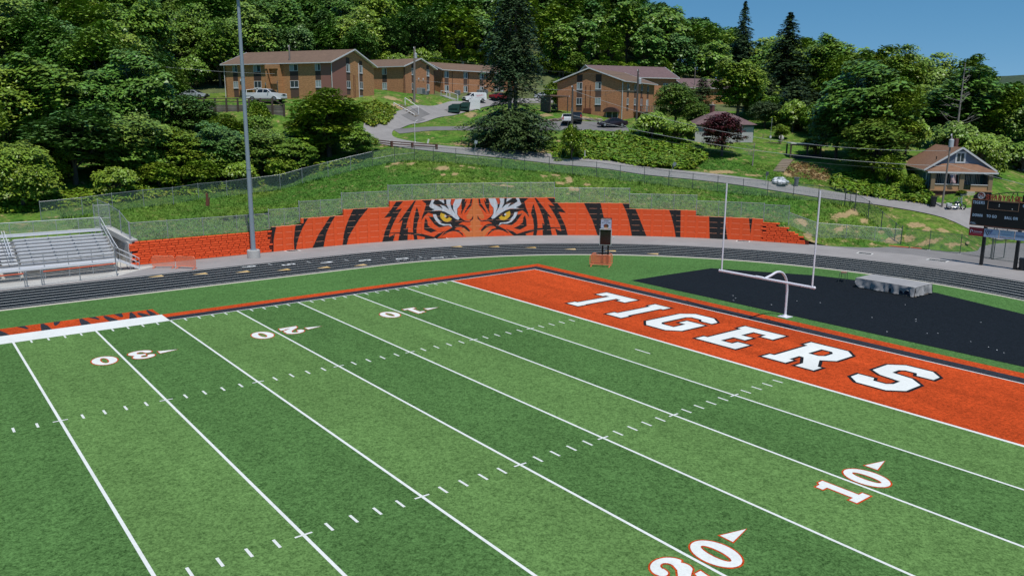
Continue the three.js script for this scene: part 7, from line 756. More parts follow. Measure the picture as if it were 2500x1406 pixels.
{
  const r = rand(77), near = { broad: 0 }; SPECIMENS.forEach(([k, x, z, h, rad], i) => { const t = r() * 6.28; const left = x < 20 && z < -40;
    if (k === 'broad') { const m = GREEN[i % 5]; if (i === 0) plant('deciduous_tree', 'full green tree in front of the brick gable below the timber wall', 'tree', PROTO[2], limeLeaf, x, z, h, rad * 1.12, t); else plant('deciduous_tree', left ? 'leafy green tree on the wooded slope behind the left fence' : x < 90 ? 'tall leafy tree on the slope between the stone steps and the bungalow' : 'broad green tree rising behind the bungalow roofs', 'tree', PROTO[i % 5], m, x, z, left ? h : h * 0.94, rad * 1.16, t, left ? 'trees behind the left fence' : x < 90 ? 'trees left of the bungalow' : 'trees behind the bungalow'); }
    else if (k === 'ash') plant('ash_tree', 'light green feathery tree by the back rail of the bleachers', 'tree', ASH, GREEN[2], x, z, h, rad, t, 'feathery trees');
    else if (k === 'shrub') plant('shrub', left ? 'green bush crowding the fence below the wooded slope' : x < 66 && z < -18 ? 'bright green bush on the weedy slope below the red brick block' : 'green bush among the houses at the roadside', 'shrub', SHRUB[i % 2], i % 3 ? GREEN[2] : limeLeaf, x, z, h, rad, t, left ? 'bushes along the left fence' : x < 66 && z < -18 ? 'bushes on the weedy slope' : 'bushes among the houses');
    else if (k === 'maple') plant('maple_tree', 'dense round-crowned maple before the dark conifers', 'tree', MAPLE, limeLeaf, x, z, h, rad * 1.12, t);
    else if (k === 'willow') plant('willow_bush', 'fine-leaved pale green tree hiding the side of the red brick block', 'tree', WILLOW, leafMat([0.115, 0.205, 0.032]), x, z, h, rad, t, 'fine-leaved trees');
    else if (k === 'purple') plant('purple_tree', 'purple-leaved tree casting a shadow on the lawn before the white house', 'tree', PURPLE, purpleLeaf, x, z, h * 1.04, rad * 1.2, t);
    else if (k === 'grey') plant('olive_tree', 'grey-green tree behind the white house', 'tree', WILLOW, greyGreen, x, z, h, rad, t);
    else if (k === 'spruce') plant('spruce_tree', i % 2 ? 'tall dark spruce standing above the white house' : 'far dark spruce whose tip breaks the skyline', 'tree', SPRUCE, darkGreen, x, z, h, rad * 1.3, t, 'dark spruces'); else plant('cedar_tree', 'dark olive cedar among the houses', 'tree', CEDAR, cedarGreen, x, z, h, rad, t, 'dark cedars'); });
}
{ // the big double-trunked spruce
  const x = 36.5, z = -38.8, y = groundAt(x, z) - 0.1, g = thing('spruce_tree', 'huge drooping spruce with two bare grey trunks beside the drive', 'tree', [x, y, z]);
  const low = conifer(1600, { H: 9.5, R: 5.9, base: 0.4, gap: 0.2, n: 13, step: 0.34, cards: 3, leaf: 0.46, droop: 0.28, lift: 0.05, hang: 1.2, shape: t => t < 0.45 ? 0.85 + 0.3 * Math.sin(t * 3.2) : t < 0.75 ? 1.0 - (t - 0.45) * 1.9 : 0.35, den: h => h < 5.4 ? 1 : 0.22 });
  const up = conifer(1620, { H: 27, R: 5.3, base: 10.6, gap: 0.3, n: 8, step: 0.34, cards: 4, leaf: 0.48, droop: 0.7, lift: 0.0, hang: 2.4, shape: t => Math.pow(1 - t, 0.55) * (t < 0.12 ? 0.75 + 2 * t : 1) });
  const mid = conifer(1640, { H: 13, R: 4.4, base: 6.2, gap: 0.5, n: 2, step: 0.36, cards: 3, leaf: 0.46, droop: 0.35, lift: 0, hang: 1.2, shape: () => 1 });
  part(g, 'trunk', [bar([-0.45, -0.4, 0], [-0.55, 21, 0.1], 0.36, 9, 0.14), bar([0.5, -0.4, 0.1], [0.55, 25, 0], 0.38, 9, 0.12)], barkGrey); const br = [], r = rand(3); for (let k = 0; k < 34; k++) { const h = 5.6 + r() * 6, a = r() * 6.28, l = 1.2 + r() * 2.6; br.push(bar([0, h, 0], [Math.cos(a) * l, h - 0.1 - l * 0.12 * r(), Math.sin(a) * l], 0.045, 4, 0.015)); } part(g, 'dead_branch', br, barkGrey, 'bare grey broken branches');
  part(g, 'skirt', low.crown, leafMat([0.065, 0.110, 0.030])); part(g, 'crown', up.crown, darkGreen); part(g, 'mid_branches', mid.crown, darkGreen).userData.kind = 'stuff';
}
// wooded hill: one tree each
{
  const CLEAR = [[20, -49], [24, -58], [17, -61], [12.5, -65], [6, -72], [2, -82], [-1, -96], [8, -100], [26, -104], [40, -102], [56, -103], [82, -104], [98, -90], [124, -84], [130, -62], [118, -52], [104, -54], [100, -44], [86, -36], [86, -22], [78, -10], [66, -4], [61, 6], [62, 14], [46, -4], [36, -20], [24, -38]];
  const inside = (P, x, z) => { let c = false; for (let i = 0, j = P.length - 1; i < P.length; j = i++) if ((P[i][1] > z) !== (P[j][1] > z) && x < (P[j][0] - P[i][0]) * (z - P[i][1]) / (P[j][1] - P[i][1]) + P[i][0]) c = !c; return c; };
  const r = rand(4242), eye = camera.position, fw = V(0.600, 0, -0.772).normalize(), cand = [], grid = 7.4;
  for (let gx = -90; gx < 260; gx += grid) for (let gz = -330; gz < 30; gz += grid) {
    const x = gx + (r() - 0.5) * 5.2, z = gz + (r() - 0.5) * 5.2, big = r(), tt = r() * 6.28, kk = Math.floor(r() * 5), mm = Math.floor(r() * 5); if (inside(CLEAR, x, z)) continue; const [s, d] = wallCoord(x, z); if (d < 18) continue; if (lineDist(FENCE_LINE, x, z)[0] < 5.5) continue; const fd = lineDist(ROAD_LINE, x, z)[0]; if (fd < 6) continue;
    const dx = x - eye.x, dz = z - eye.z, dep = dx * fw.x + dz * fw.z, lat = dx * 0.79 + dz * 0.613; if (dep < 95 || Math.abs(lat) > dep * 0.66 + 12) continue; if (lat < 0 && dep < 118 && x < 16) continue; if (x > -4 && x < 26 && z > -84 && z < -44) continue; if (x > 56 && z > -42 && dep < 165) continue; if (z > -8 && x < 200 && dep < 190) continue; const ang = lat / dep; if ((Math.abs(ang - 0.336) < 0.042 && dep < 172) || (Math.abs(ang - 0.282) < 0.022 && dep < 222)) continue;
    const gyv = groundAt(x, z), h = lerp(11.5, 18, big) * (dep > 200 ? 1.05 : 1), rad = h * (0.33 + 0.08 * r()); cand.push([dep, x, z, h, rad, tt, kk, mm, gyv]);
  }
  // keep those whose crown rises above what stands before it
  cand.sort((a, b) => a[0] - b[0]); const sky = new Float32Array(400).fill(-9), keep = []; for (const c of cand) { const [dep, x, z, h, rad, , , , y] = c, dx = x - eye.x, dz = z - eye.z, lat = dx * 0.79 + dz * 0.613, a0 = Math.floor((lat - rad) / dep * 220 + 200), a1 = Math.ceil((lat + rad) / dep * 220 + 200), topA = (y + h - eye.y) / dep; let vis = 0; for (let a = Math.max(0, a0); a <= Math.min(399, a1); a++) if (topA > sky[a] + 0.004) vis++; if (vis < 1) continue; keep.push(c); for (let a = Math.max(0, a0 + 1); a <= Math.min(399, a1 - 1); a++) sky[a] = Math.max(sky[a], topA - 0.012); }
  
  const zones = (x, d) => x < 4 ? ['leafy tree in the woods left of the tan brick block', 'trees in the left woods'] : d < 235 && x < 90 ? ['leafy tree on the wooded hill right behind the apartment roofs', 'trees behind the apartment roofs'] : ['leafy tree high on the far wooded ridge', 'trees on the far ridge'];
  const proto = {}; keep.slice(0, 290).forEach(([dep, x, z, h, rad, t, k, m, y]) => { const [lab, grp] = zones(x, dep); plant('woodland_tree', lab, 'tree', dep > 195 ? FARTREE[k % 3] : PROTO[k], GREEN[(m + (k % 2)) % 5], x, z, h, rad, t, grp); });
  const rest = keep.slice(290); if (rest.length) { const im = new THREE.InstancedMesh(FARTREE[1].crown, GREEN[1], rest.length), o = new THREE.Object3D(); rest.forEach(([, x, z, h, rad, t, , , y], i) => { o.position.set(x, y, z); o.rotation.y = t; o.scale.set(rad / 5.6, h / 15, rad / 5.6); o.updateMatrix(); im.setMatrixAt(i, o.matrix); }); stuff(im, 'far_woods', 'distant woods covering the top of the ridge', 'woods'); }
}
{ // bushes filling the slope under the left woods and the forest edge behind the roofs
  const r = rand(909); let n = 0; const add = (x, z, h, rad, lab, grp) => plant('shrub', lab, 'shrub', SHRUB[n++ % 2], [GREEN[2], GREEN[0], limeLeaf, GREEN[4]][Math.floor(r() * 4)], x, z, h, rad, r() * 6.28, grp);
  for (let k = 0; k < 62; k++) { const t = r(), x = lerp(-24, 17, t), z0 = x < 0 ? -50 : lerp(-50, -46, x / 17), z = z0 - r() * (x < 0 ? 20 : 14); if (x > 8 && z < -58) continue; add(x, z, 2.6 + 2.4 * r(), 2.2 + 1.5 * r(), 'green bush filling the slope below the timber wall', 'bushes below the timber wall'); }
  for (const [x0, z0, x1, z1, m] of [[-3, -92, 8, -101, 5], [8, -102, 28, -106, 7], [28, -106, 56, -105, 9], [58, -106, 84, -107, 9], [84, -106, 98, -92, 7], [100, -90, 126, -84, 8], [70, -66, 78, -72, 3], [108, -50, 92, -36, 6], [90, -32, 84, -16, 6], [82, -10, 76, 0, 5], [84, 2, 100, 14, 7]]) for (let k = 0; k < m; k++) { const t = (k + r()) / m; add(lerp(x0, x1, t) + (r() - 0.5) * 3, lerp(z0, z1, t) + (r() - 0.5) * 3, 3.5 + 3 * r(), 2.8 + 1.6 * r(), 'green bush along the edge of the woods behind the houses', 'bushes at the edge of the woods'); }
}
// ---------------------------------------------------------------- ground cover
function scatterIn(P, n, seed, fn) { const xs = P.map(p => p[0]), zs = P.map(p => p[1]), r = rand(seed), x0 = Math.min(...xs), x1 = Math.max(...xs), z0 = Math.min(...zs), z1 = Math.max(...zs); let k = 0, g = 0; while (k < n && g++ < n * 12) { const x = lerp(x0, x1, r()), z = lerp(z0, z1, r()); let c = false; for (let i = 0, j = P.length - 1; i < P.length; j = i++) if ((P[i][1] > z) !== (P[j][1] > z) && x < (P[j][0] - P[i][0]) * (z - P[i][1]) / (P[j][1] - P[i][1]) + P[i][0]) c = !c; if (!c) continue; fn(k++, x, z, r); } return k; }
const clumpGeo = (() => { const L = leafBuffer(), r = rand(9); for (let k = 0; k < 22; k++) { const e = sphereDir(r); e.y = Math.abs(e.y); L.leaf(V(e.x * 0.45 * r(), 0.05 + e.y * 0.42 * Math.sqrt(r()), e.z * 0.45 * r()), V(e.x * 0.5 + (r() - 0.5) * 0.6, 0.8, e.z * 0.5 + (r() - 0.5) * 0.6).normalize(), 0.26 + 0.2 * r(), 0.17, [0.8 + 0.4 * r(), 0.8 + 0.4 * r(), 0.8], r); } return L.build(); })();
function cover(P, n, seed, m, name, label, lo, hi, lump = 0) { const im = new THREE.InstancedMesh(clumpGeo, m, n), o = new THREE.Object3D(), c = new THREE.Color(); const k = scatterIn(P, n, seed, (i, x, z, r) => { const s = lerp(lo, hi, r()) , b = lump * Math.max(0, fbm(x * 0.32, z * 0.32, 3, seed) - 0.35); o.position.set(x, groundAt(x, z) - 0.03 + b * r(), z); o.rotation.set((r() - 0.5) * 0.4, r() * 6.28, (r() - 0.5) * 0.4); o.scale.set(s, s * (0.7 + 0.5 * r()), s); o.updateMatrix(); im.setMatrixAt(i, o.matrix); const v = 0.72 + 0.5 * r() * (0.6 + 0.8 * vnoise(x * 0.5, z * 0.5)); im.setColorAt(i, c.setRGB(v * (0.9 + 0.3 * r()), v, v)); }); im.count = k; stuff(im, name, label, 'ground cover'); }
const weedMat = leafMat([0.185, 0.300, 0.032]), vineMat = leafMat([0.20, 0.28, 0.026]), strawMat = leafMat([0.26, 0.165, 0.075]);
cover([[48.3, -35.7], [59.1, -34.9], [62.5, -27], [58.1, -20.3], [52.2, -17.6], [47.8, -21.8], [41.2, -30.0], [40.1, -33.8]], 5200, 31, weedMat, 'weed_cover', 'bright green weeds and vines on the slope below the parking lot', 0.5, 1.4, 2.4);
cover([[63.4, -3.5], [68.5, -1.8], [68, 5.5], [65.1, 8.7], [62.2, 10.6], [61.2, 5.0], [60.4, -1.2]], 2600, 32, weedMat, 'weed_cover', 'green weeds along the roadside below the tall trees', 0.6, 1.3, 1.8);
cover([[23.6, -57.4], [22.2, -59.3], [25.5, -66.3], [30.5, -69.3], [33.6, -68.0], [30.7, -64.4]], 2600, 33, vineMat, 'vine_cover', 'yellow-green leafy vines over the bank beside the drive', 0.7, 1.3, 1.6);
cover([[63.0, -11.3], [68.3, -11.2], [66.9, -5.7], [63.0, -3.4], [60.7, -7.3]], 600, 34, strawMat, 'dead_weeds', 'brown withered weeds on the bank beside the stone steps', 0.25, 0.5, 0.1);
cover([[-30, -42], [-17, -42.3], [-9, -45.5], [0, -47.5], [8, -45], [14, -42.6], [13, -44.8], [0, -50], [-10, -49], [-30, -46]], 2600, 35, GREEN[2], 'undergrowth', 'rank green undergrowth along the left fence', 0.6, 1.3, 1.2);
cover([[40, -34], [48, -36.4], [41.5, -30.5], [37.5, -30.2]], 380, 36, weedMat, 'verge_weeds', 'tufted weeds at the foot of the wooden pole', 0.5, 1.0, 0.6);
{ // grass blades on the bank
  const g = (() => { const p = [], r = rand(6); for (let k = 0; k < 7; k++) { const a = r() * 6.28, x = (r() - 0.5) * 0.16, z = (r() - 0.5) * 0.16, h = 0.06 + 0.06 * r(), w = 0.022, c = Math.cos(a), s = Math.sin(a), l = 0.07 * (r() + 0.3); p.push(x - c * w, 0, z - s * w, x + c * w, 0, z + s * w, x + s * l, h, z - c * l); } const q = new THREE.BufferGeometry(); q.setAttribute('position', new THREE.Float32BufferAttribute(p, 3)); q.computeVertexNormals(); return q; })();
  const m = new THREE.MeshPhysicalMaterial({ color: lin(1, 1, 1), roughness: 0.7, specularIntensity: 0.3, side: THREE.DoubleSide }), N = 60000, im = new THREE.InstancedMesh(g, m, N), o = new THREE.Object3D(), c = new THREE.Color(), r = rand(51); let k = 0, q = 0;
  while (k < N && q++ < N * 4) { const s = lerp(-22, 62, r()), d = 0.5 + Math.pow(r(), 0.8) * 26, [x, z] = wallPoint(s, d); if (dirtAmount(x, z) > 0.25 + 0.3 * r() || lineDist(ROAD_LINE, x, z)[0] < 3.2) continue; const y = groundAt(x, z); if (y < 0.05) continue; if (lineDist(LOT_LINE, x, z)[0] < 5 || (s < -18.8 && d < 4.7)) continue; const e = vnoise(x * 0.7, z * 0.7, 0, 2), big = lineDist(FENCE_LINE, x, z)[0] < 0.4 ? 1.6 : 1, sc = (0.7 + 0.9 * r()) * (0.8 + 0.6 * e) * big; o.position.set(x, y - 0.01, z); o.rotation.y = r() * 6.28; o.scale.setScalar(sc); o.updateMatrix(); im.setMatrixAt(k, o.matrix); const t = 0.75 + 0.6 * r(), yl = clamp(0.2 + 1.4 * (fbm(x * 0.16, z * 0.16, 3, 5) - 0.45)); im.setColorAt(k, c.setRGB(lerp(0.105, 0.200, yl) * t, lerp(0.245, 0.285, yl) * t, 0.038 * t)); k++; }
  im.count = k; stuff(im, 'grass_blades', 'mown green grass covering the bank behind the wall', 'grass');
}
// ---------------------------------------------------------------- poles, wires, rails, signs
const poleWood = new THREE.MeshStandardMaterial({ map: grain(256, [[3, 1], [60, 1]], [0.21, 0.185, 0.165], 0.35, 701), roughness: 1 }), poleDark = new THREE.MeshStandardMaterial({ map: grain(256, [[3, 1], [60, 1]], [0.085, 0.075, 0.07], 0.4, 711), roughness: 1 });
function utilityPole(label, x, z, top, m, o = {}) { const y = groundAt(x, z), h = top - y, g = thing('utility_pole', label, 'utility pole', [x, y, z]); part(g, 'pole', bar([0, -0.4, 0], [o.lean || 0, h, 0], o.r || 0.17, 10, (o.r || 0.17) * 0.68), m); for (let k = 0; k < (o.ins || 1); k++) part(g, 'insulator', new THREE.CylinderGeometry(0.05, 0.07, 0.22, 8).translate((o.lean || 0) + 0.16 * (k % 2 ? 1 : -1), h - 0.15 - k * 0.5, 0), M.white); if (o.can) { part(g, 'transformer', [new THREE.CylinderGeometry(0.27, 0.27, 0.85, 14).translate(0.42, h - o.can, 0.05), new THREE.CylinderGeometry(0.2, 0.27, 0.08, 14).translate(0.42, h - o.can + 0.46, 0.05)], mat([0.44, 0.47, 0.50], 0.5)); part(g, 'bushing', new THREE.CylinderGeometry(0.04, 0.05, 0.25, 6).translate(0.42, h - o.can + 0.62, 0.05), M.white); } if (o.lamp) { part(g, 'lamp_arm', bar([0, h - o.lamp, 0], [-0.5, h - o.lamp + 0.1, 0.2], 0.03), M.galv); part(g, 'lamp_head', new THREE.SphereGeometry(0.14, 8, 6).scale(1.4, 0.7, 1).translate(-0.6, h - o.lamp + 0.08, 0.22), M.white); } return g; }
utilityPole('grey wooden utility pole in front of the long tan brick block', 19.1, -77.4, 25.3, poleWood, { r: 0.2, lamp: 5.2 });
utilityPole('weathered utility pole with transformer on the lawn before the middle brick gable', 40.4, -72.8, 25.95, poleWood, { r: 0.24, can: 1.6, ins: 2, lean: 0.25 });
utilityPole('short pole with grey can behind the rear brick wing', 72, -104, 27.4, poleWood, { r: 0.2, can: 1.4 });
utilityPole('dark utility pole standing among weeds at the roadside', 41.3, -31.1, 18.15, poleDark, { r: 0.19, ins: 2 });
utilityPole('dark utility pole with transformer at the corner of the red brick block', 66.2, -42.3, 21.8, poleDark, { r: 0.19, can: 2.0, ins: 2 });
utilityPole('utility pole with grey transformer beside the bungalow', 62.2, 11.74, 12.1, poleWood, { r: 0.12, can: 1.15, ins: 1, lean: 0.45 });
utilityPole('thin pole rising above the far mauve roof', 104, -61.5, 24.5, poleWood, { r: 0.1 });
function wire(label, a, b, sag, r = 0.02, m = M.darkPost) { const p = []; for (let i = 0; i <= 16; i++) { const t = i / 16; p.push([lerp(a[0], b[0], t), lerp(a[1], b[1], t) - 4 * sag * t * (1 - t), lerp(a[2], b[2], t)]); } return single('power_line', label, 'wire', tubeOf(p, r, 5, 32), m, 'overhead wires'); }
const wireLight = mat([0.40, 0.41, 0.40], 0.6);
wire('thick pale cable running from the roadside pole down to the bungalow pole', [41.4, 14.0, -31.0], [62.5, 8.3, 11.7], 1.3, 0.026, wireLight); wire('thin wire below the thick pale cable', [41.4, 13.3, -31.0], [62.5, 7.75, 11.7], 1.35, 0.014); wire('pale wire high above the roadside weeds', [41.45, 17.4, -31.0], [62.6, 10.1, 11.7], 2.2, 0.02, wireLight); wire('service wire from the bungalow pole across to the right', [62.5, 8.6, 11.7], [66, 3.8, 34], 0.3, 0.02, wireLight);
wire('wire from the lawn pole past the big spruce to the corner pole', [40.6, 24.6, -72.7], [66.3, 20.8, -42.3], 0.7, 0.016); wire('lower wire from the lawn pole past the big spruce', [40.6, 20.2, -72.7], [66.3, 18.2, -42.3], 0.5, 0.018, wireLight); wire('wire from the brick block pole to the left woods', [19.1, 20.6, -77.4], [-6, 21.8, -84], 0.4, 0.018, wireLight); wire('service wire from the corner pole to the red brick gable', [66.2, 20.2, -42.3], [67.6, 18.2, -52], 0.15, 0.014); wire('service wire from the corner pole to the roadside pole', [66.2, 20.0, -42.3], [41.3, 16.2, -31.1], 0.7, 0.014);
for (const [x, z] of [[38.9, -30.9], [39.6, -30.4]]) { const g = thing('guy_wire', 'yellow-sleeved guy wire anchored beside the roadside pole', 'guy wire', [0, 0, 0], 0, 'guy wires of the roadside pole'); part(g, 'sleeve', bar([x, groundAt(x, z), z], [x + 0.75, groundAt(x, z) + 2.4, z - 0.05], 0.03), mat([0.55, 0.50, 0.03], 0.6)); part(g, 'cable', bar([x + 0.75, groundAt(x, z) + 2.4, z - 0.05], [41.3, 15.5, -31.1], 0.012), M.galv); }
{ const g = thing('marker_post', 'white and yellow cable marker post at the roadside', 'marker post', [41.9, groundAt(41.9, -28.9), -28.9]); part(g, 'post', bar([0, -0.2, 0], [0, 1.25, 0], 0.05, 8), M.white); part(g, 'cap', bar([0, 1.25, 0], [0, 1.5, 0], 0.052, 8), mat([0.6, 0.52, 0.05], 0.6)); }
// timber retaining wall with railing under the truck
{
  const g = thing('retaining_wall', 'weathered timber retaining wall with railing below the white pickup', 'wall'), A = [2.6, -76.6], B = [12.5, -64.6], L = Math.hypot(B[0] - A[0], B[1] - A[1]), u = [(B[0] - A[0]) / L, (B[1] - A[1]) / L], N = [-u[1], u[0]].map(v => v), n = (N[0] * (-36.9 - A[0]) + N[1] * (55.9 - A[1])) < 0 ? [-N[0], -N[1]] : N, W = new Wall3([A[0], 0, A[1]], u, n), top = 15.3, r = rand(6), ms = [[0.17, 0.15, 0.135], [0.21, 0.19, 0.17], [0.13, 0.115, 0.105]].map(c => new THREE.MeshStandardMaterial({ map: grain(256, [[3, 1], [50, 1]], c, 0.4, 720), roughness: 1, side: THREE.DoubleSide }));
  for (let k = 0; k < 10; k++) for (let s = 0; s < 4; s++) part(g, 'plank', W.slab(s * L / 4 + 0.01, (s + 1) * L / 4 - 0.01, top - (k + 1) * 0.27 + 0.012, top - k * 0.27, -0.14, 0.02 * r()), ms[Math.floor(r() * 3)]); for (let k = 0; k <= 8; k++) part(g, 'post', W.slab(k * L / 8 - 0.11, k * L / 8 + 0.11, top - 2.9, top + (k < 8 ? 1.05 : 0.2), 0.03, 0.25), M.woodDark); for (const y of [0.98, 0.5]) part(g, 'rail', W.slab(0, L * 7 / 8, top + y - 0.06, top + y + 0.06, 0.0, 0.06), M.woodDark); part(g, 'rail', beam(W.p(L * 7 / 8, top + 1.0, 0.05).toArray(), W.p(L, top - 0.1, 0.05).toArray(), 0.08, 0.13), M.woodDark);
  const A2 = [-2.5, -90.5]; const g2 = thing('timber_railing', 'brown timber railing in front of the silver sedan', 'railing'), n2 = 5; for (let k = 0; k <= n2; k++) { const x = lerp(A2[0], A[0], k / n2), z = lerp(A2[1], A[1], k / n2), y = 15.35; part(g2, 'post', box(0.16, 2.2, 0.16, x, y, z), M.woodDark); } for (const y of [16.35, 15.85]) part(g2, 'rail', beam([A2[0], y, A2[1]], [A[0], y, A[1]], 0.07, 0.13), M.woodDark); part(g2, 'retaining_board', beam([A2[0], 14.7, A2[1]], [A[0], 14.7, A[1]], 0.1, 1.1), M.wood);
}
{ // guard rail of timber at the bend
  const P = [[19.7, -49.6], [21.0, -47.0], [23.0, -44.6], [25.6, -42.3]], g = thing('guard_rail', 'low brown timber guard rail at the bend of the road', 'guard rail'), m = mat([0.10, 0.045, 0.035], 0.9); P.forEach(([x, z], i) => { const y = groundAt(x, z); part(g, 'post', box(0.28, 1.1, 0.28, x, y + 0.3, z), m); if (i < 3) { const [x2, z2] = P[i + 1], y2 = groundAt(x2, z2); for (const h of [0.45, 0.75]) part(g, 'rail', beam([x, y + h, z], [x2, y2 + h, z2], 0.08, 0.14), m); } });
}
function handrail(label, a, b, h = 1.0) { const g = thing('handrail', label, 'handrail', [0, 0, 0], 0, 'white handrails of the steps'), P = p => [p[0], groundAt(p[0], p[1]), p[1]], A = P(a), B = P(b); part(g, 'post', bar([A[0], A[1] - 0.2, A[2]], [A[0], A[1] + h, A[2]], 0.07, 8), M.white); part(g, 'post', bar([B[0], B[1] - 0.2, B[2]], [B[0], B[1] + h, B[2]], 0.07, 8), M.white); part(g, 'rail', bar([A[0], A[1] + h, A[2]], [B[0], B[1] + h, B[2]], 0.055, 8), M.white); }
handrail('white pipe handrail of the steps beside the lawn pole, on the pole side', [37.2, -70.6], [38.3, -67.9], 1.25); handrail('white pipe handrail of the steps beside the lawn pole, on the vine side', [34.6, -70.0], [37.0, -67.2], 0.5); handrail('white pipe handrail of the steps up to the rear wing, on the pole side', [53.4, -84], [52.6, -79.6], 1.1); handrail('white pipe handrail of the steps up to the rear wing, on the van side', [54.8, -84.1], [54.2, -79.2], 1.1); handrail('white pipe handrail at the entry of the long tan brick block', [12.0, -79.0], [14.1, -80.1], 1.6);
{ const g = thing('stair_flight', 'worn timber steps climbing the bank beside the lawn pole', 'steps'); for (let k = 0; k < 7; k++) { const x = lerp(37.7, 36.2, k / 6), z = lerp(-67.4, -70.4, k / 6), m = part(g, 'step', rbox(1.6, 0.16, 0.36, 0.02), mat([0.30, 0.24, 0.17], 0.95)); m.position.set(x, groundAt(x, z) + 0.06, z); m.rotation.y = 0.35; } const g2 = thing('stair_flight', 'concrete steps climbing the bank to the rear brick wing', 'steps'); for (let k = 0; k < 9; k++) { const x = lerp(53.4, 54.1, k / 8), z = lerp(-79.2, -84.4, k / 8), m = part(g2, 'step', rbox(1.3, 0.16, 0.5, 0.02), M.concrete); m.position.set(x, groundAt(x, z) + 0.06, z); } }
function roadSign(label, x, z, w, h, ph, m, lean) { const y = groundAt(x, z), g = thing('road_sign', label, 'sign', [x, y, z], -0.75); g.rotation.z = lean; part(g, 'post', bar([0, -0.3, 0], [0, ph, 0], 0.035, 6), M.galv); part(g, 'panel', rbox(w, h, 0.03, 0.01, 0, ph - h / 2, 0.05), m); }
roadSign('small grey sign leaning on its post beside the big spruce', 28.8, -37.6, 0.4, 0.45, 2.1, mat([0.36, 0.40, 0.44], 0.5), -0.16); roadSign('tilted grey sign at the roadside weeds', 46.1, -17.0, 0.4, 0.5, 2.2, mat([0.20, 0.24, 0.26], 0.5), -0.42); roadSign('small dark sign at the roadside before the rubbish heap', 54.5, -7.6, 0.35, 0.5, 1.9, mat([0.10, 0.11, 0.12], 0.5), -0.1);
{ const g = thing('street_lamp', 'thin bent white lamp post on the grass island', 'lamp post', [25.2, groundAt(25.2, -47.5), -47.5]); part(g, 'post', tubeOf([[0, -0.2, 0], [0, 2.5, 0], [0.05, 2.95, 0], [0.3, 3.25, 0.05], [0.55, 3.3, 0.05]], 0.035, 6, 20), M.white); part(g, 'base', new THREE.CylinderGeometry(0.09, 0.12, 0.25, 8).translate(0, 0.1, 0), M.white); }
{ const g = thing('road_marker', 'pale leaning marker stake at the roadside by the guard rail', 'marker', [26.4, groundAt(26.4, -46.0), -46.0]); g.rotation.z = -0.3; part(g, 'stake', rbox(0.26, 0.8, 0.06, 0.02, 0, 0.4, 0), mat([0.62, 0.63, 0.6], 0.6)); part(g, 'foot', box(0.1, 0.2, 0.1, 0, -0.02, 0), M.galv); }
{ const g = thing('kerb_stone', 'curved pale kerb at the tip of the grass island', 'kerb'); const p = [[22.6, -50.3], [22.2, -49.5], [22.3, -48.6], [23.0, -47.8]].map(([x, z]) => [x, groundAt(x, z) + 0.1, z]); part(g, 'kerb', tubeOf(p, 0.1, 6, 16), M.concrete); }
{ const g = thing('timber_stump', 'reddish rotten post standing in the grass of the bank', 'post', [-8.0, groundAt(-8, -38.8), -38.8]); part(g, 'wood', [bar([0, -0.2, 0], [0.12, 1.5, 0], 0.2, 7, 0.12), bar([0.15, -0.1, 0.05], [0.3, 1.0, 0.05], 0.1, 6, 0.06)], mat([0.14, 0.055, 0.035], 1)); part(g, 'splinter', bar([-0.05, 1.2, 0], [-0.02, 1.75, 0], 0.04, 5, 0.01), mat([0.16, 0.07, 0.045], 1)); }
{ // stone edging below the shelter
  const r = rand(15), g = thing('rock_edging', 'row of rough stones edging the upper lawn above the lower lot', 'stones'); for (let k = 0; k < 34; k++) { const t = k / 33, x = lerp(46.8, 61.4, t), z = lerp(-54.2, -46.4, t), q = new THREE.DodecahedronGeometry(0.3 + 0.25 * r(), 0); const m = part(g, 'stone', q, k % 3 ? mat([0.16, 0.12, 0.10], 0.95) : mat([0.30, 0.25, 0.2], 0.95)); m.position.set(x + (r() - 0.5) * 0.6, groundAt(x, z) + 0.12, z + (r() - 0.5) * 0.6); m.scale.set(1.3, 0.7, 0.9); m.rotation.y = r() * 3; }
}
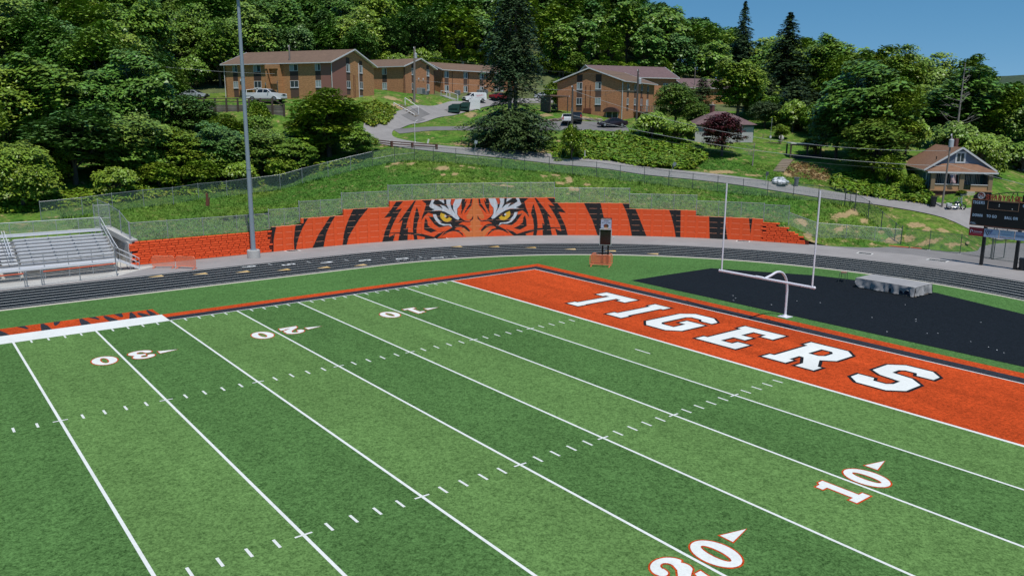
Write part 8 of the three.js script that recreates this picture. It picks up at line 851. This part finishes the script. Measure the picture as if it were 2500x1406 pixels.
// dead and pollarded trees
function bareTree(name, label, x, z, h, r0, seed, spread, m, n) { const g = thing(name, label, 'tree', [x, groundAt(x, z) - 0.1, z]), r = rand(seed); part(g, 'trunk', bar([0, 0, 0], [0.2, h, 0], r0, 9, r0 * 0.25), m); for (let k = 0; k < n; k++) { const y = h * (0.35 + 0.6 * r()), a = r() * 6.28, l = spread * (0.4 + 0.6 * r()) * (1.2 - y / h), e = [Math.cos(a) * l, y + l * (0.15 + 0.45 * r()), Math.sin(a) * l]; const b = part(g, 'branch', tubeOf([[0.1, y, 0], [e[0] * 0.5, y + l * 0.12, e[2] * 0.5], e], r0 * 0.16, 5, 6), m); part(b, 'twig', [0, 1, 2].map(() => bar([e[0] * 0.6, y + (e[1] - y) * 0.6, e[2] * 0.6], [e[0] * (0.8 + 0.4 * r()), e[1] + l * (r() - 0.3) * 0.5, e[2] * (0.8 + 0.4 * r()) + (r() - 0.5) * l * 0.5], r0 * 0.08, 4, r0 * 0.02)), m); } return g; }
bareTree('dead_tree', 'bare dead tree with pale branches standing before the dark trees by the bungalow', 84.6, 2.6, 13.5, 0.2, 5, 3.6, barkGrey, 22); bareTree('dead_tree', 'leafless grey shrub tree on the lawn beside the stone steps', 60.8, -14.3, 3.4, 0.1, 9, 2.6, barkGrey, 20);
{ const x = 72.8, z = 17.6, g = thing('pollarded_trunk', 'thick grey pollarded tree trunk beside the bungalow', 'tree trunk', [x, groundAt(x, z) - 0.2, z]); part(g, 'trunk', bar([0, 0, 0], [0, 2.4, 0], 0.75, 12, 0.62), barkGrey); for (const [dx, dz, hh, rr] of [[-0.75, 0.1, 4.6, 0.3], [0.1, -0.5, 4.9, 0.34], [0.8, 0.5, 4.3, 0.28], [1.4, 1.0, 3.8, 0.2]]) part(g, 'limb', bar([dx * 0.4, 2.0, dz * 0.4], [dx, hh, dz], rr * 1.2, 9, rr), barkGrey); }
// ---------------------------------------------------------------- draw
const renderer = new THREE.WebGLRenderer({ antialias: true });
renderer.setSize(1024, 575); renderer.shadowMap.enabled = true;
renderer.toneMapping = THREE.LinearToneMapping; renderer.toneMappingExposure = EXPOSURE;
shade(scene);
renderer.render(scene, camera);
